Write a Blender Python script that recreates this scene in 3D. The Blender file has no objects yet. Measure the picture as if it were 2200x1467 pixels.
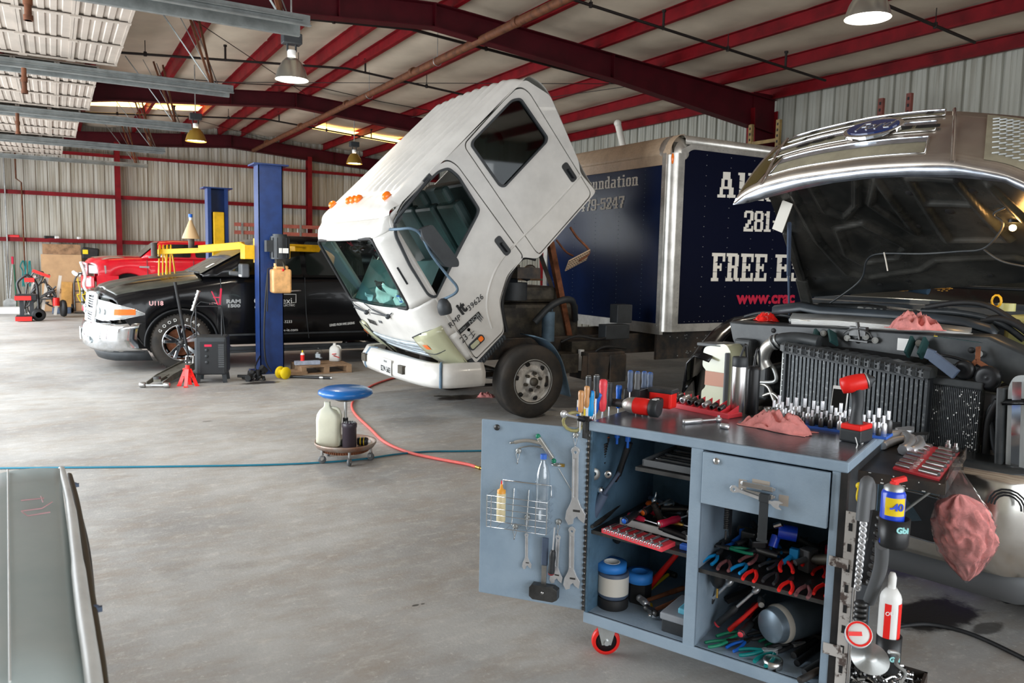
import bpy,bmesh,math,random
from mathutils import Vector,Matrix,Euler,noise as mnoise
S=bpy.context.scene
COL=S.collection
R=math.radians
# ---------------------------------------------------------------- camera
CF=1674.1;CH=1.70
cyaw,cpit,crol=R(-30.449),R(-5.9604),R(1.2809)
cf=Vector((-math.sin(cyaw)*math.cos(cpit),math.cos(cyaw)*math.cos(cpit),math.sin(cpit)))
cr=Vector((math.cos(cyaw),math.sin(cyaw),0));cu=cr.cross(cf)
cr2=math.cos(crol)*cr+math.sin(crol)*cu;cu2=-math.sin(crol)*cr+math.cos(crol)*cu
CAM=Vector((0,0,CH))
cd=bpy.data.cameras.new('camera');cam=bpy.data.objects.new('camera',cd);COL.objects.link(cam)
cd.sensor_width=36;cd.lens=CF/2200*36;cd.clip_start=0.05;cd.clip_end=300
cam.matrix_world=Matrix(((cr2.x,cu2.x,-cf.x,0),(cr2.y,cu2.y,-cf.y,0),(cr2.z,cu2.z,-cf.z,CH),(0,0,0,1)))
cd.dof.use_dof=True;cd.dof.focus_distance=4.2;cd.dof.aperture_fstop=6.3
S.camera=cam
# ---------------------------------------------------------------- world, sun, exposure
S.view_settings.view_transform='Standard';S.view_settings.look='None'
S.view_settings.exposure=0.2;S.view_settings.gamma=1.0;S.view_settings.use_curve_mapping=False
w=bpy.data.worlds.new('sky');S.world=w;w.use_nodes=True
wn=w.node_tree.nodes;wn.clear()
wo=wn.new('ShaderNodeOutputWorld');wb=wn.new('ShaderNodeBackground');wb.inputs[0].default_value=(0.86,0.93,1.0,1);wb.inputs[1].default_value=1.9
w.node_tree.links.new(wb.outputs[0],wo.inputs[0])
def area(name,loc,rot,sx,sy,e,col=(1,1,1)):
 l=bpy.data.lights.new(name,'AREA');l.shape='RECTANGLE';l.size=sx;l.size_y=sy;l.energy=e;l.color=col
 o=bpy.data.objects.new(name,l);COL.objects.link(o);o.location=loc;o.rotation_euler=rot;return o
# daylight coming in through the five open overhead doors on the left and the open front of the shed
DOORS=[(4.5,7.95),(8.38,11.8),(12.15,15.7),(16.05,19.65),(20.0,23.55)]
for i,(a,b) in enumerate(DOORS):
 area('door_daylight',(-2.6,(a+b)/2,1.95),(0,R(-90),0),3.7,b-a,275,(0.90,0.96,1.0))
area('front_daylight',(4.8,-5.2,2.3),(R(90),0,0),12,4.2,400,(0.95,0.98,1.0))
def at(px,py,ax,val):                       # where the sight line through a pixel meets the plane  axis = val
 d=(px-1100)*cr2-(py-733.5)*cu2+CF*cf
 k=(val-CAM[ax])/d[ax];return CAM+d*k
def gz(px,py,z=0.0):return at(px,py,2,z)
def gx(px,py,x):return at(px,py,0,x)
def gy(px,py,y):return at(px,py,1,y)
def gp(px,py,p0,n):
 d=(px-1100)*cr2-(py-733.5)*cu2+CF*cf;n=Vector(n);return CAM+d*((Vector(p0)-CAM).dot(n)/d.dot(n))
# ---------------------------------------------------------------- materials
MATS={}
def mat(name,col,rough=0.5,metal=0.0,var=0.0,vs=6.0,col2=None,bump=0.0,bs=40.0,coat=0.0,trans=0.0,ior=1.45,emit=None,es=0.0,spec=0.5,alpha=1.0,lo=.4,hi=.7):
 if name in MATS:return MATS[name]
 m=bpy.data.materials.new(name);m.use_nodes=True;nt=m.node_tree;N=nt.nodes;L=nt.links
 b=N['Principled BSDF'];b.inputs['Base Color'].default_value=(*col,1);b.inputs['Roughness'].default_value=rough
 b.inputs['Metallic'].default_value=metal;b.inputs['Coat Weight'].default_value=coat;b.inputs['IOR'].default_value=ior
 b.inputs['Transmission Weight'].default_value=trans;b.inputs['Alpha'].default_value=alpha
 b.inputs['Specular IOR Level'].default_value=spec
 if emit:b.inputs['Emission Color'].default_value=(*emit,1);b.inputs['Emission Strength'].default_value=es
 if var or bump or col2:
  tc=N.new('ShaderNodeTexCoord')
 if var or col2:
  nz=N.new('ShaderNodeTexNoise');nz.inputs['Scale'].default_value=vs;nz.inputs['Detail'].default_value=5;nz.inputs['Roughness'].default_value=.62
  L.new(tc.outputs['Object'],nz.inputs['Vector'])
  cr_=N.new('ShaderNodeValToRGB');cr_.color_ramp.elements[0].position=lo;cr_.color_ramp.elements[1].position=hi
  c2=col2 if col2 else tuple(max(0,c*(1-var)) for c in col)
  c1=col if col2 else tuple(min(1,c*(1+var*.4)) for c in col)
  cr_.color_ramp.elements[0].color=(*c1,1);cr_.color_ramp.elements[1].color=(*c2,1)
  L.new(nz.outputs['Fac'],cr_.inputs[0]);L.new(cr_.outputs[0],b.inputs['Base Color'])
 if bump:
  n2=N.new('ShaderNodeTexNoise');n2.inputs['Scale'].default_value=bs;n2.inputs['Detail'].default_value=3
  L.new(tc.outputs['Object'],n2.inputs['Vector'])
  bp=N.new('ShaderNodeBump');bp.inputs['Strength'].default_value=bump;bp.inputs['Distance'].default_value=.01
  L.new(n2.outputs['Fac'],bp.inputs['Height']);L.new(bp.outputs[0],b.inputs['Normal'])
 m.diffuse_color=(*col,1);MATS[name]=m;return m
def M(n):return MATS[n]
# ---------------------------------------------------------------- mesh building
def frame(d):                                   # rotation whose Z is d
 d=Vector(d).normalized();a=Vector((0,0,1)) if abs(d.z) < .95 else Vector((1,0,0))
 x=a.cross(d).normalized();y=d.cross(x);return Matrix((x,y,d)).transposed()
class MB:
 def __init__(s):s.v=[];s.f=[];s.s=[];s.m=[];s.mi=0
 def add(s,vs,fs,sm=False):
  o=len(s.v);s.v += [tuple(v) for v in vs]
  for f in fs:s.f.append(tuple(i+o for i in f));s.s.append(sm);s.m.append(s.mi)
  return s
 def box(s,c,d,Rm=None):
  c=Vector(c);vs=[]
  for z in (-.5,.5):
   for y in (-.5,.5):
    for x in (-.5,.5):
     p=Vector((x*d[0],y*d[1],z*d[2]));vs.append(c+(Rm @ p if Rm else p))
  return s.add(vs,[(0,2,3,1),(4,5,7,6),(0,1,5,4),(2,6,7,3),(0,4,6,2),(1,3,7,5)])
 def bx(s,x0,x1,y0,y1,z0,z1):return s.box(((x0+x1)/2,(y0+y1)/2,(z0+z1)/2),(abs(x1-x0),abs(y1-y0),abs(z1-z0)))
 def bar(s,a,b,w,h=None,up=None):         # box beam from a to b
  a=Vector(a);b=Vector(b);d=b-a;z=d.normalized();u=Vector(up) if up else (Vector((0,0,1)) if abs(z.z) < .95 else Vector((0,1,0)))
  x=u.cross(z).normalized();y=z.cross(x)
  return s.box((a+b)/2,(w,h or w,d.length),Matrix((x,y,z)).transposed())
 def lathe(s,prof,n=20,o=(0,0,0),d=(0,0,1),cap=True,sm=True,a0=0,Rm=None):
  o=Vector(o);Fm=Rm if Rm else frame(d);vs=[];k=len(prof)
  for i in range(n):
   a=a0+2*math.pi*i/n
   for r,z in prof:vs.append(o+Fm @ Vector((r*math.cos(a),r*math.sin(a),z)))
  fs=[]
  for i in range(n):
   j=(i+1) % n
   for t in range(k-1):fs.append((i*k+t,j*k+t,j*k+t+1,i*k+t+1))
  s.add(vs,fs,sm)
  if cap:
   if prof[0][0] > 1e-5:s.add([vs[i*k] for i in range(n)],[tuple(range(n))[::-1]])
   if prof[-1][0] > 1e-5:s.add([vs[i*k+k-1] for i in range(n)],[tuple(range(n))])
  return s
 def cyl(s,a,b,r,r2=None,n=14,sm=True):
  a=Vector(a);d=Vector(b)-a;return s.lathe([(r,0),(r if r2 is None else r2,d.length)],n,a,d,sm=sm)
 def tube(s,pts,r,n=8,closed=False,rs=None):
  pts=[Vector(p) for p in pts];k=len(pts);T=[]
  for i in range(k):
   if closed:t=pts[(i+1) % k]-pts[i-1]
   else:t=pts[min(i+1,k-1)]-pts[max(i-1,0)]
   T.append(t.normalized())
  x=frame(T[0]).col[0];vs=[]
  for i in range(k):
   x=(x-T[i]*x.dot(T[i])).normalized();y=T[i].cross(x);rr=rs[i] if rs else r
   for j in range(n):
    a=2*math.pi*j/n;vs.append(pts[i]+x*(rr*math.cos(a))+y*(rr*math.sin(a)))
  fs=[]
  for i in range(k if closed else k-1):
   i2=(i+1) % k
   for j in range(n):
    j2=(j+1) % n;fs.append((i*n+j,i*n+j2,i2*n+j2,i2*n+j))
  s.add(vs,fs,True)
  if not closed:s.add(vs[:n],[tuple(range(n))[::-1]]);s.add(vs[-n:],[tuple(range(n))])
  return s
 def sph(s,c,r,n=14,m=9,sc=(1,1,1),Rm=None):
  vs=[];c=Vector(c)
  for i in range(m+1):
   th=math.pi*i/m
   for j in range(n):
    a=2*math.pi*j/n;p=Vector((r*sc[0]*math.sin(th)*math.cos(a),r*sc[1]*math.sin(th)*math.sin(a),r*sc[2]*math.cos(th)))
    vs.append(c+(Rm @ p if Rm else p))
  fs=[(i*n+j,(i+1)*n+j,(i+1)*n+(j+1) % n,i*n+(j+1) % n) for i in range(m) for j in range(n)]
  return s.add(vs,fs,True)
 def loft(s,secs,closed=True,caps=True,sm=True):
  n=len(secs[0]);vs=[p for q in secs for p in q];fs=[]
  for i in range(len(secs)-1):
   for j in range(n if closed else n-1):
    j2=(j+1) % n;fs.append((i*n+j,i*n+j2,(i+1)*n+j2,(i+1)*n+j))
  s.add(vs,fs,sm)
  if caps and closed:s.add(secs[0],[tuple(range(n))[::-1]]);s.add(secs[-1],[tuple(range(n))])
  return s
 def prism(s,poly,fn,t0,t1,sm=False):      # poly of (u,v); fn(u,v,t)->point
  n=len(poly);a=[fn(u,v,t0) for u,v in poly];b=[fn(u,v,t1) for u,v in poly]
  s.add(a+b,[tuple(range(n))[::-1],tuple(range(n,2*n))])
  return s.add(a+b,[(i,(i+1) % n,(i+1) % n+n,i+n) for i in range(n)],sm)
 def grid(s,fn,nu,nv,sm=True):
  vs=[fn(i/nu,j/nv) for i in range(nu+1) for j in range(nv+1)]
  return s.add(vs,[(i*(nv+1)+j,(i+1)*(nv+1)+j,(i+1)*(nv+1)+j+1,i*(nv+1)+j+1) for i in range(nu) for j in range(nv)],sm)
 def mesh(s,me,Mx,sm=False):                 # append an existing mesh
  return s.add([Mx @ v.co for v in me.vertices],[tuple(p.vertices) for p in me.polygons],sm)
def wloc(o):
 m=o.matrix_basis.copy();p=o.parent
 if p:m=wloc(p) @ o.matrix_parent_inverse @ m
 return m
def obj(name,mb,m,parent=None,bev=0,label=None,fix=True,seg=2,solid=0):
 me=bpy.data.meshes.new(name);me.from_pydata(mb.v,[],mb.f)
 for i,p in enumerate(me.polygons):p.use_smooth=mb.s[i];p.material_index=mb.m[i]
 for x in (m if isinstance(m,(list,tuple)) else [m]):me.materials.append(MATS[x] if isinstance(x,str) else x)
 if fix:
  b=bmesh.new();b.from_mesh(me);bmesh.ops.recalc_face_normals(b,faces=b.faces);b.to_mesh(me);b.free()
 o=bpy.data.objects.new(name,me);COL.objects.link(o)
 if solid:q=o.modifiers.new('solid','SOLIDIFY');q.thickness=solid;q.offset=0
 if bev:
  q=o.modifiers.new('bev','BEVEL');q.width=bev;q.segments=seg;q.limit_method='ANGLE';q.angle_limit=R(50);q.harden_normals=False
 if parent:o.parent=parent;o.matrix_parent_inverse=wloc(parent).inverted()
 if label:o['label']=label
 return o
def thing(name,label,cat,loc=(0,0,0),rz=0,group=None):
 o=bpy.data.objects.new(name,None);COL.objects.link(o);o.empty_display_size=.05
 o.location=loc;o.rotation_euler=(0,0,rz);o['label']=label;o['category']=cat
 if group:o['group']=group
 return o
def tag(o,label,cat,group=None,stuff=False):
 o['label']=label;o['category']=cat
 if group:o['group']=group
 if stuff:o['kind']='stuff'
 return o
def struct(name,mb,m,**k):
 o=obj(name,mb,m,**k)
 if not o.parent:o['kind']='structure'
 return o
KIDS={}
def kids(o):return [c for c in COL.objects if c.parent == o]
def dup(r,Mx=None,label=None,group=None,kd=None,mats=None):
 n=r.copy();COL.objects.link(n)
 if Mx is not None:n.matrix_basis=Mx
 if label:n['label']=label
 if group:n['group']=group
 for c in (kd if kd is not None else kids(r)):
  q=c.copy();COL.objects.link(q);q.parent=n;q.matrix_parent_inverse=c.matrix_parent_inverse.copy()
  if mats and c.name.split('.')[0] in mats:
   q.data=q.data.copy();q.data.materials[0]=MATS[mats[c.name.split('.')[0]]]
  for g in kids(c):
   h=g.copy();COL.objects.link(h);h.parent=q;h.matrix_parent_inverse=g.matrix_parent_inverse.copy()
 return n
def place(o,Mx):o.matrix_basis=Mx;return o
def X4(loc,x=None,y=None,z=None,e=None,s=1):
 if e is not None:m=Euler(e).to_matrix()
 elif x is not None and z is None:x=Vector(x).normalized();y=Vector(y);z=x.cross(y).normalized();y=z.cross(x);m=Matrix((x,y,z)).transposed()
 elif z is not None:
  z=Vector(z).normalized();x=Vector(x) if x is not None else frame(z).col[0];y=z.cross(x).normalized();x=y.cross(z);m=Matrix((x,y,z)).transposed()
 else:m=Matrix.Identity(3)
 return Matrix.Translation(Vector(loc)) @ (m*s).to_4x4()
def curve_mesh(splines,ext=0.0,bevel=0.0,res=4):
 c=bpy.data.curves.new('c','CURVE');c.dimensions='2D';c.fill_mode='BOTH';c.extrude=ext;c.bevel_depth=bevel;c.bevel_resolution=1
 for pts in splines:
  sp=c.splines.new('POLY');sp.points.add(len(pts)-1);sp.use_cyclic_u=True
  for i,(x,y) in enumerate(pts):sp.points[i].co=(x,y,0,1)
 o=bpy.data.objects.new('c',c);me=bpy.data.meshes.new_from_object(o);bpy.data.objects.remove(o);bpy.data.curves.remove(c);return me
def text_mesh(t,size=1.0,ext=.001,off=0.0,sx=1.0,sp=1.0,shear=0,align='LEFT'):
 c=bpy.data.curves.new('t','FONT');c.body=t;c.size=size;c.extrude=ext;c.offset=off;c.resolution_u=3;c.space_character=sp;c.shear=shear;c.align_x=align
 o=bpy.data.objects.new('t',c);me=bpy.data.meshes.new_from_object(o);bpy.data.objects.remove(o);bpy.data.curves.remove(c)
 for v in me.vertices:v.co.x *= sx
 return me
def text(name,t,size,Mx,m,parent=None,**k):
 b=MB();b.mesh(text_mesh(t,size,**k),Mx);return obj(name,b,m,parent)
def rrect(x0,x1,y0,y1,r,n=5):
 out=[]
 for cx,cy,a in ((x1-r,y1-r,0),(x0+r,y1-r,90),(x0+r,y0+r,180),(x1-r,y0+r,270)):
  for i in range(n+1):t=R(a+90*i/n);out.append((cx+r*math.cos(t),cy+r*math.sin(t)))
 return out
def rpoly(pts,r,n=4):                          # round a polygon's corners
 out=[];k=len(pts)
 for i in range(k):
  p=Vector(pts[i]);a=Vector(pts[i-1])-p;b=Vector(pts[(i+1) % k])-p
  rr=min(r,a.length*.45,b.length*.45);A=p+a.normalized()*rr;B_=p+b.normalized()*rr
  for j in range(n+1):t=j/n;out.append(tuple(A*(1-t)**2+p*2*t*(1-t)+B_*t*t))
 return out
def smooth(pts,n=6,closed=False):               # Catmull-Rom through the points
 pts=[Vector(p) for p in pts];k=len(pts);out=[]
 for i in range(k if closed else k-1):
  if closed:a,b,c,d=pts[i-1],pts[i],pts[(i+1) % k],pts[(i+2) % k]
  else:a,b,c,d=pts[max(i-1,0)],pts[i],pts[i+1],pts[min(i+2,k-1)]
  for j in range(n):
   t=j/n;out.append(.5*((2*b)+(c-a)*t+(2*a-5*b+4*c-d)*t*t+(3*b-3*c+d-a)*t**3))
 if not closed:out.append(pts[-1])
 return out
def lerp(a,b,t):return a+(b-a)*t
def interp(tab,x):
 if x <= tab[0][0]:return tab[0][1]
 for (a,b),(c,d) in zip(tab,tab[1:]):
  if x <= c:return b+(d-b)*(x-a)/(c-a)
 return tab[-1][1]
def nz(x,y,z=0):return mnoise.noise(Vector((x,y,z)))
mat('red_steel',(.17,.003,.007),.55,0,.4,3,spec=.25)
mat('dark_red_steel',(.06,.002,.006),.55,0,.3,3,spec=.25)
mat('galv',(.42,.43,.42),.42,.7,.25,9)
mat('track_steel',(.20,.215,.21),.5,.35,.3,6)
mat('rust_pipe',(.13,.045,.018),.7,.2,.5,10)
mat('black_pipe',(.018,.013,.012),.5,.3)
mat('door_skin',(.40,.345,.295),.5,0,.18,2)
mat('insul',(.58,.49,.385),.62,0,.14,1.1,bump=.25,bs=6)
mat('blue_paint',(.009,.034,.145),.42,0,.3,5)
mat('lift_yellow',(.80,.44,.004),.42,0,.3,5)
mat('black_rubber',(.014,.014,.015),.62,0,.4,9)
mat('black_plastic',(.012,.013,.015),.38)
mat('dark_plastic',(.03,.034,.038),.5,0,.3,8)
mat('grey_plastic',(.10,.105,.11),.5)
mat('chrome',(.78,.80,.82),.12,1,.15,6)
mat('steel',(.48,.48,.47),.3,.95,.3,12)
mat('dark_steel',(.09,.09,.09),.4,.75,.4,12)
mat('tool_steel',(.74,.75,.77),.34,.75,.12,25)
mat('white_paint',(.63,.61,.575),.28,0,.14,2.2,coat=.15)
mat('red_paint',(.60,.006,.018),.28,0,.2,4,coat=.6)
mat('black_paint',(.005,.005,.006),.2,0,0,coat=.15,spec=.35)
mat('red_plastic',(.68,.015,.02),.35)
mat('bright_red',(.85,.02,.015),.35)
mat('orange',(.9,.16,.01),.35)
mat('yellow',(.86,.62,.01),.4)
mat('blue_plastic',(.01,.12,.55),.35)
mat('cyan_grip',(.01,.30,.68),.4)
mat('teal_grip',(.0,.20,.20),.4)
mat('green_grip',(.01,.22,.12),.4)
mat('white_plastic',(.80,.80,.78),.4)
mat('cream',(.78,.66,.40),.45)
mat('brass',(.70,.45,.12),.3,1)
mat('rust',(.20,.07,.03),.85,.1,.5,14)
mat('wood',(.30,.19,.11),.75,0,.45,7)
mat('cardboard',(.52,.32,.17),.8,0,.15,3)
mat('dark_cardboard',(.30,.17,.09),.8,0,.5,6)
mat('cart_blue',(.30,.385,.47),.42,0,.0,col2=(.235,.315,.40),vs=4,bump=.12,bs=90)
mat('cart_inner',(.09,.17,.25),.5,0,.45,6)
mat('rag',(.76,.28,.26),.92,0,.3,14,bump=.2,bs=120)
mat('glass_dark',(.01,.014,.013),.06,0,spec=.8)
mat('glass_clear',(.92,.97,.97),.03,0,trans=1,ior=1.2)
mat('lamp_glow',(1,1,1),.5,emit=(1,.95,.84),es=14)
mat('bulb_glow',(1,1,1),.5,emit=(1,.62,.2),es=60)
mat('amber',(.92,.18,.01),.2,0,coat=.5,emit=(1,.2,.0),es=.08)
mat('dust_black',(.018,.019,.017),.3,0,col2=(.10,.10,.08),vs=2.2,coat=.3,lo=.3,hi=.75)
mat('frame_black',(.02,.021,.022),.6,0,col2=(.09,.06,.04),vs=5)
mat('lens',(.80,.84,.84),.08,.0,trans=.5,spec=.9)
mat('yellow_lens',(.60,.60,.40),.15,0,trans=.25,coat=.5)
mat('alu',(.60,.58,.54),.36,.85,.3,5)
mat('tan_paint',(.52,.38,.26),.5,0,.2,5,bump=.9,bs=30)
mat('ford_silver',(.50,.49,.47),.25,.75,.15,4,coat=.5)
mat('white_letter',(.78,.75,.68),.6)
mat('ink_black',(.012,.012,.012),.5)
mat('ink_red',(.55,.01,.05),.5)
# walls: off-white ribbed sheet with grime streaks
def wall_mat(name,c1,c2):
 m=bpy.data.materials.new(name);m.use_nodes=True;N=m.node_tree.nodes;L=m.node_tree.links;b=N['Principled BSDF']
 tc=N.new('ShaderNodeTexCoord');mp=N.new('ShaderNodeMapping');mp.inputs['Scale'].default_value=(7,7,.35)
 n1=N.new('ShaderNodeTexNoise');n1.inputs['Scale'].default_value=1.6;n1.inputs['Detail'].default_value=6
 r=N.new('ShaderNodeValToRGB');r.color_ramp.elements[0].position=.38;r.color_ramp.elements[1].position=.68
 r.color_ramp.elements[0].color=(*c1,1);r.color_ramp.elements[1].color=(*c2,1)
 L.new(tc.outputs['Object'],mp.inputs[0]);L.new(mp.outputs[0],n1.inputs['Vector']);L.new(n1.outputs['Fac'],r.inputs[0]);L.new(r.outputs[0],b.inputs['Base Color'])
 b.inputs['Roughness'].default_value=.5;MATS[name]=m
wall_mat('wall_sheet',(.53,.51,.45),(.30,.26,.19))
wall_mat('wall_sheet_right',(.43,.43,.38),(.30,.29,.24))
# concrete floor
def floor_mat():
 m=bpy.data.materials.new('concrete');m.use_nodes=True;nt=m.node_tree;N=nt.nodes;L=nt.links;b=N['Principled BSDF']
 tc=N.new('ShaderNodeTexCoord')
 def noise(sc,det,rough=.6,scale=(1,1,1)):
  mp=N.new('ShaderNodeMapping');mp.inputs['Scale'].default_value=scale;L.new(tc.outputs['Object'],mp.inputs[0])
  n=N.new('ShaderNodeTexNoise');n.inputs['Scale'].default_value=sc;n.inputs['Detail'].default_value=det;n.inputs['Roughness'].default_value=rough
  L.new(mp.outputs[0],n.inputs['Vector']);return n.outputs['Fac']
 def ramp(x,a,b_,c1,c2):
  r=N.new('ShaderNodeValToRGB');r.color_ramp.elements[0].position=a;r.color_ramp.elements[1].position=b_
  r.color_ramp.elements[0].color=(*c1,1);r.color_ramp.elements[1].color=(*c2,1);L.new(x,r.inputs[0]);return r.outputs[0]
 def mix(fac,a,b_,mode='MIX'):
  x=N.new('ShaderNodeMix');x.data_type='RGBA';x.blend_type=mode
  if isinstance(fac,(int,float)):x.inputs[0].default_value=fac
  else:L.new(fac,x.inputs[0])
  for i,v in ((6,a),(7,b_)):
   if isinstance(v,tuple):x.inputs[i].default_value=(*v,1)
   else:L.new(v,x.inputs[i])
  return x.outputs[2]
 base=ramp(noise(.55,7),.36,.66,(.43,.42,.40),(.235,.225,.215))
 base=mix(ramp(noise(2.2,8,.7,(1,2.2,1)),.45,.75,(0,0,0),(.8,.8,.8)),base,(.28,.225,.17))
 base=mix(ramp(noise(9,8,.75,(1,1.6,1)),.52,.70,(0,0,0),(.55,.55,.55)),base,(.58,.555,.51))
 base=mix(ramp(noise(34,4,.7),.6,.7,(0,0,0),(.4,.4,.4)),base,(.68,.66,.62))
 base=mix(ramp(noise(1.3,5,.6,(1,1,1)),.58,.72,(0,0,0),(.5,.5,.5)),base,(.16,.155,.15))
 # scratches
 mp=N.new('ShaderNodeMapping');mp.inputs['Scale'].default_value=(1.2,.9,1);mp.inputs['Rotation'].default_value=(0,0,.5);L.new(tc.outputs['Object'],mp.inputs[0])
 v=N.new('ShaderNodeTexVoronoi');v.feature='DISTANCE_TO_EDGE';v.inputs['Scale'].default_value=.9;L.new(mp.outputs[0],v.inputs['Vector'])
 # oil stains where the photo shows them:  (x, y, rx, ry, strength)
 sx=N.new('ShaderNodeSeparateXYZ');L.new(tc.outputs['Object'],sx.inputs[0])
 nn=noise(5,6,.7)
 def mth(op,a,b_=None):
  x=N.new('ShaderNodeMath');x.operation=op
  for i,q in enumerate((a,b_)):
   if q is None:continue
   if isinstance(q,(int,float)):x.inputs[i].default_value=q
   else:L.new(q,x.inputs[i])
  return x.outputs[0]
 tot=None
 for (X,Y,rx,ry,st) in STAINS:
  dx=mth('DIVIDE',mth('SUBTRACT',sx.outputs[0],X),rx);dy=mth('DIVIDE',mth('SUBTRACT',sx.outputs[1],Y),ry)
  d=mth('SQRT',mth('ADD',mth('MULTIPLY',dx,dx),mth('MULTIPLY',dy,dy)))
  d=mth('ADD',d,mth('MULTIPLY',mth('SUBTRACT',nn,.5),1.6))
  q=mth('MULTIPLY',mth('SUBTRACT',1.0,mth('SMOOTH_MIN',d,1.0)),st) if False else None
  mr=N.new('ShaderNodeMapRange');mr.interpolation_type='SMOOTHSTEP';mr.inputs[1].default_value=.75;mr.inputs[2].default_value=1.1;mr.inputs[3].default_value=st;mr.inputs[4].default_value=0
  L.new(d,mr.inputs[0]);tot=mr.outputs[0] if tot is None else mth('MAXIMUM',tot,mr.outputs[0])
 base=mix(tot,base,(.022,.018,.015))
 L.new(base,b.inputs['Base Color'])
 rr=N.new('ShaderNodeMapRange');rr.inputs[3].default_value=.42;rr.inputs[4].default_value=.7;L.new(noise(3,5),rr.inputs[0])
 L.new(mth('MULTIPLY',rr.outputs[0],mth('SUBTRACT',1.0,mth('MULTIPLY',tot,.45))),b.inputs['Roughness'])
 bp=N.new('ShaderNodeBump');bp.inputs['Strength'].default_value=.15;bp.inputs['Distance'].default_value=.01;L.new(noise(60,4),bp.inputs['Height']);L.new(bp.outputs[0],b.inputs['Normal'])
 MATS['concrete']=m
def stn(px,py,rx,ry,s):p=gz(px,py);return (p.x,p.y,rx,ry,s)
STAINS=[stn(1000,853,.42,.16,.95),stn(1095,862,.16,.1,.9),stn(2010,1318,.30,.16,.95),stn(1960,1222,.2,.1,.6),stn(565,822,.28,.12,.9),stn(1300,800,.8,.5,.75),stn(1500,870,.9,.7,.55),
  stn(893,1300,.022,.012,.9),stn(908,1297,.012,.008,.9),stn(1700,700,1.2,1.2,.5),stn(1420,780,.5,.5,.6),stn(2120,1350,.12,.05,.7),stn(445,905,.05,.03,.5),stn(890,905,.5,.25,.18),stn(1180,905,.4,.3,.5)]
floor_mat()
XL,XR,YB,YF,RX=-2.35,11.9,25.65,-5.0,4.8
def zp(x):return 4.81+.0727*(11.86-x) if x > RX else 4.81+.0727*(11.86-RX)-.0727*(RX-x)
b=MB();b.bx(-30,40,-30,45,-.2,0);struct('floor',b,'concrete')
# draped insulation under the roof sheets, sagging between the purlins
PX=[-2.1,-.7,.7,2.08,3.4,4.45,5.15,6.32,7.72,9.08,10.48,11.8]
def ceil_fn(u,v):
 x=lerp(XL-.1,XR+.1,u);y=lerp(YF,YB,v);z=zp(x)+.23
 for a,c in zip(PX,PX[1:]):
  if a < x < c:t=(x-a)/(c-a);z -= .085*math.sin(math.pi*t)**.8*(1+.5*nz(x*.6,y*.55,3));break
 z += .022*nz(x*1.4,y*3.1)+.012*nz(x*2.5,y*7,5);return (x,y,z)
b=MB();b.grid(ceil_fn,150,190);b.bx(XL-.4,XR+.4,YF,YB,5.75,5.8);struct('ceiling',b,'insul')
# ribbed sheet walls
def sheet(p0,ux,length,z0,z1fn,depth_dir,pitch=.283,off=0.0):
 prof=[];x=off-pitch
 while x < length:
  for dx,d in ((0,0),(.012,.042),(.05,.042),(.062,0),(.112,0),(.119,.010),(.135,.010),(.142,0),(.188,0),(.195,.010),(.211,.010),(.218,0)):
   q=x+dx
   if 0 <= q <= length:prof.append((q,d))
  x += pitch
 prof=[(0,0)]+prof+[(length,0)]
 p0=Vector(p0);ux=Vector(ux);dd=Vector(depth_dir);vs=[];fs=[]
 for q,d in prof:
  p=p0+ux*q-dd*d;vs.append((p.x,p.y,z0));vs.append((p.x,p.y,z1fn(p)))
 for i in range(len(prof)-1):fs.append((2*i,2*i+2,2*i+3,2*i+1))
 return vs,fs
zt=lambda p:zp(p.x)+.3
b=MB();b.add(*sheet((XL,YB,0),(1,0,0),XR-XL,0,zt,(0,-1,0)));b.bx(XL-.2,XR+.2,YB+.05,YB+.1,0,5.9);struct('wall_back',b,'wall_sheet',fix=False)
b=MB();b.add(*sheet((XR,YF,0),(0,1,0),YB-YF,0,lambda p:5.1,(-1,0,0),off=.1));b.bx(XR+.05,XR+.1,YF,YB+.1,0,5.9);struct('wall_right',b,'wall_sheet_right',fix=False)
b=MB();ys=[YF]+[y for d in DOORS for y in d]+[YB]
for i in range(0,len(ys),2):b.bx(XL-.1,XL,ys[i],ys[i+1],0,3.9)
b.bx(XL-.1,XL,YF,YB,3.9,4.95);struct('wall_left',b,'wall_sheet')
b=MB();b.bx(XL-.1,XR+.1,YF-.1,YF,4.45,5.8);struct('wall_front',b,'wall_sheet')
TN=[0]
def trim(b,m,**k):TN[0] += 1;return struct('trim_%d' % TN[0],b,m,**k)
# Z purlins in three bays (one length per line)
for x in PX:
 b=MB();z=zp(x)
 b.bx(x-.004,x+.004,YF,YB-.05,z,z+.2);sg=1 if x > RX else -1
 b.bx(x-.07 if sg > 0 else x,x if sg > 0 else x+.07,YF,YB-.05,z-.003,z+.006);b.bx(x-.07,x+.07,YF,YB-.05,z+.195,z+.203)
 b.bx(x-.074 if sg > 0 else x+.066,x-.066 if sg > 0 else x+.074,YF,YB-.05,z,z+.02)
 trim(b,'red_steel')
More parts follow.
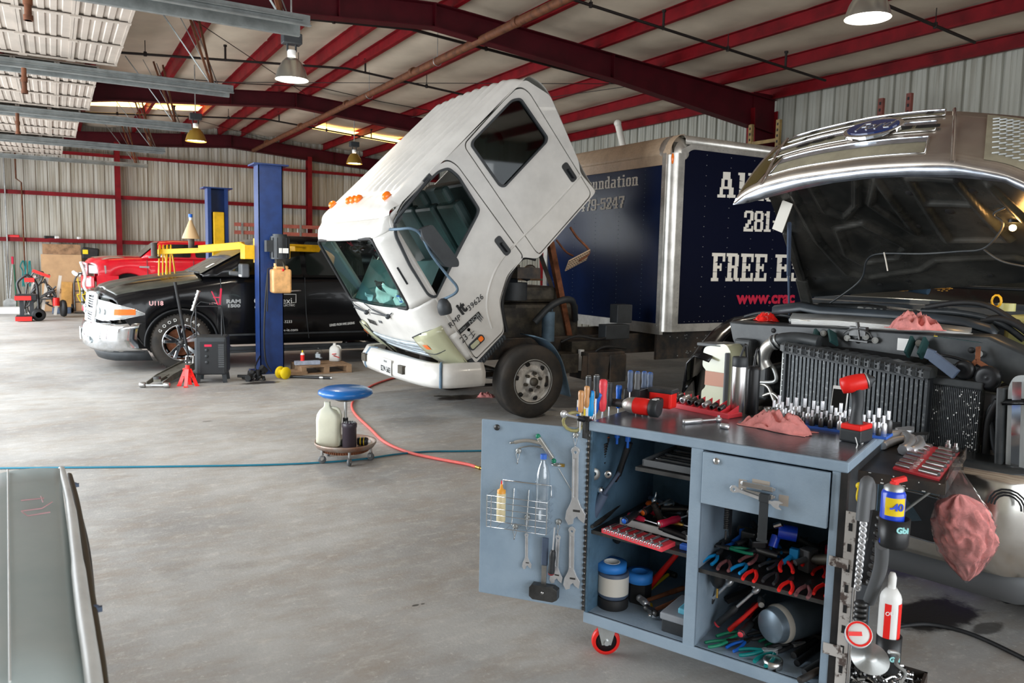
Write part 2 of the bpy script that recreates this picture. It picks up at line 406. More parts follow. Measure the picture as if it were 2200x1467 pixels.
# rafters: tapered I beams
def rafter(y,dep,cols=True,m='dark_red_steel'):
 b=MB();xs=[XL+.05,XL+.9,1.2,3.4,RX,6.2,8.0,9.6,11.0,11.82]
 for a,c in zip(xs,xs[1:]):
  za,zc=zp(a)-.012,zp(c)-.012;da,dc=interp(dep,a),interp(dep,c)
  for t,h in ((.1,.014),):
   b.add([(a,y-t,za),(a,y+t,za),(c,y+t,zc),(c,y-t,zc),(a,y-t,za-h),(a,y+t,za-h),(c,y+t,zc-h),(c,y-t,zc-h)],[(0,1,2,3),(7,6,5,4),(0,3,7,4),(1,5,6,2),(0,4,5,1),(3,2,6,7)])
   b.add([(a,y-t,za-da+h),(a,y+t,za-da+h),(c,y+t,zc-dc+h),(c,y-t,zc-dc+h),(a,y-t,za-da),(a,y+t,za-da),(c,y+t,zc-dc),(c,y-t,zc-dc)],[(0,1,2,3),(7,6,5,4),(0,3,7,4),(1,5,6,2),(0,4,5,1),(3,2,6,7)])
  b.add([(a,y-.006,za),(a,y-.006,za-da),(c,y-.006,zc-dc),(c,y-.006,zc),(a,y+.006,za),(a,y+.006,za-da),(c,y+.006,zc-dc),(c,y+.006,zc)],[(0,1,2,3),(7,6,5,4)])
 b.bx(11.3,11.87,y-.02,y-.012,3.9,4.9) if y < 25 else 0
 for x in (RX,RX+.01,8.0,3.4):b.bx(x-.006,x+.006,y-.09,y+.09,zp(x)-interp(dep,x),zp(x)-.01)
 return trim(b,m)
def column(x,y,sg,top,w0=.3,w1=.62):
 b=MB(); # web tapered, outer flange on the wall side
 xo=x;
 b.add([(xo,y-.006,0),(xo-sg*w0,y-.006,0),(xo-sg*w1,y-.006,top),(xo,y-.006,top)],[(0,1,2,3)])
 b.add([(xo,y+.006,0),(xo-sg*w0,y+.006,0),(xo-sg*w1,y+.006,top),(xo,y+.006,top)],[(3,2,1,0)])
 b.bx(xo-.012,xo,y-.1,y+.1,0,top)
 a=Vector((xo-sg*w0,y,0));c=Vector((xo-sg*w1,y,top));b.bar(a,c,.2,.014,up=(1,0,0));
 return b
rafter(10.6,[(XL,.62),(0,.36),(RX,.34),(8,.4),(11.8,.62)])
rafter(18.0,[(XL,.62),(0,.34),(RX,.32),(8,.36),(11.8,.6)])
rafter(25.5,[(XL,.38),(RX,.38),(11.8,.38)])
rafter(3.2,[(XL,.62),(0,.36),(RX,.34),(8,.4),(11.8,.62)])
for y in (3.2,10.6,18.0):
 trim(column(XR-.02,y,1,4.6),['red_steel']);trim(column(XL+.02,y,-1,4.6),'red_steel')
# end wall columns and girts
for x in (1.66,7.2):b=MB();b.bx(x-.07,x+.07,25.3,25.31,0,zp(x)-.3);b.bx(x-.004,x+.004,25.3,25.55,0,zp(x)-.3);b.bx(x-.07,x+.07,25.54,25.55,0,zp(x)-.3);trim(b,'red_steel')
for z in (2.0,3.28,4.42):
 b=MB();b.bx(XL,XR,25.38,25.6,z-.004,z+.004);b.bx(XL,XR,25.375,25.385,z-.09 if z < 4 else z-.07,z+.0);b.bx(XL,XR,25.375,25.385,z,z+.02);trim(b,'red_steel')
for z in (2.1,3.3):b=MB();b.bx(XR-.25,XR-.03,YF,YB,z-.004,z+.004);b.bx(XR-.255,XR-.245,YF,YB,z-.07,z);trim(b,'red_steel')
b=MB();b.bx(XL+.02,XL+.22,25.3,25.5,0,4.6);trim(b,'red_steel')
# skylight panels glowing warm above the far bay
mat('sky_panel',(.9,.7,.4),.6,emit=(1,.62,.18),es=5)
for i,(x0,x1,y0,y1) in enumerate(((.85,2.02,20.9,21.6),(2.14,3.32,21.1,21.8),(6.39,7.65,21.9,22.6),(7.78,9.02,21.9,22.6))):
 b=MB();f=lambda u,v:(lerp(x0,x1,u),lerp(y0,y1,v),zp(lerp(x0,x1,u))+.11)
 b.grid(f,4,1);o=struct('window_%d' % (i+1),b,'sky_panel',fix=False)
# overhead doors parked under the roof on the left
EDGE=[.95,.80,.62,.5,.28]
for k,(a,c) in enumerate(DOORS):
 r=bpy.data.objects.new('door_%d' % (k+1),None);COL.objects.link(r);r['kind']='structure';r.location=(XL,(a+c)/2,4.1)
 xe=EDGE[k];a2,c2=a+.04,c-.04;z=4.13;n=6;L=(xe-XL)/n
 for i in range(n):
  b=MB();x0=XL+i*L;prof=[(0,0)];q=.03
  while q < L-.06:
   for dx,d in ((0,0),(.01,.014),(.045,.014),(.055,0)):prof.append((q+dx,d))
   q += .11
  prof.append((L-.004,0));vs=[]
  for q,d in prof:vs += [(x0+q,a2,z+d),(x0+q,c2,z+d)]
  b.add(vs,[(2*j,2*j+2,2*j+3,2*j+1) for j in range(len(prof)-1)]);b.bx(x0,x0+L-.004,a2,c2,z+.035,z+.045)
  b.bx(x0,x0+.03,a2,c2,z-.012,z+.03);b.bx(x0+L-.034,x0+L-.004,a2,c2,z-.012,z+.03)
  obj('panel',b,'door_skin',r,fix=False)
 for t in (0,.333,.667,1.0):
  y=lerp(a2+.03,c2-.03,t);b=MB();b.bx(XL,xe,y-.035,y+.035,z-.022,z-.012);b.bx(XL,xe,y+.03,y+.035,z-.022,z+.02)
  for i in range(1,n):b.bx(XL+i*L-.05,XL+i*L+.05,y-.03,y+.03,z-.03,z-.02)
  obj('stile',b,'door_skin',r)
 for y,s in ((a-.03,1),(c+.03,-1)):
  b=MB();b.bx(XL,2.28,y-.004,y+.004,3.96,4.07);b.bx(XL,2.28,min(y,y+s*.05),max(y,y+s*.05),3.958,3.966);b.bx(XL,2.28,min(y,y-s*.045),max(y,y-s*.045),4.06,4.068);b.bx(XL,2.2,min(y,y+s*.03),max(y,y+s*.03),4.01,4.02)
  obj('track',b,'track_steel',r)
 b=MB();y=c+.15
 for x0,x1,y1 in ((2.1,1.5,.0),(2.12,1.75,.25),(2.05,1.2,-.2)):b.bar((x0,y,4.0),(x1,y+y1,zp(x1)+.05),.035,.005)
 obj('hanger',b,'track_steel',r)
 b=MB();b.bar((2.0,y-.1,4.0),(1.66,y-.12,zp(1.7)),.03,.03);b.bar((2.03,y-.06,4.0),(1.84,y+.1,zp(1.8)),.03,.03);obj('hanger',b,'rust_pipe',r,label='rusty brown hanger struts')
# sprinkler pipes
def sprinkler(y,x0,x1,lab,r=.021):
 t=thing('sprinkler_pipe',lab,'pipe',(x0,y,zp(x0)-.1));z=lambda x:zp(x)-.17
 xs=[x0]+([RX] if x0 < RX < x1 else [])+[x1]
 b=MB();b.tube([(x,y,z(x)) for x in xs],r,8);obj('pipe',b,'black_pipe',t)
 x=x0+.9;k=0
 while x < x1:
  b=MB()
  if k % 2:b.cyl((x,y,z(x)-.02),(x,y,z(x)+.24),.018,n=8);b.cyl((x,y,z(x)+.22),(x,y,z(x)+.25),.03,n=8);obj('upright_head',b,'black_pipe',t)
  else:b.cyl((x,y,z(x)),(x,y,zp(x)+.05),.007,n=6);b.cyl((x,y,z(x)-.03),(x,y,z(x)+.04),.026,n=8);obj('hanger_rod',b,'black_pipe',t)
  x += 1.25;k += 1
 return t
sprinkler(11.4,2.7,11.2,'black sprinkler pipe starting at the grey door track left of the white truck roof',.024)
sprinkler(14.4,-2,8.9,'black sprinkler pipe crossing the roof behind the brightest hanging lamp')
sprinkler(20.9,-2,9.5,'black sprinkler pipe crossing the roof by the glowing skylights')
sprinkler(8.7,5.3,10.9,'black sprinkler pipe ending right of the big rafter')
sprinkler(6.2,6.4,10.7,'black sprinkler pipe beside the lamp at upper right')
t=thing('water_main','long rusty brown pipe running under the roof beside a red purlin','pipe',(5.45,15,4.85))
b=MB();b.cyl((5.6,3,4.93),(5.42,25.2,4.88),.06,n=14);obj('pipe',b,'rust_pipe',t)
for y in (6,9.5,13,16.5,20,23.5):b=MB();b.lathe([(.075,-.05),(.075,.05)],14,(lerp(5.6,5.42,(y-3)/22.2),y,4.925),(0,1,0));obj('coupling',b,'rust_pipe',t)
for y in (7.5,12,15.2,19):b=MB();b.cyl((5.52,y,4.9),(5.52,y,zp(5.5)+.1),.006,n=6);b.tube([(5.52+.075*math.cos(a/10*6.283),y,4.9+.075*math.sin(a/10*6.283)) for a in range(10)],.006,5,True);obj('hanger_ring',b,'galv',t)
# thin bracing cables
for i,(p,q,lab) in enumerate((((1.0,11.0,5.0),(4.9,17.6,5.25),'thin steel bracing cable under the roof above the brightest lamp'),((9.8,10.9,4.9),(1.6,17.5,5.05),'thin bracing cable crossing the roof bay from the big rafter'),
        ((9.3,11.2,4.9),(7.4,17.5,5.0),'thin cable slanting between purlins above the cargo box'),((.5,18.5,5.0),(6.5,25,5.1),'thin bracing cable in the far roof bay'))):
 b=MB();b.cyl(p,q,.007,n=5);tag(obj('bracing_cable',b,'black_pipe'),lab,'cable')
b=MB();b.tube([(x,16.6,zp(x)-.1-.03*(i % 2)) for i,x in enumerate((2.0,3.4,4.9,6.3,7.7,9.1))],.009,5);tag(obj('electrical_conduit',b,'black_pipe'),'thin dark conduit running right from the brightest lamp','conduit')
# high bay lamps
def lamp(x,y,z,lab,s=1.0,m='lamp_alu',hood=None):
 t=thing('high_bay_lamp',lab,'lamp',(x,y,z),0,'high bay lamps under the roof')
 b=MB();b.lathe([(.195*s,0),(.19*s,.03),(.16*s,.12),(.115*s,.2),(.075*s,.245),(.06*s,.25)],28,(x,y,z),cap=False);obj('reflector',b,m,t,fix=False)
 b=MB();b.lathe([(.0,.03),(.12*s,.028),(.182*s,.025)],24,(x,y,z),cap=False);obj('lens',b,'lamp_glow',t,fix=False)
 b=MB();b.lathe([(.045*s,.245),(.05*s,.3),(.05*s,.34)],14,(x,y,z));obj('socket',b,'white_plastic',t)
 b=MB();b.box((x,y,z+.47*s),(.22*s,.15*s,.12*s));b.cyl((x-.05,y,z+.33),(x-.05,y,z+.42),.012);b.cyl((x+.05,y,z+.33),(x+.05,y,z+.42),.012);obj('ballast',b,'dark_plastic',t,bev=.01)
 b=MB();b.cyl((x,y,z+.5),(x,y,zp(x)+.3),.011,n=8);obj('stem',b,'galv',t)
 l=bpy.data.lights.new('lamp_light','SPOT');l.energy=130;l.spot_size=R(150);l.spot_blend=.6;l.shadow_soft_size=.15;l.color=(1,.9,.74)
 o=bpy.data.objects.new('lamp_light',l);COL.objects.link(o);o.location=(x,y,z-.02);o.parent=t;o.matrix_parent_inverse=wloc(t).inverted()
mat('lamp_alu',(.55,.54,.48),.3,.9);mat('lamp_brass',(.42,.26,.05),.35,.6)
p=gy(627,172,9.6);lamp(p.x,p.y,p.z,'brightest hanging high bay lamp, at the end of the grey door track')
p=gy(421,304,16.5);lamp(p.x,p.y,p.z,'leftmost amber hanging high bay lamp',m='lamp_brass')
p=gy(761,352,18.9);lamp(p.x,p.y,p.z,'small amber high bay lamp hanging left of the white truck roof',m='lamp_brass')
p=gy(1864,40,4.6);lamp(p.x,p.y,p.z,'big high bay lamp cut by the top edge at upper right')
t0=None
for (px,pt,pb,Y,lab) in ((58,-30,44,7.4,'topmost brown drop pipe in front of the parked overhead doors'),(51,146,201,10.6,'brown drop pipe just below the first long grey track at far left'),(37,243,288,14.6,'brown drop pipe below the second long grey track at far left')):
 a=gy(px,pt,Y);c=gy(px+1,pb,Y);b=MB();b.cyl(a,(a.x,Y,c.z),.027,n=10);b.cyl((a.x,Y,c.z-.0),(a.x,Y,c.z+.04),.036,n=10);b.cyl((a.x,Y,lerp(a.z,c.z,.55)),(a.x,Y,lerp(a.z,c.z,.55)+.05),.036,n=10)
 tag(obj('drop_pipe',b,'rust_pipe'),lab,'pipe')
# conduits down the back wall
for px,lab,m_ in ((8,'grey conduit running down the back wall at the left picture edge','galv'),(44,'thin reddish pipe with a jog running down the back wall','rust_pipe')):
 a=gy(px,350,25.3);d=.12 if px > 20 else 0
 b=MB();b.tube([(a.x-d,25.3,4.4),(a.x-d,25.3,3.6),(a.x,25.3,3.5),(a.x,25.3,.9 if px > 20 else .3)],.02,7);tag(obj('wall_conduit',b,m_),lab,'pipe')
def thin_glass(name,tint,refl=.08):
 m=bpy.data.materials.new(name);m.use_nodes=True;N=m.node_tree.nodes;L=m.node_tree.links;N.clear()
 o=N.new('ShaderNodeOutputMaterial');t=N.new('ShaderNodeBsdfTransparent');t.inputs[0].default_value=(*tint,1);g=N.new('ShaderNodeBsdfGlossy');g.inputs['Roughness'].default_value=.03
 f=N.new('ShaderNodeLayerWeight');f.inputs[0].default_value=.5;pw=N.new('ShaderNodeMath');pw.operation='POWER';pw.inputs[1].default_value=5;L.new(f.outputs['Facing'],pw.inputs[0]);a=N.new('ShaderNodeMath');a.operation='MULTIPLY_ADD';a.inputs[1].default_value=.6;a.inputs[2].default_value=refl;x=N.new('ShaderNodeMixShader')
 L.new(pw.outputs[0],a.inputs[0]);L.new(a.outputs[0],x.inputs[0]);L.new(t.outputs[0],x.inputs[1]);L.new(g.outputs[0],x.inputs[2]);L.new(x.outputs[0],o.inputs[0]);MATS[name]=m
thin_glass('windshield_glass',(.55,.78,.74),.07);thin_glass('door_glass',(.12,.17,.16),.06);thin_glass('clear_thin',(.93,.96,.97),.04)
thin_glass('dusty_windshield',(.3,.33,.28),.1)
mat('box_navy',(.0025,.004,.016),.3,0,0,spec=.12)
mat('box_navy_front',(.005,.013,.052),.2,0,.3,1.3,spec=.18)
mat('vinyl',(.05,.085,.085),.45,0,.3,4)
mat('grille_white',(.60,.68,.74),.3,0,.3,6)
mat('fender_blue',(.10,.16,.22),.5,0,.4,6)
mat('grease',(.028,.024,.02),.55,.2,col2=(.10,.085,.06),vs=7)
mat('tyre',(.022,.020,.018),.7,0,col2=(.055,.043,.033),vs=5)
mat('rim_white',(.62,.60,.56),.45,.1,col2=(.12,.09,.07),vs=9,lo=.5,hi=.72)
def tyre_prof(r,w,rim):
 return [(rim-.012,0),(rim+.006,.0),(rim+.03,-.008),(r*.86,-.012),(r*.96,.002),(r*.99,.02),(r,.04),(r,w-.04),(r*.99,w-.02),(r*.96,w),(r*.86,w+.01),(rim,w),(rim-.012,w*.9)]
def side_wheel(x,y,r,w,rim,parent,kind,tm='tyre',name='wheel',sgn=1):
 """wheel whose outer face looks to -Y*sgn; built at world place under parent"""
 d=(0,sgn,0);o=(x,y,r)
 b=MB();pr_=[]
 for rr,z in tyre_prof(r,w,rim):pr_.append((rr,z))
 b.lathe(pr_,48,o,d,cap=False);wh=obj(name,b,tm,parent,fix=True)
 for k in (.3,.45,.6,.75):
  g=MB();g.lathe([(r+.0005,w*k-.004),(r+.003,w*k-.002),(r+.003,w*k+.002),(r+.0005,w*k+.004)],48,o,d,cap=False)
 g=MB()
 for k in range(56 if kind != 'truck' else 0):
  a=k*2*math.pi/56;c=Vector((x+math.cos(a)*(r-.001),y+sgn*w*.12,r+math.sin(a)*(r-.001)))
  g.box(c,(.018,w*.16,.012),Matrix.Rotation(-a+math.pi/2,3,'Y'));g.box(c+Vector((0,sgn*w*.25,0)),(.02,w*.16,.01),Matrix.Rotation(-a+math.pi/2+.1,3,'Y'))
 if g.v:obj('tread',g,tm,wh)
 return wh
def build_box_truck():
 SY,FY=7.2,9.38
 t=thing('box_truck','white cab over box truck with its cab tilted forward and a navy cargo box','truck',(4.6,7.05,0))
 def sp(L,y=SY):return [(gy(x,z,y).x,gy(x,z,y).z) for x,z in L]
 side=lambda u,v,tt:Vector((u,tt,v))
 def plate(name,outer,holes,y,th,m,parent=t,bev=.0):
  me=curve_mesh([outer]+holes,th/2,0);b=MB();Mx=Matrix(((1,0,0,0),(0,0,1,y+th/2),(0,1,0,0),(0,0,0,1)))
  b.mesh(me,Mx);return obj(name,b,m,parent)
 cab=obj('cab',MB().add([(3.5,8,1.2),(3.51,8,1.2),(3.5,8,1.21)],[(0,1,2)]),'white_paint',t)
 # ---- outlines in the plane of the near side
 body=rpoly(sp([(836,462),(1128,170),(1182,205),(1243,345),(1247,372),(1281,412),(1155,556),(1122,552),(1092,592),(1074,650),(1084,714),(1022,780),(1014,768),(838,484)]),.05,5)
 fd=rpoly(sp([(841,480),(862,436),(938,352),(962,341),(982,353),(1127,552),(1092,592),(1074,650),(1084,712),(1024,772),(1017,765)]),.06,5)
 rd=rpoly(sp([(994,311),(1103,190),(1122,186),(1138,198),(1273,418),(1159,548),(1150,540)]),.07,5)
 fw=rpoly(sp([(847,480),(868,440),(942,368),(963,361),(984,378),(1029,450),(1025,463),(988,532),(936,640),(920,634),(880,570),(850,507)]),.04,4)
 rw=rpoly(sp([(1015,303),(1100,215),(1118,212),(1175,295),(1173,306),(1084,401),(1073,398),(1013,313)]),.04,4)
 def inset(poly,d):
  c=Vector((sum(p[0] for p in poly)/len(poly),sum(p[1] for p in poly)/len(poly)));return [tuple(Vector(p)+(c-Vector(p)).normalized()*d) for p in poly]
 plate('body_side',body,[inset(fd,-.0),rd],SY,.03,'white_paint',cab)
 for nm,po,wi,lab in (('front_door',fd,fw,None),('rear_door',rd,rw,None)):
  dr=plate(nm,inset(po,.016),[wi],SY+.002,.03,'white_paint',t)
  me=curve_mesh([inset(wi,-.012),inset(wi,.016)],.012);b=MB();b.mesh(me,Matrix(((1,0,0,0),(0,0,1,SY),(0,1,0,0),(0,0,0,1))));obj('window_seal',b,'dark_plastic',dr)
  if nm == 'rear_door':b=MB();b.mesh(curve_mesh([wi],.003),Matrix(((1,0,0,0),(0,0,1,SY+.018),(0,1,0,0),(0,0,0,1))));obj('window_glass',b,'door_glass',dr)
 # dark lining seen in the door gaps
 plate('door_jamb',inset(body,.03),[inset(fw,-.02),inset(rw,-.02)],SY+.034,.01,'black_plastic',cab)
 # far side
 plate('far_side',body,[inset(fw,.0),inset(rw,.0)],FY-.03,.03,'white_paint',cab)
 # door handles
 u=(Vector(sp([(1127,552)])[0])-Vector(sp([(982,353)])[0])).normalized()
 for px,py,dn in ((1080,528,'front_door'),(1223,370,'rear_door')):
  c=gy(px,py,SY);ux=Vector((u.x,0,u.y));vy=Vector((-u.y,0,u.x))
  Mx=Matrix((ux,vy,Vector((0,-1,0)))).transposed().to_4x4();Mx.translation=c
  b=MB();b.mesh(curve_mesh([rrect(-.115,.115,-.045,.045,.03)],.006),Mx);b.box(Mx @ Vector((.02,0,.014)),(.12,.02,.05),Mx.to_3x3());obj('door_handle',b,'black_plastic',t,bev=.004)
 # crease along the sill and arch lip
 b=MB();L=[(1247,376),(1200,428),(1160,470),(1118,512),(1075,560),(1052,610),(1045,660),(1056,705)]
 b.tube(smooth([gy(x,z,SY+.012) for x,z in L],5),.018,8);obj('crease',b,'white_paint',cab)
 b=MB();b.tube(smooth([gy(x,z,SY+.03) for x,z in [(1150,556),(1122,554),(1096,590),(1078,650),(1088,712)]],6),.025,8);obj('wheel_arch_trim',b,'black_rubber',cab)
 # ---- roof with lengthwise ribs
 a,c=gy(836,462,SY),gy(1128,170,SY);ud=Vector((c.x-a.x,c.z-a.z));L0=ud.length;ud.normalize();un=Vector((-ud.y,ud.x))
 def roof(u_,v_):
  s=u_*L0;y=lerp(SY,FY,v_);e=min(v_,1-v_)*(FY-SY);h=.075*(1-max(0,1-e/.16)**2.2)+.03*math.sin(math.pi*v_)
  fr=min(1,(u_-.1)/.06) if u_ > .1 else 0;bk=max(0,min(1,(1-u_)/.05));h *= (1-max(0,1-(1-u_)/.035)**2*.9)
  if .1 < v_ < .93:h += .02*fr*bk*math.sin((v_-.1)/.83*math.pi*2*9.0)*(1 if True else 0)
  q=Vector((a.x,a.z))+ud*s+un*h;return (q.x,y,q.y)
 b=MB();b.grid(lambda u_,v_:roof(.05+.95*u_,v_),60,150);obj('roof',b,'white_paint',cab,fix=False)
 BROW=1
 r1=gy(1182,205,SY);r2=gy(1243,345,SY);r3=gy(1281,412,SY)
 b=MB();rl=smooth([(c.x-.03,0,c.z-.02),(c.x+.08,0,c.z+.03),(r1.x,0,r1.z),(r2.x,0,r2.z),(r3.x,0,r3.z)],5);b.grid(lambda p,q:(rl[round(p*(len(rl)-1))].x,lerp(SY,FY,q),rl[round(p*(len(rl)-1))].z),len(rl)-1,8);obj('back_wall',b,'white_paint',cab,fix=False)
 # ---- front shell: s runs down from the roof, v across
 D0,D1=Vector((a.x+.0,a.z)),Vector(sp([(1018,768)])[0])
 prof=[(0,0,.05),(.04,.02,.13),(.08,.06,.18),(.12,.1,.205),(.5,.5,.235),(.56,.56,.25),(.66,.66,.27),(.78,.78,.27),(.9,.9,.22),(1,1,.14)]
 dd=(D1-D0).normalized();LL=(D1-D0).length;nf=Vector((-abs(dd.y),-abs(dd.x)))
 def Fs(s,v,o=0):
  off=interp([(p[1],p[2]) for p in prof],s)
  e=min(v,1-v)*(FY-SY);g=1-max(0,1-e/.17)**2.3;off=off*g*(1+.22*math.sin(math.pi*v))
  q=D0+dd*(s*LL)+nf*(off+o);return Vector((q.x,lerp(SY,FY,v),q.y))
 def brow(p,q):A=Fs(.0,q);B_=Vector(roof(.07,q));return A.lerp(B_,p)+Vector((un.x+nf.x,0,un.y+nf.y)).normalized()*(.035*math.sin(math.pi*p))
 b=MB();b.grid(brow,8,90);obj('brow_panel',b,'white_paint',cab,fix=False)
 def patch(name,s0,s1,v0,v1,m,parent=cab,o=0,nu=10,nv=40,th=.012):
  b=MB();b.grid(lambda p,q:Fs(lerp(s0,s1,p),lerp(v0,v1,q),o),nu,nv);return obj(name,b,m,parent,fix=False,solid=th)
 patch('header_panel',0,.078,0,1,'white_paint',nu=10)
 patch('windshield_pillar',.078,.545,0,.085,'white_paint',nu=12,nv=14);patch('windshield_pillar',.078,.545,.93,1,'white_paint',nu=12,nv=10)
 patch('front_panel',.545,.80,0,1,'white_paint',nu=12)
 ws=patch('windshield',.078,.545,.085,.93,'windshield_glass',t,.0,th=.0)
 # black gasket round the glass with rounded corners
 g=rrect(.078,.545,.085,.93,.035,5);b=MB();b.tube([Fs(s,v,.004) for s,v in g],.018,8,True);obj('gasket',b,'black_rubber',ws)
 for cs,cv,sx,sv in ((.078,.085,1,1),(.545,.085,-1,1),(.078,.93,1,-1),(.545,.93,-1,-1)):
  b=MB();b.grid(lambda p,q:Fs(cs+sx*.035*p,cv+sv*.045*(1-p)*q,.003),4,4);obj('gasket_corner',b,'black_rubber',ws,fix=False)
 # louvres and lower strip
 for k,(s0,s1) in enumerate(((.80,.835),(.845,.875),(.885,.915))):
  patch('grille_bar',s0,s1,.04,.96,'grille_white',t,.012-.01*k,3,40)
 patch('grille_back',.80,1.0,.02,.98,'grease',t,-.03,4,30)
 patch('lower_panel',.92,.97,.04,.96,'grille_white',t,-.0,3,40)
 b=MB();b.tube([Fs(.735,lerp(.12,.9,i/20),.002) for i in range(21)],.004,5);obj('panel_seam',b,'dark_plastic',cab)
 patch('corner_panel',.80,.995,0,.06,'white_paint',nu=6,nv=6)
 # headlamp on the near corner, and the far one
 for v0,v1,lab in ((.012,.165,None),(.83,.985,None)):
  h=MB();h.grid(lambda p,q:Fs(lerp(.70+.05*abs(q-.3),1.02,p),lerp(v0,v1,q),.03),8,10);hl=obj('headlamp',h,'yellow_lens',t,fix=False,solid=.03)
  h=MB();h.grid(lambda p,q:Fs(lerp(.86,.865,p),lerp(v0,v1,q),.055),1,10);obj('lens_divider',h,'dark_plastic',hl,fix=False,solid=.004)
  h=MB();h.tube([Fs(s,v,.045) for s,v in ((.70,v0+.05),(.72,v0),(1.02,v0),(1.02,v1),(.73,v1))],.008,6,True);obj('lamp_bezel',h,'dark_plastic',hl)
  h=MB();h.grid(lambda p,q:Fs(lerp(.78,.82,p),lerp(v0+.09,v0+.05,q) if v0 < .5 else .9+.04*q,.052),2,2);obj('red_reflector',h,'orange',hl,fix=False)
 def on_front(s,v,o=.012):
  p=Fs(s,v,o);px=(Fs(s,v+.02,o)-Fs(s,v-.02,o)).normalized();py=(Fs(s-.02,v,o)-Fs(s+.02,v,o)).normalized();return X4(p,x=-px,y=py)
 text('badge_lettering','ISUZU',.085,on_front(.70,.74),'dark_steel',cab,off=.002,sx=1.25,ext=.003)
 b=MB();Mx=on_front(.66,.52);b.box(Mx @ Vector((0,0,0)),(.09,.03,.004),Mx.to_3x3());obj('badge',b,'grey_plastic',cab)
 # wipers
 for va,vb in ((.62,.30),(.93,.62)):
  b=MB();p0=Fs(.60,va-.27,.03);p1=Fs(.555,va-.12,.05);p2=Fs(.555,va,.03)
  b.tube([p0,p1],.01,6);b.tube([Fs(.575,va-.33,.02),p0,Fs(.60,va-.02,.02)],.006,5);b.sph(p0,.03,8,6);b.tube([p1,Fs(.535,va+.02,.022)],.006,5);obj('wiper',b,'dark_plastic',t)
 # roof marker lights
 for v in (.9,.60,.53,.46,.1):
  q=Vector(roof(.085,v));b=MB();Rm=X4(q,z=(un.x,0,un.y),x=(ud.x,0,ud.y));b.sph(q+Vector((un.x,0,un.y))*.018,.045,14,8,(1.2,.8,.95),Rm.to_3x3());obj('marker_light',b,'amber',t)
 # vent slit beside windscreen, inspection sticker, drip marks
 b=MB();Mx=on_front(.34,.035,.01);b.box(Mx.translation,(.02,.2,.012),Mx.to_3x3());obj('vent_slot',b,'black_plastic',cab,bev=.004)
 b=MB();Mx=on_front(.485,.16,-.01);b.box(Mx.translation,(.075,.085,.001),Mx.to_3x3());st=obj('inspection_sticker',b,'blue_plastic',ws);b=MB();b.box(Mx @ Vector((0,0,.002)),(.05,.05,.001),Mx.to_3x3());obj('sticker_face',b,'white_plastic',st)
 # ---- interior
 b=MB();b.grid(lambda p,q:Fs(.545-.16*p,lerp(.03,.97,q),-.04-.42*p),6,12);b.grid(lambda p,q:Fs(.385+.5*p,lerp(.03,.97,q),-.46-.1*p),3,12);obj('dashboard',b,'vinyl',t,fix=False)
 def inside(s,v,dn):q=Fs(s,v,-dn);return q
 # steering wheel at the far (driver's) side
 c0=inside(.33,.72,.55);wd=(Vector((dd.x,0,dd.y))*.55+Vector((-nf.x,0,-nf.y))*-.9).normalized()
 b=MB();Fm=frame(wd);b.tube([c0+Fm @ Vector((.2*math.cos(a_*.2618),.2*math.sin(a_*.2618),0)) for a_ in range(24)],.014,7,True);b.cyl(c0,c0+wd*.1,.06,.08,12)
 for a_ in (0,2.1,4.2):b.bar(c0,c0+Fm @ Vector((.2*math.cos(a_),.2*math.sin(a_),0)),.03,.015)
 obj('steering_wheel',b,'black_plastic',t)
 for vv,k in ((.24,0),(.5,1),(.76,2)):
  b=MB();c1=inside(.52,vv,1.0)
  cu_=Vector((dd.x,0,dd.y));cn=Vector((-nf.x,0,-nf.y));Rm=Matrix((Vector((0,1,0)),-cu_,cn)).transposed()
  b.box(c1+cn*-.2+cu_*.18,(.5,.14,.55),Rm);b.box(c1+cn*.12-cu_*.2,(.48,.75,.13),Rm);b.box(c1+cn*.12-cu_*.66,(.26,.2,.1),Rm);obj('seat',b,'vinyl',t,bev=.04)
 b=MB();c1=inside(.45,.5,1.62);Rm=Matrix((Vector((0,1,0)),-Vector((dd.x,0,dd.y)),Vector((-nf.x,0,-nf.y)))).transposed()
 b.box(c1,(1.8,.95,.14),Rm);obj('rear_bench',b,'vinyl',t,bev=.04)
 b=MB();q=gy(1052,292,7.9);b.tube(smooth([q+Vector((-.1,0,-.03)),q+Vector((0,0,.07)),q+Vector((.12,0,.02)),q+Vector((.16,0,-.08))],5),.028,8);obj('red_grab_strap',b,'bright_red',t)
 # papers and a clipboard lying against the windshield
 for s,v,wv,hv,m_ in ((.50,.40,.30,.20,'white_plastic'),(.44,.26,.16,.2,'white_plastic'),(.51,.22,.22,.12,'white_plastic'),(.52,.62,.16,.1,'grille_white'),(.40,.36,.16,.1,'black_plastic')):
  Mx=on_front(s,v,-.05);b=MB();ct=Mx.translation;Rm=Mx.to_3x3() @ Matrix.Rotation(.2+v,3,'Z') @ Matrix.Rotation(.35,3,'X');b.grid(lambda p,q:ct+Rm @ Vector(((p-.5)*wv,(q-.5)*hv,.02*math.sin(p*5+q*4))),5,5);obj('paper' if m_ != 'black_plastic' else 'notebook',b,m_,t,fix=False,solid=.002)
 # ---- mirrors and their tube frame
 my=6.93
 pts=[gy(838,493,SY),gy(858,492,my+.1),gy(884,491,my),gy(905,505,my),gy(926,545,my),gy(960,590,my),gy(981,615,my),gy(978,630,my),gy(948,645,my+.1)]
 b=MB();b.tube(smooth(pts,5),.014,8);ma=obj('mirror_arm',b,'fender_blue',t)
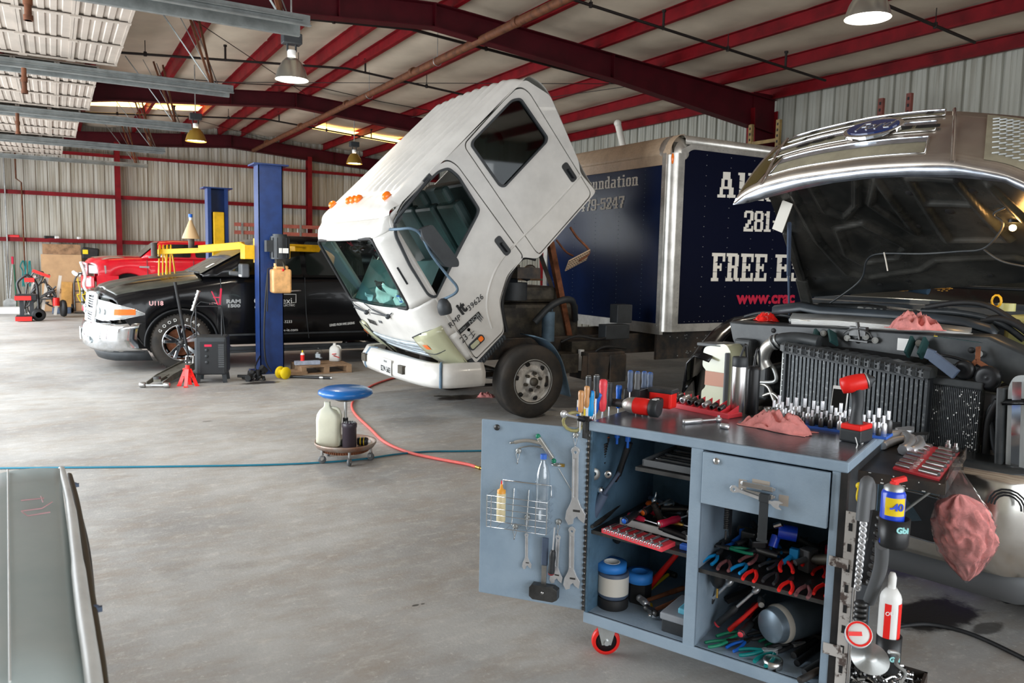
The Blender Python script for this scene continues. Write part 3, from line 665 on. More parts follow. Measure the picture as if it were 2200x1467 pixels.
 b=MB();b.tube([gy(848,478,SY-.01),gy(853,468,SY-.05),gy(880,436,SY-.06),gy(922,384,SY-.03)],.017,8);b.bar(gy(862,462,SY-.01),gy(850,478,SY-.01),.05,.01,up=(0,1,0));b.bar(gy(912,392,SY-.01),gy(926,376,SY-.01),.05,.01,up=(0,1,0));obj('mirror_rod',b,'dark_plastic',t)
 P=[gy(899,492,my),gy(924,482,my),gy(981,560,my),gy(981,573,my),gy(955,574,my),gy(905,512,my)]
 po=rpoly([(p.x,p.z) for p in P],.03,4);b=MB();b.prism(po,lambda u_,v_,t_:Vector((u_,t_,v_)),my-.055,my+.03);obj('mirror',b,'dark_plastic',ma,bev=.015)
 q=gy(955,662,my+.08);b=MB();ax=Vector((.25,0,-.97));b.lathe([(.02,-.1),(.045,-.085),(.07,-.03),(.072,.03),(.06,.06)],16,q,ax);obj('convex_mirror',b,'dark_plastic',ma)
 # ---- side marker and door lettering
 L1=Vector(sp([(968,708)])[0]);L2=Vector(sp([(1046,636)])[0]);du=(L2-L1).normalized();X_=Vector((du.x,0,du.y));Z_=Vector((0,-1,0));Y_=Vector((-du.y,0,du.x))
 def dm(px,py):m=Matrix((X_,Y_,Z_)).transposed().to_4x4();m.translation=gy(px,py,SY-.004);return m
 text('lettering','RMP -  39626',.083,dm(968,706),'ink_black',t,sx=1.0,sp=1.08,shear=.12)
 text('lettering','it',.17,dm(992,676),'ink_black',t,off=.008,sx=.9)
 b=MB();m_=dm(988,718);b.box(m_ @ Vector((.155,.02,0)),(.32,.05,.002),m_.to_3x3());obj('nameplate',b,'ink_black',t)
 text('lettering','ISUZU',.03,m_ @ Matrix.Translation((.02,.01,.003)),'galv',t);text('lettering','NQR',.055,m_ @ Matrix.Translation((.15,.0,.003)),'galv',t,sx=1.3)
 text('lettering','23',.10,dm(994,738),'ink_black',t,sx=.9)
 b=MB();m_=dm(1017,725)
 b.lathe([(.0,0),(.018,0)],10,m_ @ Vector((.01,.1,.001)),Z_);b.bar(m_ @ Vector((-.03,.05,0)),m_ @ Vector((.05,.05,0)),.008,.002);b.bar(m_ @ Vector((.01,.09,0)),m_ @ Vector((.01,-.0,0)),.012,.002);b.bar(m_ @ Vector((-.02,.0,0)),m_ @ Vector((.04,.02,0)),.016,.002);obj('emblem',b,'ink_black',t)
 b=MB();m_=dm(1030,690)
 for i in range(3):b.add([m_ @ Vector(p) for p in ((.02*i,.06,0),(.012+.02*i,.07,0),(.018+.02*i,.0,0),(.012+.02*i,-.03+.01*i,0))],[(0,1,2,3)])
 obj('claw_decal',b,'grey_plastic',t,solid=.001)
 m_=dm(1013,744);b=MB();b.mesh(curve_mesh([rrect(-.03,.17,-.045,.035,.03)],.014),m_);ml=obj('side_marker',b,'dark_plastic',t);b=MB();b.mesh(curve_mesh([rrect(-.015,.095,-.03,.02,.015)],.018),m_);obj('marker_lens',b,'yellow_lens',ml);b=MB();b.mesh(curve_mesh([rrect(.1,.155,-.03,.02,.015)],.018),m_);obj('marker_lens',b,'amber',ml)
 # black step tread under the door
 b=MB();p0,p1=gy(1084,722,SY),gy(1026,786,SY);b.bar(p0+Vector((0,.05,-.0)),p1+Vector((0,.05,0)),.06,.12,up=(0,1,0));b.bar(gy(1014,768,SY+.03),gy(1028,790,SY+.03),.05,.1)
 for i in range(12):b.box(p0.lerp(p1,(i+.5)/12)+Vector((0,-.02,0)),(.02,.03,.05))
 obj('step_tread',b,'dark_plastic',t,bev=.004)
 # ---- bumper
 path=[(3.86,7.1),(3.5,7.08),(3.36,7.13),(3.27,7.26),(3.21,7.6),(3.17,8.2),(3.19,8.8),(3.24,9.12),(3.36,9.28),(3.6,9.32)]
 ps=smooth([(x,y,0) for x,y in path],5);secs=[]
 for i,p in enumerate(ps):
  tn=(ps[min(i+1,len(ps)-1)]-ps[max(i-1,0)]).normalized();n_=Vector((tn.y,-tn.x,0));n_=-n_ if n_.dot(Vector((1,.0,0))) > 0 and i > 8 else n_
  n_=Vector((-tn.y,tn.x,0));n_=n_ if n_.x > 0 or i < 9 else n_
  ins=Vector((3.9,8.2,0))-p;n_=ins.normalized()
  k=i/(len(ps)-1);zb=.385+.0*k;h=.235
  secs.append([p+n_*.10+Vector((0,0,zb)),p+n_*.02+Vector((0,0,zb)),p+Vector((0,0,zb+.04)),p+Vector((0,0,zb+h*.62)),p+n_*.06+Vector((0,0,zb+h)),p+n_*.16+Vector((0,0,zb+h))])
 b=MB();b.loft(secs,False,False);bu=obj('bumper',b,'white_paint',t,solid=.01)
 for k0,k1 in ((8,9),(31,32)):
  b=MB();sec=secs[k0+2 if k0 < 20 else k0];b.tube([Vector(p)+(Vector(p)-Vector((3.9,8.2,p[2]))).normalized()*.006 for p in sec[1:]],.017,6);obj('bumper_strap',b,'fender_blue',bu)
 for yy in (7.68,8.83):b=MB();b.bx(3.165,3.215,yy,yy+.13,.46,.55);obj('bumper_slot',b,'grease',bu)
 b=MB();b.box((3.158,8.15,.49),(.004,.34,.17));lp=obj('licence_plate',b,'white_plastic',bu)
 mx=X4((3.154,8.285,.43),x=(0,-1,0),y=(0,0,1));text('plate_number','BZW-5603',.09,mx,'ink_black',lp,sx=.72,off=.0015)
 text('plate_state','TEXAS',.035,X4((3.154,8.20,.535),x=(0,-1,0),y=(0,0,1)),'ink_black',lp)
 # ---- wheels
 wx=gy(1146,812,7.05).x;wy=7.05
 wh=side_wheel(wx,wy,.40,.22,.235,t,'truck')
 b=MB()
 for k in (.25,.4,.6,.75):b.lathe([(.401,.22*k-.004),(.3985,.22*k),(.401,.22*k+.004)],48,(wx,wy,.4),(0,1,0),cap=False)
 obj('tread_groove',b,'black_rubber',wh,fix=False)
 b=MB();b.lathe([(.238,.0),(.232,.012),(.222,.05),(.21,.055),(.17,.03),(.12,.02),(.118,.035),(.075,.035),(.07,-.0),(0,-.0)],40,(wx,wy,.4),(0,1,0),cap=False);rm=obj('rim',b,'rim_white',wh,fix=False)
 b=MB();b.lathe([(.235,-.002),(.24,-.006),(.245,-.002),(.24,.002)],40,(wx,wy,.4),(0,1,0),cap=False);obj('rim_edge',b,'galv',rm,fix=False)
 for i in range(6):
  a_=i*math.pi/3+.3;b=MB();p=Vector((wx+.093*math.cos(a_),wy+.0,.4+.093*math.sin(a_)));b.cyl(p+Vector((0,.03,0)),p+Vector((0,-.012,0)),.018,n=6);obj('lug_nut',b,'grease',rm)
  a_ += .5;p=Vector((wx+.19*math.cos(a_),wy+.03,.4+.19*math.sin(a_)));b=MB();b.lathe([(0,0),(.026,0),(.028,.02)],12,p,(0,1,0));obj('rim_slot',b,'black_rubber',rm)
 b=MB();b.lathe([(0,-.055),(.03,-.05),(.045,-.03),(.05,.03)],16,(wx,wy,.4),(0,1,0));obj('hub',b,'grease',wh)
 side_wheel(wx,9.0,.40,.22,.235,t,'truck')
 for yy in (7.12,7.4,8.8,9.1):side_wheel(10.2,yy,.40,.22,.235,t,'truck')
 for yy in (7.12,):
  b=MB();b.lathe([(.235,.0),(.2,.1),(.1,.14),(0,.14)],24,(10.2,yy,.4),(0,1,0),cap=False);obj('rim',b,'rim_white',t,fix=False)
 # ---- chassis
 for yy in (7.62,8.62):b=MB();b.bx(3.6,11.2,yy-.04,yy+.04,.58,.82);obj('frame_rail',b,'frame_black',t,bev=.01)
 b=MB();b.bx(6.35,11.2,7.3,7.34,.52,.86);obj('side_rail',b,'frame_black',t)
 b=MB()
 for i in range(90):b.box((6.5+random.Random(i).random()*4.5,7.295,.55+random.Random(i+500).random()*.28),(.012,.01,.012))
 obj('rail_bolt',b,'galv',t)
 for i,x in enumerate((3.8,4.9,5.7,7.5,9.0,11)):b=MB();b.bx(x-.05,x+.05,7.6,8.65,.62,.78);obj('cross_member',b,'grease',t)
 b=MB();b.bx(4.25,5.5,7.75,8.5,.7,1.2);b.bx(4.4,5.2,7.8,8.4,1.2,1.4);b.cyl((4.2,8.1,.95),(4.05,8.1,.95),.3,n=16);obj('engine',b,'grease',t,bev=.05)
 b=MB();b.cyl((4.5,7.65,1.25),(4.5,7.65,1.45),.16,n=16);b.tube(smooth([(4.5,7.65,1.45),(4.6,7.8,1.55),(4.9,8,1.5)],5),.05);b.tube(smooth([(4.7,7.5,1.0),(4.9,7.45,1.2),(5.2,7.5,1.25),(5.4,7.7,1.0)],6),.04);obj('intake',b,'dark_plastic',t)
 b=MB();b.bar((4.2,8.0,.38),(4.65,7.1,.4),.1,.09);b.bar((4.5,7.2,.36),(4.5,9.1,.36),.1,.1);b.bar((3.7,7.55,.42),(5.3,7.55,.44),.07,.05);b.bar((3.75,7.5,.33),(4.3,7.5,.31),.12,.02);obj('axle',b,'frame_black',t,bev=.01)
 # filters, tanks, boxes behind the wheel
 def ob(nm,m_,*bs,bev=.008):
  b=MB()
  for f in bs:f(b)
  return obj(nm,b,m_,t,bev=bev)
 p=gy(1178,690,7.5);ob('air_tank','fender_blue',lambda b:b.cyl((p.x,7.5,.78),(p.x,7.5,1.12),.075,n=16),lambda b:b.tube(smooth([(p.x-.04,7.5,1.12),(p.x-.03,7.5,1.17),(p.x+.04,7.5,1.17),(p.x+.05,7.5,1.12)],4),.007))
 p=gy(1248,775,7.3);ob('oil_filter','white_plastic',lambda b:b.cyl((p.x,7.3,p.z-.11),(p.x,7.3,p.z+.06),.05,n=16),lambda b:b.cyl((p.x,7.3,p.z+.06),(p.x,7.3,p.z+.13),.035,n=12))
 ob('fuel_filter_bracket','grease',lambda b:b.bx(p.x-.35,p.x-.1,7.2,7.5,p.z-.12,p.z+.1),lambda b:b.bx(p.x-.1,p.x+.45,7.35,7.6,p.z+.05,p.z+.22))
 p=gy(1300,785,7.1);ob('battery_box','frame_black',lambda b:b.bx(p.x-.22,p.x+.3,7.12,7.5,p.z-.17,p.z+.15),lambda b:b.bx(p.x+.07,p.x+.3,7.09,7.12,p.z-.2,p.z+.12),lambda b:b.add([(p.x+.02,7.1,p.z-.22),(p.x-.3,7.15,p.z-.14),(p.x-.28,7.15,p.z+.12),(p.x+.07,7.1,p.z+.1)],[(0,1,2,3)]))
 p=gy(1335,690,7.3);ob('electrical_box','dark_plastic',lambda b:b.bx(p.x-.1,p.x+.12,7.25,7.4,p.z-.02,p.z+.2),lambda b:b.bx(p.x-.3,p.x+.05,7.2,7.35,p.z-.2,p.z-.03))
 ob('hose','black_rubber',lambda b:b.tube(smooth([gy(1205,735,7.3),gy(1240,722,7.25),gy(1290,728,7.2),gy(1330,712,7.3)],6),.014),lambda b:b.tube(smooth([gy(1280,755,7.2),gy(1300,745,7.15),gy(1345,748,7.2)],5),.016),lambda b:b.tube(smooth([gy(1262,780,7.25),gy(1285,775,7.2),gy(1300,752,7.2)],5),.008),bev=0)
 # mud guard behind the wheel
 b=MB();L=[(1148,722),(1180,735),(1205,770),(1218,815),(1226,852)];A=smooth([gy(x,z,7.12) for x,z in L],5);b.loft([[p,p+Vector((0,.3,.0))] for p in A],False,False);obj('mud_guard',b,'fender_blue',t,solid=.012)
 # tilt strut and perforated step hanging from the cab's underside
 b=MB();b.bar(gy(1182,520,7.75),gy(1222,725,7.75),.07,.07);obj('tilt_strut',b,'rust',t)
 b=MB();b.bar(gy(1160,545,8.2),gy(1215,700,8.0),.05,.05);b.bx(4.4,4.7,7.4,9.0,1.5,1.62);obj('cab_support',b,'frame_black',t)
 b=MB();b.tube(smooth([gy(1225,488,7.4),gy(1240,510,7.38),(gy(1264,535,7.35)),gy(1262,548,7.35),gy(1245,560,7.35)],4),.014,6);b.tube(smooth([gy(1195,515,7.6),gy(1215,540,7.55),gy(1232,550,7.5)],4),.012,6);obj('step_frame',b,'rust',t)
 Pq=[gy(1264,540,7.35),gy(1222,555,7.5),gy(1214,580,7.5),gy(1248,548,7.35),gy(1262,552,7.33)]
 a1,a2,a3=gy(1268,536,7.3),gy(1222,560,7.3),gy(1214,582,7.42)
 b=MB();b.grid(lambda p,q:a1.lerp(a2,p)+(a3-a2)*q,10,4,sm=False);obj('perforated_step',b,'tan_paint',t,solid=.01)
 b=MB()
 for i in range(10):
  for j in range(4):c_=a1.lerp(a2,(i+.5)/10)+(a3-a2)*((j+.5)/4)+Vector((0,-.008,0));b.lathe([(0,0),(.009,0)],6,c_,(0,1,0))
 obj('step_hole',b,'black_rubber',t)
 # ---- cargo box
 x0,x1,y0,y1,z0,z1=6.3,11.08,7.1,9.85,.89,3.23
 b=MB();b.bx(x0+.05,x1,y0+.05,y1-.05,z0+.05,z1-.1);bxo=obj('cargo_box',b,'grease',t)
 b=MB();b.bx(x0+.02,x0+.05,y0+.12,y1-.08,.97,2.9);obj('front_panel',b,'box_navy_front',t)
 # side panel with a rounded upper front corner
 po=[(x0+.19,.975),(x1,.975),(x1,3.06)]+[(x0+.19+.17-.17*math.sin(R(a_)),3.06-.17+.17*math.cos(R(a_))) for a_ in range(0,91,15)]
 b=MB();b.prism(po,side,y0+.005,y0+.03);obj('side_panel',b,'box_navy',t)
 b=MB();b.bx(x0+.12,x1,y0-.004,y0+.03,.88,.975);b.bx(x0,x0+.05,y0+.1,y1,.84,.97);b.bx(x1-.1,x1,y0-.004,y0+.03,.9,3.2);obj('bottom_rail',b,'alu',t)
 po2=[(x0+.14,2.9),(x0+.19,2.89)]+[(x0+.36-.17*math.cos(R(a_)),2.89+.17*math.sin(R(a_))) for a_ in range(0,91,15)]+[(x1,3.06),(x1,3.12),(x0+.3,3.12),(x0+.14,3.05)]
 b=MB();b.prism(po2,side,y0-.002,y0+.03);obj('top_rail',b,'alu',t)
 b=MB();pr_=[(x0+.2,y0+.0,3.12),(x0+.2,y0+.02,3.16),(x0+.2,y0+.08,3.2)];b.loft([[(x,y0,3.11),(x,y0+.005,3.18),(x,y0+.04,3.215),(x,y0+.12,3.225)] for x in (x0+.2,x1)],False,False);obj('roof_rail',b,'alu',t,solid=.01)
 # roof cap: front wraps back in a big radius
 def cap(u_,v_):
  a_=u_*math.pi/2;y=lerp(y0+.04,y1,v_);return (x0+.22-.22*math.cos(a_) if u_ <= 1 else 0,y,2.98+.25*math.sin(a_))
 b=MB();b.grid(cap,10,4);b.bx(x0,x0+.03,y0+.1,y1,2.87,2.99);obj('roof_cap',b,'tan_paint',t,fix=False,solid=.004)
 b=MB();b.bx(x0+.22,x1,y0+.1,y1-.1,3.2,3.23);obj('roof_sheet',b,'alu',t)
 b=MB();b.lathe([(.115,0),(.115,2.12)],24,(x0+.115,y0+.115,.88),(0,0,1),cap=True);b.bx(x0-.006,x0+.02,y0+.1,y0+.17,.88,3.0);b.bx(x0+.1,x0+.19,y0-.006,y0+.01,.88,3.0);obj('corner_post',b,'alu',t)
 b=MB();b.bx(x0,x0+.05,y1-.1,y1,.88,3.2);obj('corner_post',b,'alu',t)
 b=MB();b.sph((x0+.2,y0+.2,3.0),.205,24,12,(1,1,1.13));cpz=obj('corner_cap',b,'alu',t)
 # clearance lamp
 dl=Vector((-.7,-.7,0));q=Vector((x0+.115,y0+.115,2.93))+dl.normalized()*.125;b=MB();b.sph(q,.05,14,8,(.5,1.3,.35),frame(dl) @ Matrix(((0,0,1),(0,1,0),(-1,0,0))));obj('clearance_lamp',b,'amber',t)
 # rivets
 b=MB()
 for x in [x0+.55+.406*i for i in range(12)]:
  for k in range(17):b.box((x,y0+.003,1.06+k*.122),(.008,.006,.008))
 for i in range(62):b.box((x0+.4+i*.08,y0-.004,3.09),(.008,.006,.008));b.box((x0+.3+i*.08,y0+.003,1.0),(.007,.006,.007))
 for k in range(36):b.box((x0+.165,y0-.008,.95+k*.057),(.008,.006,.008));b.box((x0-.008,y0+.15,.95+k*.057),(.006,.008,.008))
 obj('rivet',b,'galv',t)['kind']='stuff'
 b=MB()
 for y in [y0+.5+.5*i for i in range(5)]:
  for k in range(34):b.box((x0+.018,y,1.02+k*.055),(.006,.007,.007))
 obj('rivet',b,'fender_blue',t)['kind']='stuff'
 # lettering: narrow slab capitals with cracks
 slab(t,'FREE',gy(1527,604,y0),gy(1645,604,y0),gy(1530,543,y0).z-gy(1527,604,y0).z,'x')
 slab(t,'ES',gy(1663,604,y0),gy(1730,604,y0),gy(1530,543,y0).z-gy(1527,604,y0).z,'x')
 slab(t,'All',gy(1541,424,y0),gy(1622,426,y0),.31,'x');slab(t,'to',gy(1622,430,y0),gy(1665,434,y0),.24,'x')
 slab(t,'281',gy(1597,497,y0),gy(1655,498,y0),.26,'x');slab(t,'-',gy(1659,497,y0),gy(1667,498,y0),.26,'x')
 text('web_address','www.crac',.22,X4(gy(1583,652,y0-.002),x=(1,0,0),y=(0,0,1)),'ink_red',t,off=.008,sx=1.2)
 f0=x0+.016
 slab(t,'Foundation',gx(1248,411,f0),gx(1371,398,f0),.155,'y');slab(t,'479-5247',gx(1246,455,f0),gx(1341,446,f0),.15,'y')
 return t
# narrow slab-serif glyphs out of strokes on a 4 x 6 grid: (x0,y0,x1,y1) boxes
GL={
 'F':[(0,0,2.2,.7),(.5,0,1.7,6),(0,5.3,4,6),(3.3,4.2,4,6),(1.7,2.7,3,3.3),(2.5,2.2,3,3.8)],
 'R':[(0,0,2.2,.7),(.5,0,1.7,6),(0,5.3,3.4,6),(2.7,3.2,3.8,5.7),(1.7,2.8,3.3,3.4),(2.5,.3,3.6,3.0),(3.1,0,4.1,.7)],
 'E':[(0,0,4,.7),(.5,0,1.7,6),(0,5.3,4,6),(3.3,4.2,4,6),(1.7,2.7,3,3.3),(2.5,2.2,3,3.8),(3.3,0,4,1.8)],
 'S':[(.3,5.3,3.6,6),(0,3.6,1.2,5.6),(.3,2.8,3.6,3.6),(2.7,.5,3.9,3.2),(.2,0,3.5,.7),(0,0,.6,1.9),(3.3,4.2,3.9,6)],
 'A':[(0,0,1.9,.7),(2.3,0,4.3,.7),(.5,.5,1.2,2.4),(.8,2.2,1.5,4.4),(1.1,4.2,1.9,6),(1.9,4.2,2.8,6),(1.4,5.0,2.5,6),(2.3,2.2,3.2,4.4),(2.7,.5,3.7,2.4),(1,2.0,3.2,2.6)],
 'l':[(0,0,2,.6),(.4,0,1.6,6),(0,5.4,1.6,6)],
 't':[(.5,0,1.6,5.2),(0,3.6,2.4,4.1),(1.3,0,2.4,.6)],
 'o':[(0,.5,1,3.7),(1.9,.5,2.9,3.7),(.4,0,2.5,.6),(.4,3.6,2.5,4.2)],
 'u':[(.3,.4,1.3,4.1),(0,3.6,1.3,4.1),(1,0,2.3,.6),(2.1,0,3.1,4.1),(1.8,3.6,3.1,4.1),(2.1,0,3.5,.5)],
 'n':[(0,0,1.8,.5),(.4,0,1.3,4.1),(0,3.6,1.3,4.1),(1.2,3.6,2.8,4.2),(2.2,0,3.2,3.9),(1.9,0,3.6,.5)],
 'd':[(0,.5,1,3.7),(.4,0,2.2,.6),(.4,3.6,2.2,4.2),(1.9,0,2.9,6),(1.5,5.5,2.9,6),(1.9,0,3.3,.5)],
 'a':[(.3,3.6,2.5,4.2),(1.9,0,2.9,3.9),(.3,2.0,2.2,2.5),(0,.3,1,2.2),(.3,0,2.2,.5),(1.9,0,3.3,.5)],
 'i':[(0,0,2,.5),(.5,0,1.5,4.1),(0,3.6,1.5,4.1),(.5,4.9,1.5,5.8)],
 '2':[(0,4,.9,5.6),(.4,5.3,3,6),(2.3,3.2,3.4,5.7),(1.4,2.1,2.6,3.4),(.6,1.1,1.8,2.3),(0,0,3.4,.8),(0,.6,1,1.3),(2.9,.0,3.4,1.6)],
 '8':[(0,3.4,1,5.5),(2.4,3.4,3.4,5.5),(.4,5.3,3,6),(.4,2.8,3,3.6),(0,.5,1,2.9),(2.4,.5,3.4,2.9),(.4,0,3,.7)],
 '1':[(0,0,2.6,.7),(.7,0,1.9,6),(0,4.7,1.0,5.3)],
 '4':[(2,0,3,6),(0,1.6,3.6,2.3),(0,1.9,.8,3.2),(.5,3,1.3,4.4),(1.1,4.2,2.1,5.7),(1.4,0,3.5,.5)],
 '7':[(0,5.2,3.4,6),(0,4.4,.6,6),(2.3,3.8,3.3,5.4),(1.7,2.0,2.7,4.0),(1.1,0,2.2,2.2)],
 '9':[(0,3,1,5.6),(.4,5.3,3,6),(.4,2.5,2.6,3.1),(2.4,.6,3.4,5.6),(.5,0,2.9,.6),(0,.2,.9,1.5)],
 '5':[(0,5.2,3.2,6),(0,3,.8,5.8),(.4,3.2,2.8,3.9),(2.3,.5,3.3,3.6),(.4,0,2.8,.7),(0,.2,.9,1.5)],
 '-':[(0,2.6,2,3.2)],
}
def slab(parent,s,a,c,h,ax):
 ws=[max(q[2] for q in GL[ch]) if ch in GL else 2 for ch in s];tot=sum(ws)+.45*(len(s)-1);d=(c-a);L=d.length;d.normalize();k=L/tot;kz=h/6;x=0
 nrm=Vector((0,-1,0)) if ax == 'x' else Vector((-1,0,0));rnd=random.Random(len(s)+ord(s[0]))
 for ch,w_ in zip(s,ws):
  b=MB()
  for gi,(x0,y0,x1,y1) in enumerate(GL[ch]):
   # split strokes so that dark cracks run through them
   n=max(1,int((y1-y0)/1.6));ys=[y0+(y1-y0)*i/n for i in range(n+1)]
   for i in range(n):
    lo_,hi_=ys[i]+(.05 if i else 0),ys[i+1]-(.05 if i < n-1 else 0);sl=(rnd.random()-.5)*.5 if n > 1 and h > .18 else 0
    pts=[(x0,lo_+(sl if i else 0)),(x1,lo_-(sl if i else 0)),(x1,hi_),(x0,hi_)]
    vs=[a+d*((x+px)*k)+Vector((0,0,py*kz))+nrm*o for o in (0,.003+.0005*gi) for px,py in pts]
    b.add(vs,[(0,1,2,3),(7,6,5,4),(0,4,5,1),(1,5,6,2),(2,6,7,3),(3,7,4,0)])
  obj('letter',b,'white_letter',parent);x += w_+.45
build_box_truck()
def pickup(root,Y0,W,x0,dz,prof,wx,wr,m,sill=.32,arch=.5,xe=6.2,name='body'):
 """body of a pickup whose nose looks to -X; prof: dict of height tables along x (relative to x0)"""
 mid=Y0+W/2
 def Xn(y):t=abs(y-mid)/(W/2);return x0+prof['bulge']*t**2.6
 def blend(x,y):k=max(0,1-(x-x0)/.9);return x+(Xn(y)-x0)*k*k*(1 if x < x0+.9 else 0)
 xs=sorted(set([x0,x0+.03,x0+.08,x0+.2,x0+.4]+[x0+.6+.2*i for i in range(int((xe-x0-.6)/.2))]+[wx+arch*math.cos(R(a)) for a in range(0,181,12)]+[xe]))
 secs=[]
 for x in xs:
  rx=x-x0;zs=interp(prof['sh'],rx)+dz;zc=interp(prof['ce'],rx)+dz;zb=interp(prof['bo'],rx)+dz
  if abs(x-wx) < arch:zb=max(zb,wr+dz+math.sqrt(arch**2-(x-wx)**2)*.98)
  tuck=.0
  pts=[(Y0+.06,zb),(Y0+.01,zb+.03),(Y0-.0,lerp(zb,zs,.5)),(Y0+.005,zs-.10),(Y0+.03,zs-.035),(Y0+.09,zs),(Y0+.22,lerp(zs,zc,.45)),(Y0+.38,lerp(zs,zc,.85)),(mid-.2,zc)]
  pts += [(2*mid-y,z) for y,z in reversed(pts)]
  secs.append([Vector((blend(x,y),y,z)) for y,z in pts])
 b=MB();b.loft(secs,False,False)
 o=obj(name,b,m,root,solid=.012)
 return o,Xn,mid
def surf(b,f,s0,s1,t0,t1,nu=10,nv=12):b.grid(lambda p,q:f(lerp(s0,s1,p),lerp(t0,t1,q)),nu,nv)
def build_ram():
 Y0,W,x0=12.05,1.98,.45;wx,wr=1.56,.41
 t=thing('pickup_truck','black crew cab pickup with chrome grille parked between the blue lift posts','pickup truck',(1.56,12.1,0))
 prof=dict(bulge=.30,sh=[(0,1.03),(.08,1.07),(.25,1.10),(.9,1.19),(1.5,1.31),(1.8,1.36),(5.6,1.40)],ce=[(0,1.06),(.08,1.16),(.25,1.22),(.6,1.29),(1.0,1.35),(1.4,1.395),(1.8,1.40),(5.6,1.38)],bo=[(0,.78),(.3,.76),(.42,.5),(.6,.36),(5.6,.34)])
 body,Xn,mid=pickup(t,Y0,W,x0,0,prof,wx,wr,'black_paint',arch=.50)
 # dusty hood skin
 def hood(u,v):
  x=lerp(x0+.10,1.86,u);y=lerp(Y0+.10,Y0+W-.1,v);rx=x-x0;zs=interp(prof['sh'],rx);zc=interp(prof['ce'],rx);e=min(v,1-v)*(W-.2)
  z=lerp(zs,zc,min(1,e/.5)**.6)+.012;k=max(0,1-rx/.9);xx=x+(Xn(y)-x0)*k*k;z += .02*math.exp(-((e-.42)/.05)**2)
  return (xx,y,z)
 b=MB();b.grid(hood,24,36);obj('hood',b,'dust_black',t,fix=False,solid=.012)
 # cab
 zr=1.99
 zt=[(0,1.38),(.95,1.93),(1.3,1.985),(2.6,1.99),(3.2,1.93),(3.6,1.42)];secs=[]
 for x in [1.86+q for q in (0,.2,.4,.6,.8,.95,1.1,1.3,1.7,2.2,2.6,2.9,3.2,3.4,3.6)]:
  z=interp(zt,x-1.86);k=(z-1.38)/.61;q=.03+.15*k
  pts=[(Y0+.015,1.36),(Y0+q,max(1.365,z-.06)),(Y0+q+.07,z),(mid-.3,z+.015)];pts += [(2*mid-y,zz) for y,zz in reversed(pts)]
  secs.append([Vector((x,y,zz)) for y,zz in pts])
 b=MB();b.loft(secs,False,False);obj('cab',b,'black_paint',t,solid=.01)
 b=MB()
 def wsf(u,v):z=lerp(1.385,1.92,u);k=(z-1.38)/.61;y=lerp(Y0+.10+.14*k,Y0+W-.10-.14*k,v);return (1.86+.95*u-.015-.05*math.sin(math.pi*v),y,z+.02)
 b.grid(wsf,8,12);ws=obj('windshield',b,'dust_glass',t,fix=False)
 b=MB();p=Vector(wsf(.25,.1));b.grid(lambda u,v:Vector(wsf(.14+.12*u,.07+.07*v))+Vector((-.01,0,.01)),1,1);obj('sticker',b,'white_plastic',ws,fix=False)
 b=MB();b.tube([wsf(.02,.1),Vector(wsf(.02,.35))+Vector((-.02,0,.01)),Vector(wsf(.05,.6))+Vector((-.02,0,.0))],.012,6);obj('wiper',b,'dark_plastic',t)
 sd=lambda u,v,q:Vector((u,Y0+.012+.16*max(0,(v-1.38))/.61-q,v))
 for po in ([(2.16,1.395),(3.02,1.89),(3.28,1.915),(3.30,1.40)],[(3.38,1.40),(3.37,1.915),(4.25,1.91),(4.32,1.40)]):
  b=MB();b.prism(rpoly(po,.05),sd,.0,.012);obj('side_window',b,'glass_dark',t)
 # shut lines, sill, handles
 for L in ([(2.10,1.33),(2.12,.85),(2.16,.40)],[(3.34,1.36),(3.36,.8),(3.4,.42)],[(4.36,1.36),(4.36,.42)]):
  b=MB();b.tube([(x,Y0-.008,z) for x,z in L],.006,5);obj('door_gap',b,'dark_plastic',t)
 for x in (3.08,4.1):b=MB();b.tube(smooth([(x,Y0-.005,1.15),(x+.03,Y0-.04,1.155),(x+.17,Y0-.04,1.16),(x+.2,Y0-.005,1.16)],4),.014,6);obj('door_handle',b,'chrome',t)
 b=MB();b.bx(2.12,5.9,Y0-.05,Y0+.06,.27,.32);b.bx(2.15,5.8,Y0-.1,Y0-.04,.24,.27);b.box((4.0,Y0-.006,.50),(3.6,.012,.03));obj('running_board',b,'dark_plastic',t,bev=.01)
 # fender flare lip
 b=MB();b.tube([(wx+.49*math.cos(R(a)),Y0+.0,wr+.49*math.sin(R(a))*.98) for a in range(8,185,8)],.016,6);obj('wheel_arch_lip',b,'black_plastic',t)
 b=MB();b.bx(.9,2.2,Y0+.35,Y0+W-.35,.3,.95);b.bx(2.2,5.8,Y0+.25,Y0+W-.25,.36,.5);obj('underbody',b,'black_rubber',t)
 # grille with chrome surround and bars
 F=lambda yy,z,o=0:Vector((Xn(yy)-.01-o+.10*max(0,z-.75)-.015,yy,z))
 yl=lambda k:mid-k*.60
 b=MB();b.grid(lambda p,q:F(lerp(mid-.62,mid+.62,q),lerp(.62,1.08,p),.0),8,20);obj('grille_back',b,'black_rubber',t,fix=False)
 fr=[(mid-.60,1.10),(mid-.56,.64),(mid+.56,.64),(mid+.60,1.10)]
 b=MB()
 for i in range(4):
  (a,z0),(c,z1)=fr[i],fr[(i+1) % 4]
  b.tube([F(lerp(a,c,k/12),lerp(z0,z1,k/12),.02) for k in range(13)],.038 if i % 2 else .045,8)
 b.tube([F(lerp(mid-.58,mid+.58,k/12),.86,.03) for k in range(13)],.035,8);b.tube([F(mid,z,.03) for z in (.62,.86,1.1)],.035,8);g=obj('grille',b,'chrome',t)
 b=MB()
 for z in (.70,.735,.77,.805,.92,.955,.99,1.025):b.tube([F(lerp(mid-.55,mid+.55,k/12),z,.012) for k in range(13)],.011,6)
 obj('grille_bar',b,'chrome',g)
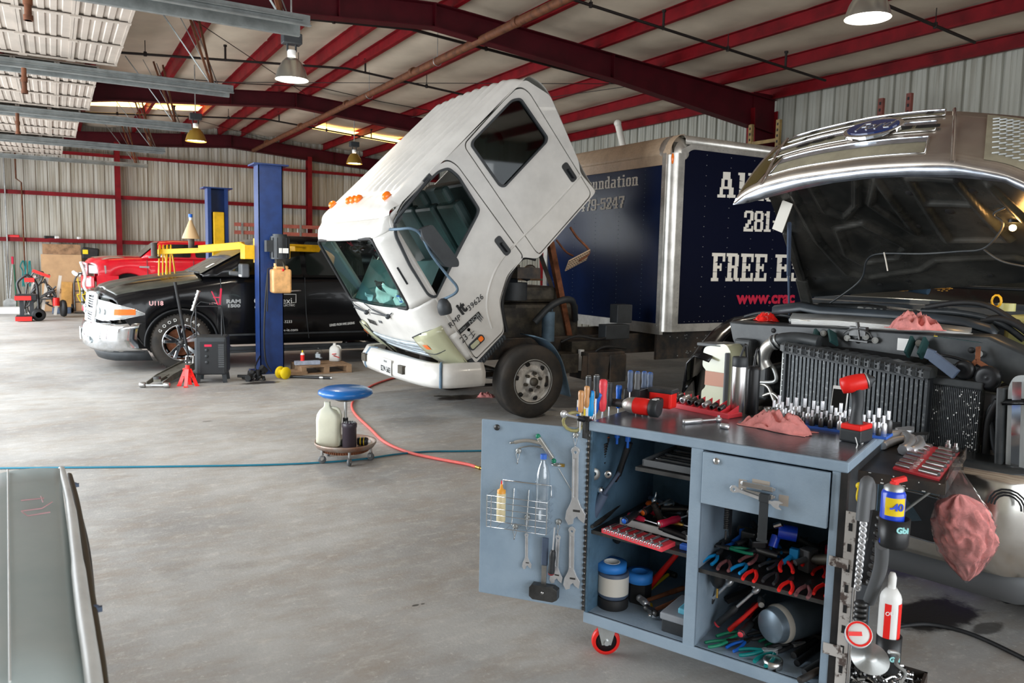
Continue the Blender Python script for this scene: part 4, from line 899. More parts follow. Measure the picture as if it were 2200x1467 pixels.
 b=MB();q=F(mid,.86,.07);b.sph(q,.07,12,8,(.3,1,1));obj('badge',b,'chrome',g);b=MB();b.sph(q+Vector((-.02,0,0)),.045,10,6,(.3,1,.9));obj('badge_centre',b,'ink_red',g)
 # headlamps
 for s in (-1,1):
  po=[(.60,1.02),(.64,.74),(.80,.735),(.99,.80),(.985,.84),(.90,.98)]
  def HF(u,z,o=0):
   yy=mid+s*min(u,.9)*W/2;x=Xn(yy)+.12*max(0,z-.7)-.02-o;k=max(0,u-.9)/.1
   return Vector((lerp(x-.03,x0+.66,k**1.3),lerp(yy,mid+s*(W/2+.016+o),min(1,k*3)**.5),z))
  b=MB();n=16;rows=[]
  for i in range(n+1):
   u=lerp(.60,.995,i/n);zt_=interp([(.6,1.02),(.9,.99),(.96,.93),(.995,.84)],u);zb_=interp([(.6,.76),(.8,.735),(.94,.76),(.995,.82)],u);rows.append([HF(u,lerp(zb_,zt_,j/5)) for j in range(6)])
  b.loft(rows,False,False);hl=obj('headlamp',b,'lens',t,fix=False,solid=.012)
  b=MB();b.tube([rows[i][5]+Vector((-.008,0,0)) for i in range(n+1)]+[rows[n][j] for j in (4,2,0)]+[rows[n-i][0]+Vector((-.008,0,0)) for i in range(1,n+1)],.009,5,True);obj('lamp_bezel',b,'chrome',hl)
  b=MB();b.grid(lambda p,q:HF(lerp(.92,.975,p),lerp(.82,.90,q),.012),3,2);obj('turn_signal',b,'orange',hl,fix=False)
  b=MB();b.sph(HF(.68,.86,.004),.055,12,8,(.3,1,1));b.sph(HF(.80,.85,.004),.05,12,8,(.3,1,1));obj('bulb_reflector',b,'chrome',hl)
 # bumper
 secs=[]
 for i in range(25):
  k=-1+2*i/24;yy=mid+k*(W/2+.02);x=Xn(min(max(yy,Y0),Y0+W))-.12
  kk=max(0,abs(k)-.86)/.14;x += .36*kk**1.5;yy=mid+(1 if k > 0 else -1)*min(abs(k)*(W/2+.02),W/2+.03)
  secs.append([Vector((x+.10,yy,.70)),Vector((x+.02,yy,.69)),Vector((x,yy,.62)),Vector((x-.02,yy,.50)),Vector((x+.0,yy,.36)),Vector((x+.08,yy,.30))])
 b=MB();b.loft(secs,False,False);bm=obj('bumper',b,'chrome',t,solid=.01)
 b=MB();b.loft([[p[5]+Vector((.03,0,.02)),p[5]+Vector((.10,0,-.13))] for p in secs],False,False);obj('air_dam',b,'dark_plastic',t,solid=.01)
 b=MB();b.loft([[p[0]+Vector((.06,0,-.01)),p[0]+Vector((.0,0,.05)),p[0]+Vector((.03,0,.08))] for p in secs[2:-2]],False,False);obj('filler_panel',b,'chrome',t,solid=.01)
 for k in (-.62,.62):b=MB();yy=mid+k*W/2;x=Xn(yy)-.14;b.lathe([(.05,0),(.06,.01),(0,.012)],14,(x,yy,.45),(-1,0,0));obj('fog_lamp',b,'lens',bm)
 b=MB();b.box((Xn(mid)-.15,mid,.5),(.01,.33,.16));obj('licence_plate',b,'white_plastic',bm)
 # mirror
 q=gy(524,581,Y0-.12);b=MB();b.box(q,(.12,.24,.20));b.bar(q+Vector((.03,.1,-.06)),Vector((2.22,Y0+.02,1.42)),.05,.07);mr=obj('mirror',b,'grey_plastic',t,bev=.035,seg=3)
 b=MB();b.box(q+Vector((-.055,-.02,-.075)),(.02,.17,.035));obj('turn_repeater',b,'white_plastic',mr,bev=.008)
 # wheels
 wh=side_wheel(wx,Y0+.02,wr,.27,.262,t,'ram')
 def rim(cx,cy,parent,ns=5):
  b=MB();b.lathe([(.265,.0),(.268,-.008),(.255,-.01),(.245,.01),(.23,.09),(.22,.12),(0,.13)],40,(cx,cy,wr),(0,1,0),cap=False);rm=obj('rim',b,'chrome',parent,fix=False)
  b=MB();b.lathe([(.0,.10),(.2,.10),(.2,.11)],24,(cx,cy,wr),(0,1,0),cap=False);obj('brake_disc',b,'rust',rm,fix=False)
  for i in range(ns):
   a=i*2*math.pi/ns+.35;b=MB()
   for da in (-.2,.2):
    b.bar((cx+.05*math.cos(a),cy+.03,wr+.05*math.sin(a)),(cx+.245*math.cos(a+da*.9),cy+.005,wr+.245*math.sin(a+da*.9)),.05,.035,up=(0,1,0))
   obj('spoke',b,'chrome',rm,bev=.006)
  b=MB();b.lathe([(0,0),(.03,.0),(.035,.01),(.075,.03),(.08,.06)],20,(cx,cy,wr),(0,1,0));obj('hub_cap',b,'dark_steel',rm)
  for i in range(5):a=i*2*math.pi/5;b=MB();p=Vector((cx+.055*math.cos(a),cy,wr+.055*math.sin(a)));b.cyl(p,p+Vector((0,.04,0)),.011,n=6);obj('lug_nut',b,'chrome',rm)
 rim(wx,Y0+.02,wh)
 for i,ch in enumerate('GOODYEAR'):
  a=R(148-i*14.5);c=Vector((wx+.335*math.cos(a),Y0+.005,wr+.335*math.sin(a)));xx=Vector((math.sin(a),0,-math.cos(a)));yy=Vector((math.cos(a),0,math.sin(a)))
  mx=X4(c-xx*.025-yy*.02,x=xx,y=yy);text('tyre_letter',ch,.062,mx,'white_plastic',wh,off=.0,ext=.004)
 side_wheel(5.3,Y0+.02,wr,.27,.262,t,'ram');side_wheel(wx,Y0+W-.3,wr,.27,.262,t,'ram');side_wheel(5.3,Y0+W-.3,wr,.27,.262,t,'ram')
 # lettering on the flank
 def fl(px,py,s,txt,m_='white_plastic',**k):
  p=gy(px,py,Y0-.012);return text('lettering',txt,s,X4(p,x=(1,0,0),y=(0,0,1)),m_,t,**k)
 mat('pink_letter',(.85,.45,.45),.5)
 fl(320,656,.085,'U118','pink_letter',off=.002);fl(486,651,.075,'RAM','galv',off=.004,sx=1.35);fl(488,660,.062,'1500','galv',off=.004,sx=1.5);fl(450,654,.04,'HEMI','pink_letter',sx=1.3)
 fl(545,653,.14,'C');fl(547,662,.04,'IN');fl(606,652,.13,'exi');fl(606,658,.045,'ELECTRIC');fl(604,694,.06,'3-3233');fl(604,712,.065,'ex-ie.com');fl(604,627,.03,'-----')
 b=MB();c=[gy(x,z,Y0-.012) for x,z in ((610,632),(636,632),(636,650),(628,650))];b.tube(c,.006,5);obj('logo_line',b,'white_plastic',t)
 p=gy(708,701,Y0-.012);q=gy(770,695,Y0-.012);text('lettering','LEASED FROM NME LEASING',.052,X4(p,x=(q-p),y=(0,0,1)),'white_plastic',t,sx=.62,off=.001)
 # inner fender plate behind wheel, a blue reflection painted into its colour
 b=MB();b.add([(2.02,Y0+.05,.9),(2.02,Y0+.3,.9),(2.1,Y0+.3,.4),(2.1,Y0+.05,.4)],[(0,1,2,3)]);obj('reflection_shield',b,'fender_blue',t,solid=.01)
 return t
mat('dust_glass',(.16,.17,.15),.22,0,coat=.5,col2=(.28,.28,.25),vs=3)
build_ram()
def build_red():
 Y0=19.4;W=1.9
 P=lambda x,z:gy(x,z,Y0)
 x0=P(186,590).x;dz=P(240,553).z-1.18;wx=P(277,603).x;wr=.42
 t=thing('pickup_truck','red pickup with clear headlamp and tubular bumper guard by the back wall','pickup truck',(wx,Y0,0),0)
 prof=dict(bulge=.22,sh=[(0,1.0),(.08,1.07),(.25,1.12),(.9,1.17),(1.25,1.18),(5.2,1.2)],ce=[(0,1.05),(.1,1.16),(.4,1.2),(1.2,1.22),(5.2,1.2)],bo=[(0,.62),(.2,.55),(.5,.42),(5.2,.40)])
 body,Xn,mid=pickup(t,Y0,W,x0,dz,prof,wx,wr-.03,'red_paint',arch=.45,xe=x0+5.0)
 sb=P(305,553).x;st=P(345,522).x;zt=P(380,517).z
 secs=[]
 for x,z in ((sb,1.19+dz),((sb+st)/2,(1.19+dz+zt-.04)/2),(st,zt-.03),(st+.3,zt),(st+1.3,zt),(st+1.6,zt-.04),(st+2.0,1.2+dz)):
  k=(z-1.19-dz)/(zt-1.19-dz);q=.03+.14*k;pts=[(Y0+.015,1.17+dz),(Y0+q,max(1.175+dz,z-.05)),(Y0+q+.08,z),(mid-.3,z+.01)];pts += [(2*mid-y,zz) for y,zz in reversed(pts)]
  secs.append([Vector((x,y,zz)) for y,zz in pts])
 b=MB();b.loft(secs,False,False);obj('cab',b,'red_paint',t,solid=.01)
 b=MB();b.grid(lambda u,v:(lerp(sb,st,u)-.03,lerp(Y0+.09+.13*u,Y0+W-.09-.13*u,v),lerp(1.2+dz,zt-.05,u)+.01),6,8);obj('windshield',b,'dust_glass',t,fix=False)
 h=zt-1.2-dz
 sd=lambda u,v,q:Vector((u,Y0+.015+.14*max(0,(v-1.19-dz))/h-q,v))
 for po in ([(sb+.22,1.21+dz),(st+.12,zt-.09),(st+.62,zt-.08),(st+.64,1.21+dz)],[(st+.74,1.21+dz),(st+.73,zt-.08),(st+1.45,zt-.09),(st+1.6,1.21+dz)]):
  b=MB();b.prism(rpoly(po,.05),sd,0,.012);obj('side_window',b,'glass_dark',t)
 b=MB();b.tube([(sb+.1,Y0-.006,1.15+dz),(sb+.12,Y0-.006,.5+dz)],.006,5);b.tube([(st+.69,Y0-.006,1.15+dz),(st+.7,Y0-.006,.5+dz)],.006,5);obj('door_gap',b,'dark_plastic',t)
 # dusty hood top
 b=MB();b.grid(lambda u,v:(x0+.12+(sb-x0-.1)*u+.2*abs(2*v-1)**2.6*(1-u)**2,lerp(Y0+.12,Y0+W-.12,v),interp(prof['ce'],.12+(sb-x0-.1)*u)+dz+.012-.05*abs(2*v-1)**3),8,12);obj('hood',b,'tan_dust',t,fix=False)
 for s in (-1,1):
  b=MB();b.grid(lambda p,q:(Xn(mid+s*lerp(.66,.99,p)*W/2)-.012+(.2*max(0,lerp(.66,.99,p)-.9)/.1 if True else 0),mid+s*lerp(.66,.995,p)*W/2+s*.012,lerp(.82,1.0,q)+dz),6,4);hl=obj('headlamp',b,'lens',t,fix=False,solid=.015)
 b=MB();b.grid(lambda p,q:(Xn(mid+lerp(-.6,.6,p)*W/2)-.014,mid+lerp(-.6,.6,p)*W/2,lerp(.78,1.02,q)+dz),8,4);obj('grille',b,'black_rubber',t,fix=False)
 b=MB();f=lambda k,z:Vector((Xn(mid+k*W/2)-.03,mid+k*W/2,z+dz));b.tube([f(-.6,.8),f(-.6,1.02),f(0,1.04),f(.6,1.02),f(.6,.8),f(0,.78)],.03,8,True);b.tube([f(-.58,.9),f(0,.92),f(.58,.9)],.03,8);obj('grille_surround',b,'pink_chrome',t)
 secs=[[Vector((Xn(min(max(mid+k*W/2,Y0),Y0+W))-.08,mid+k*W/2*1.01,z+dz)) for z in (.76,.70,.55,.48)] for k in [-1+i/8 for i in range(17)]]
 b=MB();b.loft(secs,False,False);b.bx(x0+.2,x0+.62,Y0-.01,Y0+.02,.5+dz,.77+dz);obj('bumper',b,'red_paint',t,solid=.02)
 b=MB();b.tube(smooth([P(184,552)+Vector((-.1,0,-.1)),P(183,592),P(180,610),P(186,624),P(203,630)],5),.03,8);b.tube(smooth([(x0-.2,Y0+.3,.8+dz),(x0-.22,Y0+1.0,.82+dz),(x0-.2,Y0+1.7,.8+dz)],4),.045,8);obj('bumper_guard',b,'white_plastic',t)
 b=MB();q=P(203,614);b.sph((Xn(Y0+.2)-.05,Y0+.22,.6+dz),.07,10,8,(.4,1,1));obj('fog_lamp',b,'black_plastic',t)
 for x in (wx,x0+4.0):
  for y in (Y0+.03,Y0+W-.28):side_wheel(x,y,wr,.25,.24,t,'red')
 b=MB();b.bx(x0+.3,x0+4.8,Y0+.3,Y0+W-.3,.42,.95+dz);obj('underbody',b,'black_rubber',t)
 q=P(330,580);b=MB();b.box((x0+1.15,Y0-.008,.98+dz),(.2,.01,.035));obj('side_badge',b,'galv',t)
 for (px,py) in ((332,520+5),):pass
mat('tan_dust',(.34,.24,.19),.5,0,.3,4);mat('pink_chrome',(.85,.35,.38),.25,.3)
build_red()
# ------------------------------------------------------------------ two post lift
def build_lift():
 A=Vector((2.68,11.52,0));Bp=Vector((2.5,14.62,0))
 t=thing('vehicle_lift','two post vehicle lift with blue columns and yellow swing arms over the black pickup','car lift',A)
 def col(P,s,h):
  b=MB();b.bx(P.x-.17,P.x+.17,P.y-.13*s,P.y-.115*s,0,h);b.bx(P.x-.17,P.x-.155,P.y-.13*s,P.y+.15*s,0,h);b.bx(P.x+.155,P.x+.17,P.y-.13*s,P.y+.15*s,0,h)
  b.bx(P.x-.17,P.x-.11,P.y+.14*s,P.y+.155*s,0,h);b.bx(P.x+.11,P.x+.17,P.y+.14*s,P.y+.155*s,0,h);obj('column',b,'blue_paint',t)
  b=MB();b.bx(P.x-.24,P.x+.24,P.y-.2,P.y+.2,h,h+.02);obj('top_plate',b,'blue_paint',t)
  b=MB();b.bx(P.x-.25,P.x+.25,P.y-.25,P.y+.25,0,.02);obj('base_plate',b,'blue_paint',t)
 col(A,1,2.95);col(Bp,-1,2.82)
 b=MB();b.bx(Bp.x-.08,Bp.x+.1,Bp.y-.17,Bp.y+.05,1.55,2.42);b.bx(Bp.x-.11,Bp.x+.12,Bp.y-.2,Bp.y-.12,1.55,1.85);obj('carriage',b,'lift_yellow',t,bev=.01)
 b=MB();b.bx(A.x-.1,A.x+.1,A.y-.05,A.y+.2,1.55,2.35);obj('carriage',b,'lift_yellow',t,bev=.01)
 # near post arm going left (towards the nose) and right
 za=1.68
 def arm(pts,w=.12,h=.1,m='lift_yellow'):
  b=MB()
  for (p,q) in pts:b.bar(p,q,w,h)
  return obj('swing_arm',b,m,t,bev=.006)
 g1=[gy(x,y,12.0) for x,y in ((600,515),(555,518),(510,525),(440,533),(428,538),(345,540),(332,541))]
 a0=Vector((A.x-.02,A.y+.2,za+.05));a1=gy(505,527,12.15);a2=gy(430,535,12.5);a3=gy(338,541,12.9)
 b=MB();b.bar(a1+Vector((.12,0,0)),a2,.13,.11);s1=obj('swing_arm',b,'lift_yellow',t,bev=.006)
 b=MB();b.bar(a2+Vector((.15,-.05,-.01)),a3,.09,.075);obj('arm_extension',b,'lift_yellow',s1,bev=.004)
 b=MB();b.box(a0+Vector((-.12,.1,0)),(.34,.3,.2));b.bar(a0+Vector((-.2,.15,.08)),a1+Vector((.05,0,.04)),.03,.03);b.bar(a0+Vector((-.1,.1,.12)),a1+Vector((.28,0,.10)),.03,.03);b.cyl(a0+Vector((-.1,.1,-.15)),a0+Vector((-.1,.1,.2)),.035,n=10);b.cyl(a0+Vector((.2,.1,-.12)),a0+Vector((.2,.1,.22)),.035,n=10);obj('arm_pivot',b,'lift_yellow',t,bev=.005)
 for px,py in ((411,519),(331,530)):
  q=gy(px,py,12.75);b=MB();b.cyl(q+Vector((0,0,-.14)),q+Vector((0,0,.06)),.045,n=10);b.cyl(q+Vector((0,0,-.17)),q+Vector((0,0,-.14)),.08,n=12);obj('lift_pad',b,'frame_black',t)
 c1=gy(628,532,12.0);c2=gy(725,536,12.4);b=MB();b.bar(c1,c2,.13,.11);s2=obj('swing_arm',b,'lift_yellow',t,bev=.006)
 b=MB();b.bar(a0+Vector((.12,.1,.12)),gy(656,528,12.0),.03,.03);b.box(a0+Vector((.28,.12,0)),(.2,.2,.16));obj('arm_brace',b,'lift_yellow',s2)
 # far carriage arms over the red truck side
 d1=gy(445,531,14.3);d2=gy(412,527,14.0)
 # motor, reservoir and hose on the near column
 q=Vector((A.x+.09,A.y-.26,1.80));b=MB();b.cyl(q+Vector((0,0,-.16)),q+Vector((0,0,.16)),.125,n=20);b.box(q+Vector((-.15,0,.02)),(.1,.14,.16));b.cyl(q+Vector((0,0,.16)),q+Vector((0,0,.19)),.1,n=16)
 for i in range(12):a=i*math.pi/6;b.box(q+Vector((.128*math.cos(a),.128*math.sin(a),0)),(.02,.008,.28),Matrix.Rotation(a,3,'Z'))
 mo=obj('motor',b,'dark_plastic',t)
 b=MB();b.box(q+Vector((.02,-.135,-.04)),(.13,.006,.07));obj('rating_plate',b,'white_plastic',mo)
 b=MB();b.box(q+Vector((0,0,-.23)),(.12,.12,.14));b.cyl(q+Vector((.03,-.06,-.2)),q+Vector((.03,-.16,-.3)),.012);obj('pump',b,'grease',t)
 q2=Vector((A.x+.10,A.y-.25,1.33));mat('tank_amber',(.72,.40,.16),.35,0,.45,5)
 b=MB();b.box(q2,(.27,.2,.34));b.box(q2+Vector((0,0,.19)),(.2,.15,.06));b.cyl(q2+Vector((-.07,0,.2)),q2+Vector((-.07,0,.25)),.025);obj('fluid_reservoir',b,'tank_amber',t,bev=.03,seg=3)
 b=MB();b.sph(q+Vector((.0,-.17,-.31)),.02,8,6);obj('release_knob',b,'bright_red',t)
 b=MB();b.tube(smooth([A+Vector((-.06,-.16,1.45)),A+Vector((-.1,-.2,1.1)),A+Vector((-.13,-.22,.6)),A+Vector((-.12,-.25,.2)),A+Vector((-.05,-.3,.04))],6),.012,6);b.tube([q+Vector((-.05,0,-.25)),q+Vector((-.17,.0,-.3)),q+Vector((-.18,.02,-.9))],.01,5);obj('hydraulic_hose',b,'black_rubber',t)
 return t
build_lift()
# yellow straps hung over the arm end
for i,px in enumerate((342,350,358,366)):
 top=gy(px,539,12.88);w_=Vector((.035*(1 if i % 2 else -1),0,0));b=MB();l=.55+.03*i
 b.tube(smooth([top+Vector((-.02,-.06,-l)),top+Vector((-.015,-.07,-.2)),top+Vector((0,-.05,.07)),top+Vector((.02,.05,.02)),top+w_+Vector((.03,.07,-.3)),top+w_+Vector((.03,.07,-l+.03))],5),.012,6)
 tag(obj('strap',b,'lift_yellow'),['leftmost yellow strap loop hanging from the lift arm end','second yellow strap loop from the left on the lift arm','third yellow strap loop from the left on the lift arm','rightmost yellow strap loop hanging from the lift arm end'][i],'strap','yellow straps on the lift arm')
# funnel with a blue capped bottle standing on the lift pad
q=gy(410,510,12.75);t=thing('funnel','tan cone funnel upside down on the lift arm post','funnel',q);b=MB();b.lathe([(.125,-.02),(.125,0),(.03,.23),(.02,.26)],20,q);obj('cone',b,'cream_cone',t) if 'cream_cone' in MATS else (mat('cream_cone',(.62,.42,.22),.6),obj('cone',b,'cream_cone',t))
b=MB();b.cyl(q+Vector((0,0,.26)),q+Vector((0,0,.30)),.022,n=10);obj('spout',b,'white_plastic',t);b=MB();b.cyl(q+Vector((0,0,.30)),q+Vector((0,0,.35)),.03,n=10);obj('cap',b,'blue_plastic',t)
def TH(name,label,cat,loc,group=None):return thing(name,label,cat,loc,0,group)
def V(*a):return Vector(a)
# directions on the floor seen from the camera: right and away
FR=Vector((cr.x,cr.y,0)).normalized();FA=Vector((cf.x,cf.y,0)).normalized();UP=Vector((0,0,1))
def one(name,mb,m,label,cat,group=None,**k):return tag(obj(name,mb,m,**k),label,cat,group)
def hose(name,pts,r,m,label,z=0.0,n=8):
 P=smooth([V(p.x,p.y,r*1.02+z) for p in pts],8);b=MB();b.tube(P,r,n);return obj(name,b,m),P
# ---- hoses on the floor
o,P=hose('air_hose',[gz(x,y) for x,y in ((860,811),(832,818),(798,831),(768,852),(756,872),(764,893),(795,923),(826,952),(875,974),(935,988),(1000,1000),(1022,1006))],.0135,'hose_red','') if mat('hose_red',(.72,.12,.10),.5,0,.2,8) else None
t=TH('air_hose','pinkish red air hose curving from under the white bumper past the blue stool','hose',P[0]);o.name='hose_body';o.parent=t;o.matrix_parent_inverse=wloc(t).inverted()
b=MB();e=P[-1];d=(P[-1]-P[-3]).normalized();b.cyl(e,e+d*.04,.012,n=8);b.cyl(e+d*.04,e+d*.055,.015,n=6);b.cyl(e+d*.055,e+d*.1,.008,n=8);obj('brass_fitting',b,'brass',t)
mat('hose_blue',(.01,.16,.24),.4)
o,P=hose('hose_blue',[gz(x,y) for x,y in ((-150,1011),(0,1008),(300,1005),(560,1001),(700,995),(780,988),(850,978),(920,972),(1000,971),(1080,969),(1200,965))],.008,'hose_blue','',z=.001)
o.name='air_line';tag(o,'thin blue air line running across the whole left floor to the cabinet door','hose')
o,P=hose('cable',[gz(x,y) for x,y in ((1930,1350),(1990,1345),(2060,1358),(2130,1385),(2260,1450))],.010,'black_rubber','');o.name='power_cable';tag(o,'black cable curving over the dark floor at lower right','cable')
# ---- rolling stool
c=gz(730,975);c=V(2.06,6.22,0);t=TH('rolling_stool','rolling mechanic stool with round blue padded seat and tool tray base','stool',c)
zs=gp(728,842,c,FA).z
b=MB();b.lathe([(0,zs-.05),(.1,zs-.05),(.19,zs-.035),(.225,zs-.01),(.222,zs+.015),(.17,zs+.04),(0,zs+.045)],36,c,cap=False);mat('seat_blue',(.008,.13,.42),.3,0,0,coat=.4);obj('seat',b,'seat_blue',t)
b=MB();b.lathe([(0,zs-.07),(.07,zs-.07),(.12,zs-.05)],16,c);obj('seat_plate',b,'black_plastic',t)
b=MB();b.cyl(c+V(0,0,.12),c+V(0,0,.36),.022,n=12);b.cyl(c+V(0,0,.13),c+V(0,0,.18),.05,.03,n=12);obj('lower_post',b,'black_plastic',t)
b=MB();b.cyl(c+V(0,0,.34),c+V(0,0,zs-.06),.013,n=12);obj('gas_cylinder',b,'chrome',t)
b=MB();b.lathe([(0,.125),(.225,.125),(.24,.14),(.245,.16),(.255,.165),(.255,.15),(.235,.118),(0,.115)],40,c,cap=False);obj('tray',b,'rust_metal',t) if mat('rust_metal',(.35,.30,.26),.5,.5,0,col2=(.25,.10,.05),vs=6) else None
b=MB();b.lathe([(.16,.115),(.19,.115),(.19,.085),(.16,.085)],40,c,cap=False)
for i in range(60):a=i*math.pi/30;b.box(c+V(.192*math.cos(a),.192*math.sin(a),.1),(.006,.008,.028),Matrix.Rotation(a,3,'Z'))
obj('toothed_ring',b,'rust',t)
for i in range(5):
 a=R(-100+i*72);p=c+V(.21*math.cos(a),.21*math.sin(a),0);w_=V(math.cos(a+1.1),math.sin(a+1.1),0);b=MB();b.lathe([(.0,-.012),(.028,-.012),(.033,-.006),(.033,.006),(.028,.012),(0,.012)],16,p+V(0,0,.033),w_);cw=obj('caster',b,'grey_plastic',t);b=MB();b.bar(p+V(0,0,.035)+w_*.018,p+V(0,0,.08),.025,.004);b.bar(p+V(0,0,.035)-w_*.018,p+V(0,0,.08),.025,.004);b.cyl(p+V(0,0,.07),p+V(0,0,.115),.012,n=8);b.lathe([(0,-.016),(.01,-.016),(.01,.016),(0,.016)],8,p+V(0,0,.033),w_);obj('caster_fork',b,'steel',cw)
def jug(name,c,h,w,dpt,m,label,cat,ax,lm=None,cap=None,group=None):
 """gallon jug: square rounded body, shoulder, neck and an open handle"""
 t=TH(name,label,cat,c,group);ay=UP.cross(ax).normalized();b=MB();secs=[]
 for k,s in ((0,.86),(.03,1),(.3,.98),(.6,1),(.72,.93),(.82,.6),(.88,.32),(.92,.25),(1.0,.25),(1.0,.2)):
  pts=rrect(-w/2*s,w/2*s,-dpt/2*s,dpt/2*s,min(w,dpt)*.28*s,3);secs.append([c+ax*(x-(.06*w if k > .8 else 0))+ay*y+UP*(k*h) for x,y in pts])
 b.loft(secs,True,True);body=obj('bottle',b,m,t)
 b=MB();b.tube(smooth([c+ax*(w*.02)+UP*(h*.86),c+ax*(w*.36)+UP*(h*.84),c+ax*(w*.48)+UP*(h*.70),c+ax*(w*.44)+UP*(h*.5),c+ax*(w*.40)+UP*(h*.42)],5),w*.07,8);obj('handle',b,m,t)
 if cap:b=MB();b.cyl(c-ax*(.06*w)+UP*(h*.985),c-ax*(.06*w)+UP*(h*1.05),w*.16,n=14);obj('cap',b,cap,t)
 if lm:b=MB();b.grid(lambda p,q:c-FA*(dpt/2+.003)+ax*lerp(-w*.42,w*.2,p)+UP*lerp(h*.2,h*.6,q),1,1);obj('label',b,lm,t,solid=.001)
 return t
mat('jug_milky',(.80,.78,.62),.35,0,.1,5,trans=.25);mat('jug_white',(.75,.74,.70),.4,0,.1,5)
def can(name,c,r,h,m,label,cat,top=None,cap=None,bands=(),group=None,ax=None,parts=True):
 t=TH(name,label,cat,c,group);A=Vector(ax).normalized() if ax else UP;b=MB();b.lathe([(r*.94,0),(r,.004),(r,h*.82),(r*.9,h*.86),(r*.5,h*.93),(r*.42,h*.93)],22,c,A);obj('can_body',b,m,t)
 if cap:b=MB();b.lathe([(r*.38,h*.93),(r*.4,h*1.05),(r*.25,h*1.1),(.0,h*1.1)],16,c,A);obj('cap',b,cap,t)
 for (z0,z1,mm) in bands:b=MB();b.lathe([(r+.0006,h*z0),(r+.0006,h*z1)],22,c,A,cap=False);obj('label_band',b,mm,t,fix=False)
 return t
jc=c-FR*.135-FA*.02;jug('antifreeze_jug',V(jc.x,jc.y,.126),.37,.2,.14,'jug_milky','milky plastic gallon jug standing on the rolling stool tray','jug',FR)
p=c+FR*.045-FA*.06;t2=TH('filter_canister','dark ribbed canister filter standing on the rolling stool tray','canister',V(p.x,p.y,.126));b=MB();b.lathe([(.055,.126),(.058,.13),(.058,.29),(.062,.295),(.062,.325),(.055,.335),(0,.335)],24,V(p.x,p.y,0));mat('canister',(.045,.035,.045),.35);obj('canister_body',b,'canister',t2)
b=MB()
for i in range(10):a=i*.628;b.cyl(V(p.x+.04*math.cos(a),p.y+.04*math.sin(a),.334),V(p.x+.04*math.cos(a),p.y+.04*math.sin(a),.34),.006,n=8)
obj('lid_stud',b,'galv',t2)
p=c+FR*.15-FA*.0;b=MB();q0=V(p.x,p.y,.163)-FR*.05;b.lathe([(.032,0),(.036,.01),(.036,.07),(.03,.085),(.02,.09)],18,q0,FR);t3=TH('small_bottle','small black bottle lying on its side on the stool tray','bottle',V(p.x,p.y,.128));obj('bottle',b,'black_plastic',t3);b=MB();b.cyl(q0+FR*.09,q0+FR*.11,.016,n=12);obj('cap',b,'white_plastic',t3);b=MB();b.lathe([(.0365,.025),(.0365,.032)],18,q0,FR,cap=False);b.lathe([(.0365,.055),(.0365,.06)],18,q0,FR,cap=False);obj('label_stripe',b,'yellow',t3,fix=False)
# ---- rags
def rag(c,sx,sy,h,label,seed=1,name='shop_rag',m='rag',group=None,rot=0,n=22,ax=None):
 ex=(ax or FR);ey=UP.cross(ex).normalized();b=MB()
 def f(u,v):
  a=(u-.5)*2;d=(v-.5)*2;e=max(0,1-(abs(a)**2.4+abs(d)**2.4));k=nz(u*3.2+seed,v*3.2,seed)*.7+nz(u*9,v*9+seed,2)*.3+.9*(.5-abs(nz(u*4.5+seed,v*4.5-seed,4))*2.2)
  r1=1+.28*nz(math.atan2(d,a+1e-6)*1.2+seed,3,seed);z=h*(e**.55)*(.62+.75*k)
  return Vector(c)+ex*(a*sx/2*r1*(1-.1*k))+ey*(d*sy/2*r1)+UP*(.004+max(0,z))
 b.grid(f,n,n);return tag(obj(name,b,m,solid=.003),label,'rag',group)
rag(gz(1043,853),.2,.12,.06,'crumpled red rag on the floor beside the front wheel',5)
p=gz(960,852);rag(p,.32,.05,.01,'scrap of dark oily debris on the floor beneath the white bumper',8,name='debris',m='grease')
# ---- floor jack
a=gz(330,834);d=(gz(410,800)-a);d.z=0;L=d.length;d.normalize();s=UP.cross(d)
t=TH('floor_jack','grey floor jack with tall black handle in front of the pickup wheel','jack',a)
b=MB()
for k in (-.1,.1):
 b.add([a+d*.05+s*k+UP*.03,a+d*L+s*(k*1.1)+UP*.07,a+d*L+s*(k*1.1)+UP*.17,a+d*.4+s*k+UP*.12,a+d*.05+s*k+UP*.07]+[x+s*.012 for x in (a+d*.05+s*k+UP*.03,a+d*L+s*(k*1.1)+UP*.07,a+d*L+s*(k*1.1)+UP*.17,a+d*.4+s*k+UP*.12,a+d*.05+s*k+UP*.07)],[(0,1,2,3,4),(9,8,7,6,5),(0,5,6,1),(1,6,7,2),(2,7,8,3),(3,8,9,4),(4,9,5,0)])
b.bar(a+d*.3+UP*.1,a+d*(L-.08)+UP*.14,.19,.015);b.bar(a+d*.12+UP*.08,a+d*.42+UP*.1,.09,.04);obj('frame',b,'jack_steel',t) if mat('jack_steel',(.17,.16,.13),.45,.6,.4,8) else None
b=MB();b.cyl(a+d*.12+UP*.1,a+d*.12+UP*.13,.045,n=12);obj('saddle',b,'dark_steel',t)
b=MB();b.bar(a+d*.04-s*.17+UP*.035,a+d*.04+s*.17+UP*.035,.02,.02);obj('axle',b,'steel',t)
for k in (-.15,.15):b=MB();b.lathe([(0,-.035),(.03,-.035),(.035,-.028),(.035,.028),(.03,.035),(0,.035)],16,a+d*.04+s*k+UP*.036,s);obj('wheel',b,'steel',t)
h0=a+d*(L-.03)+UP*.12;h1=gp(376,606,h0,FA);b=MB();b.cyl(h0,h0.lerp(h1,.5),.017,n=10);b.cyl(h0.lerp(h1,.48),h1,.022,n=12);obj('handle',b,'black_rubber',t)
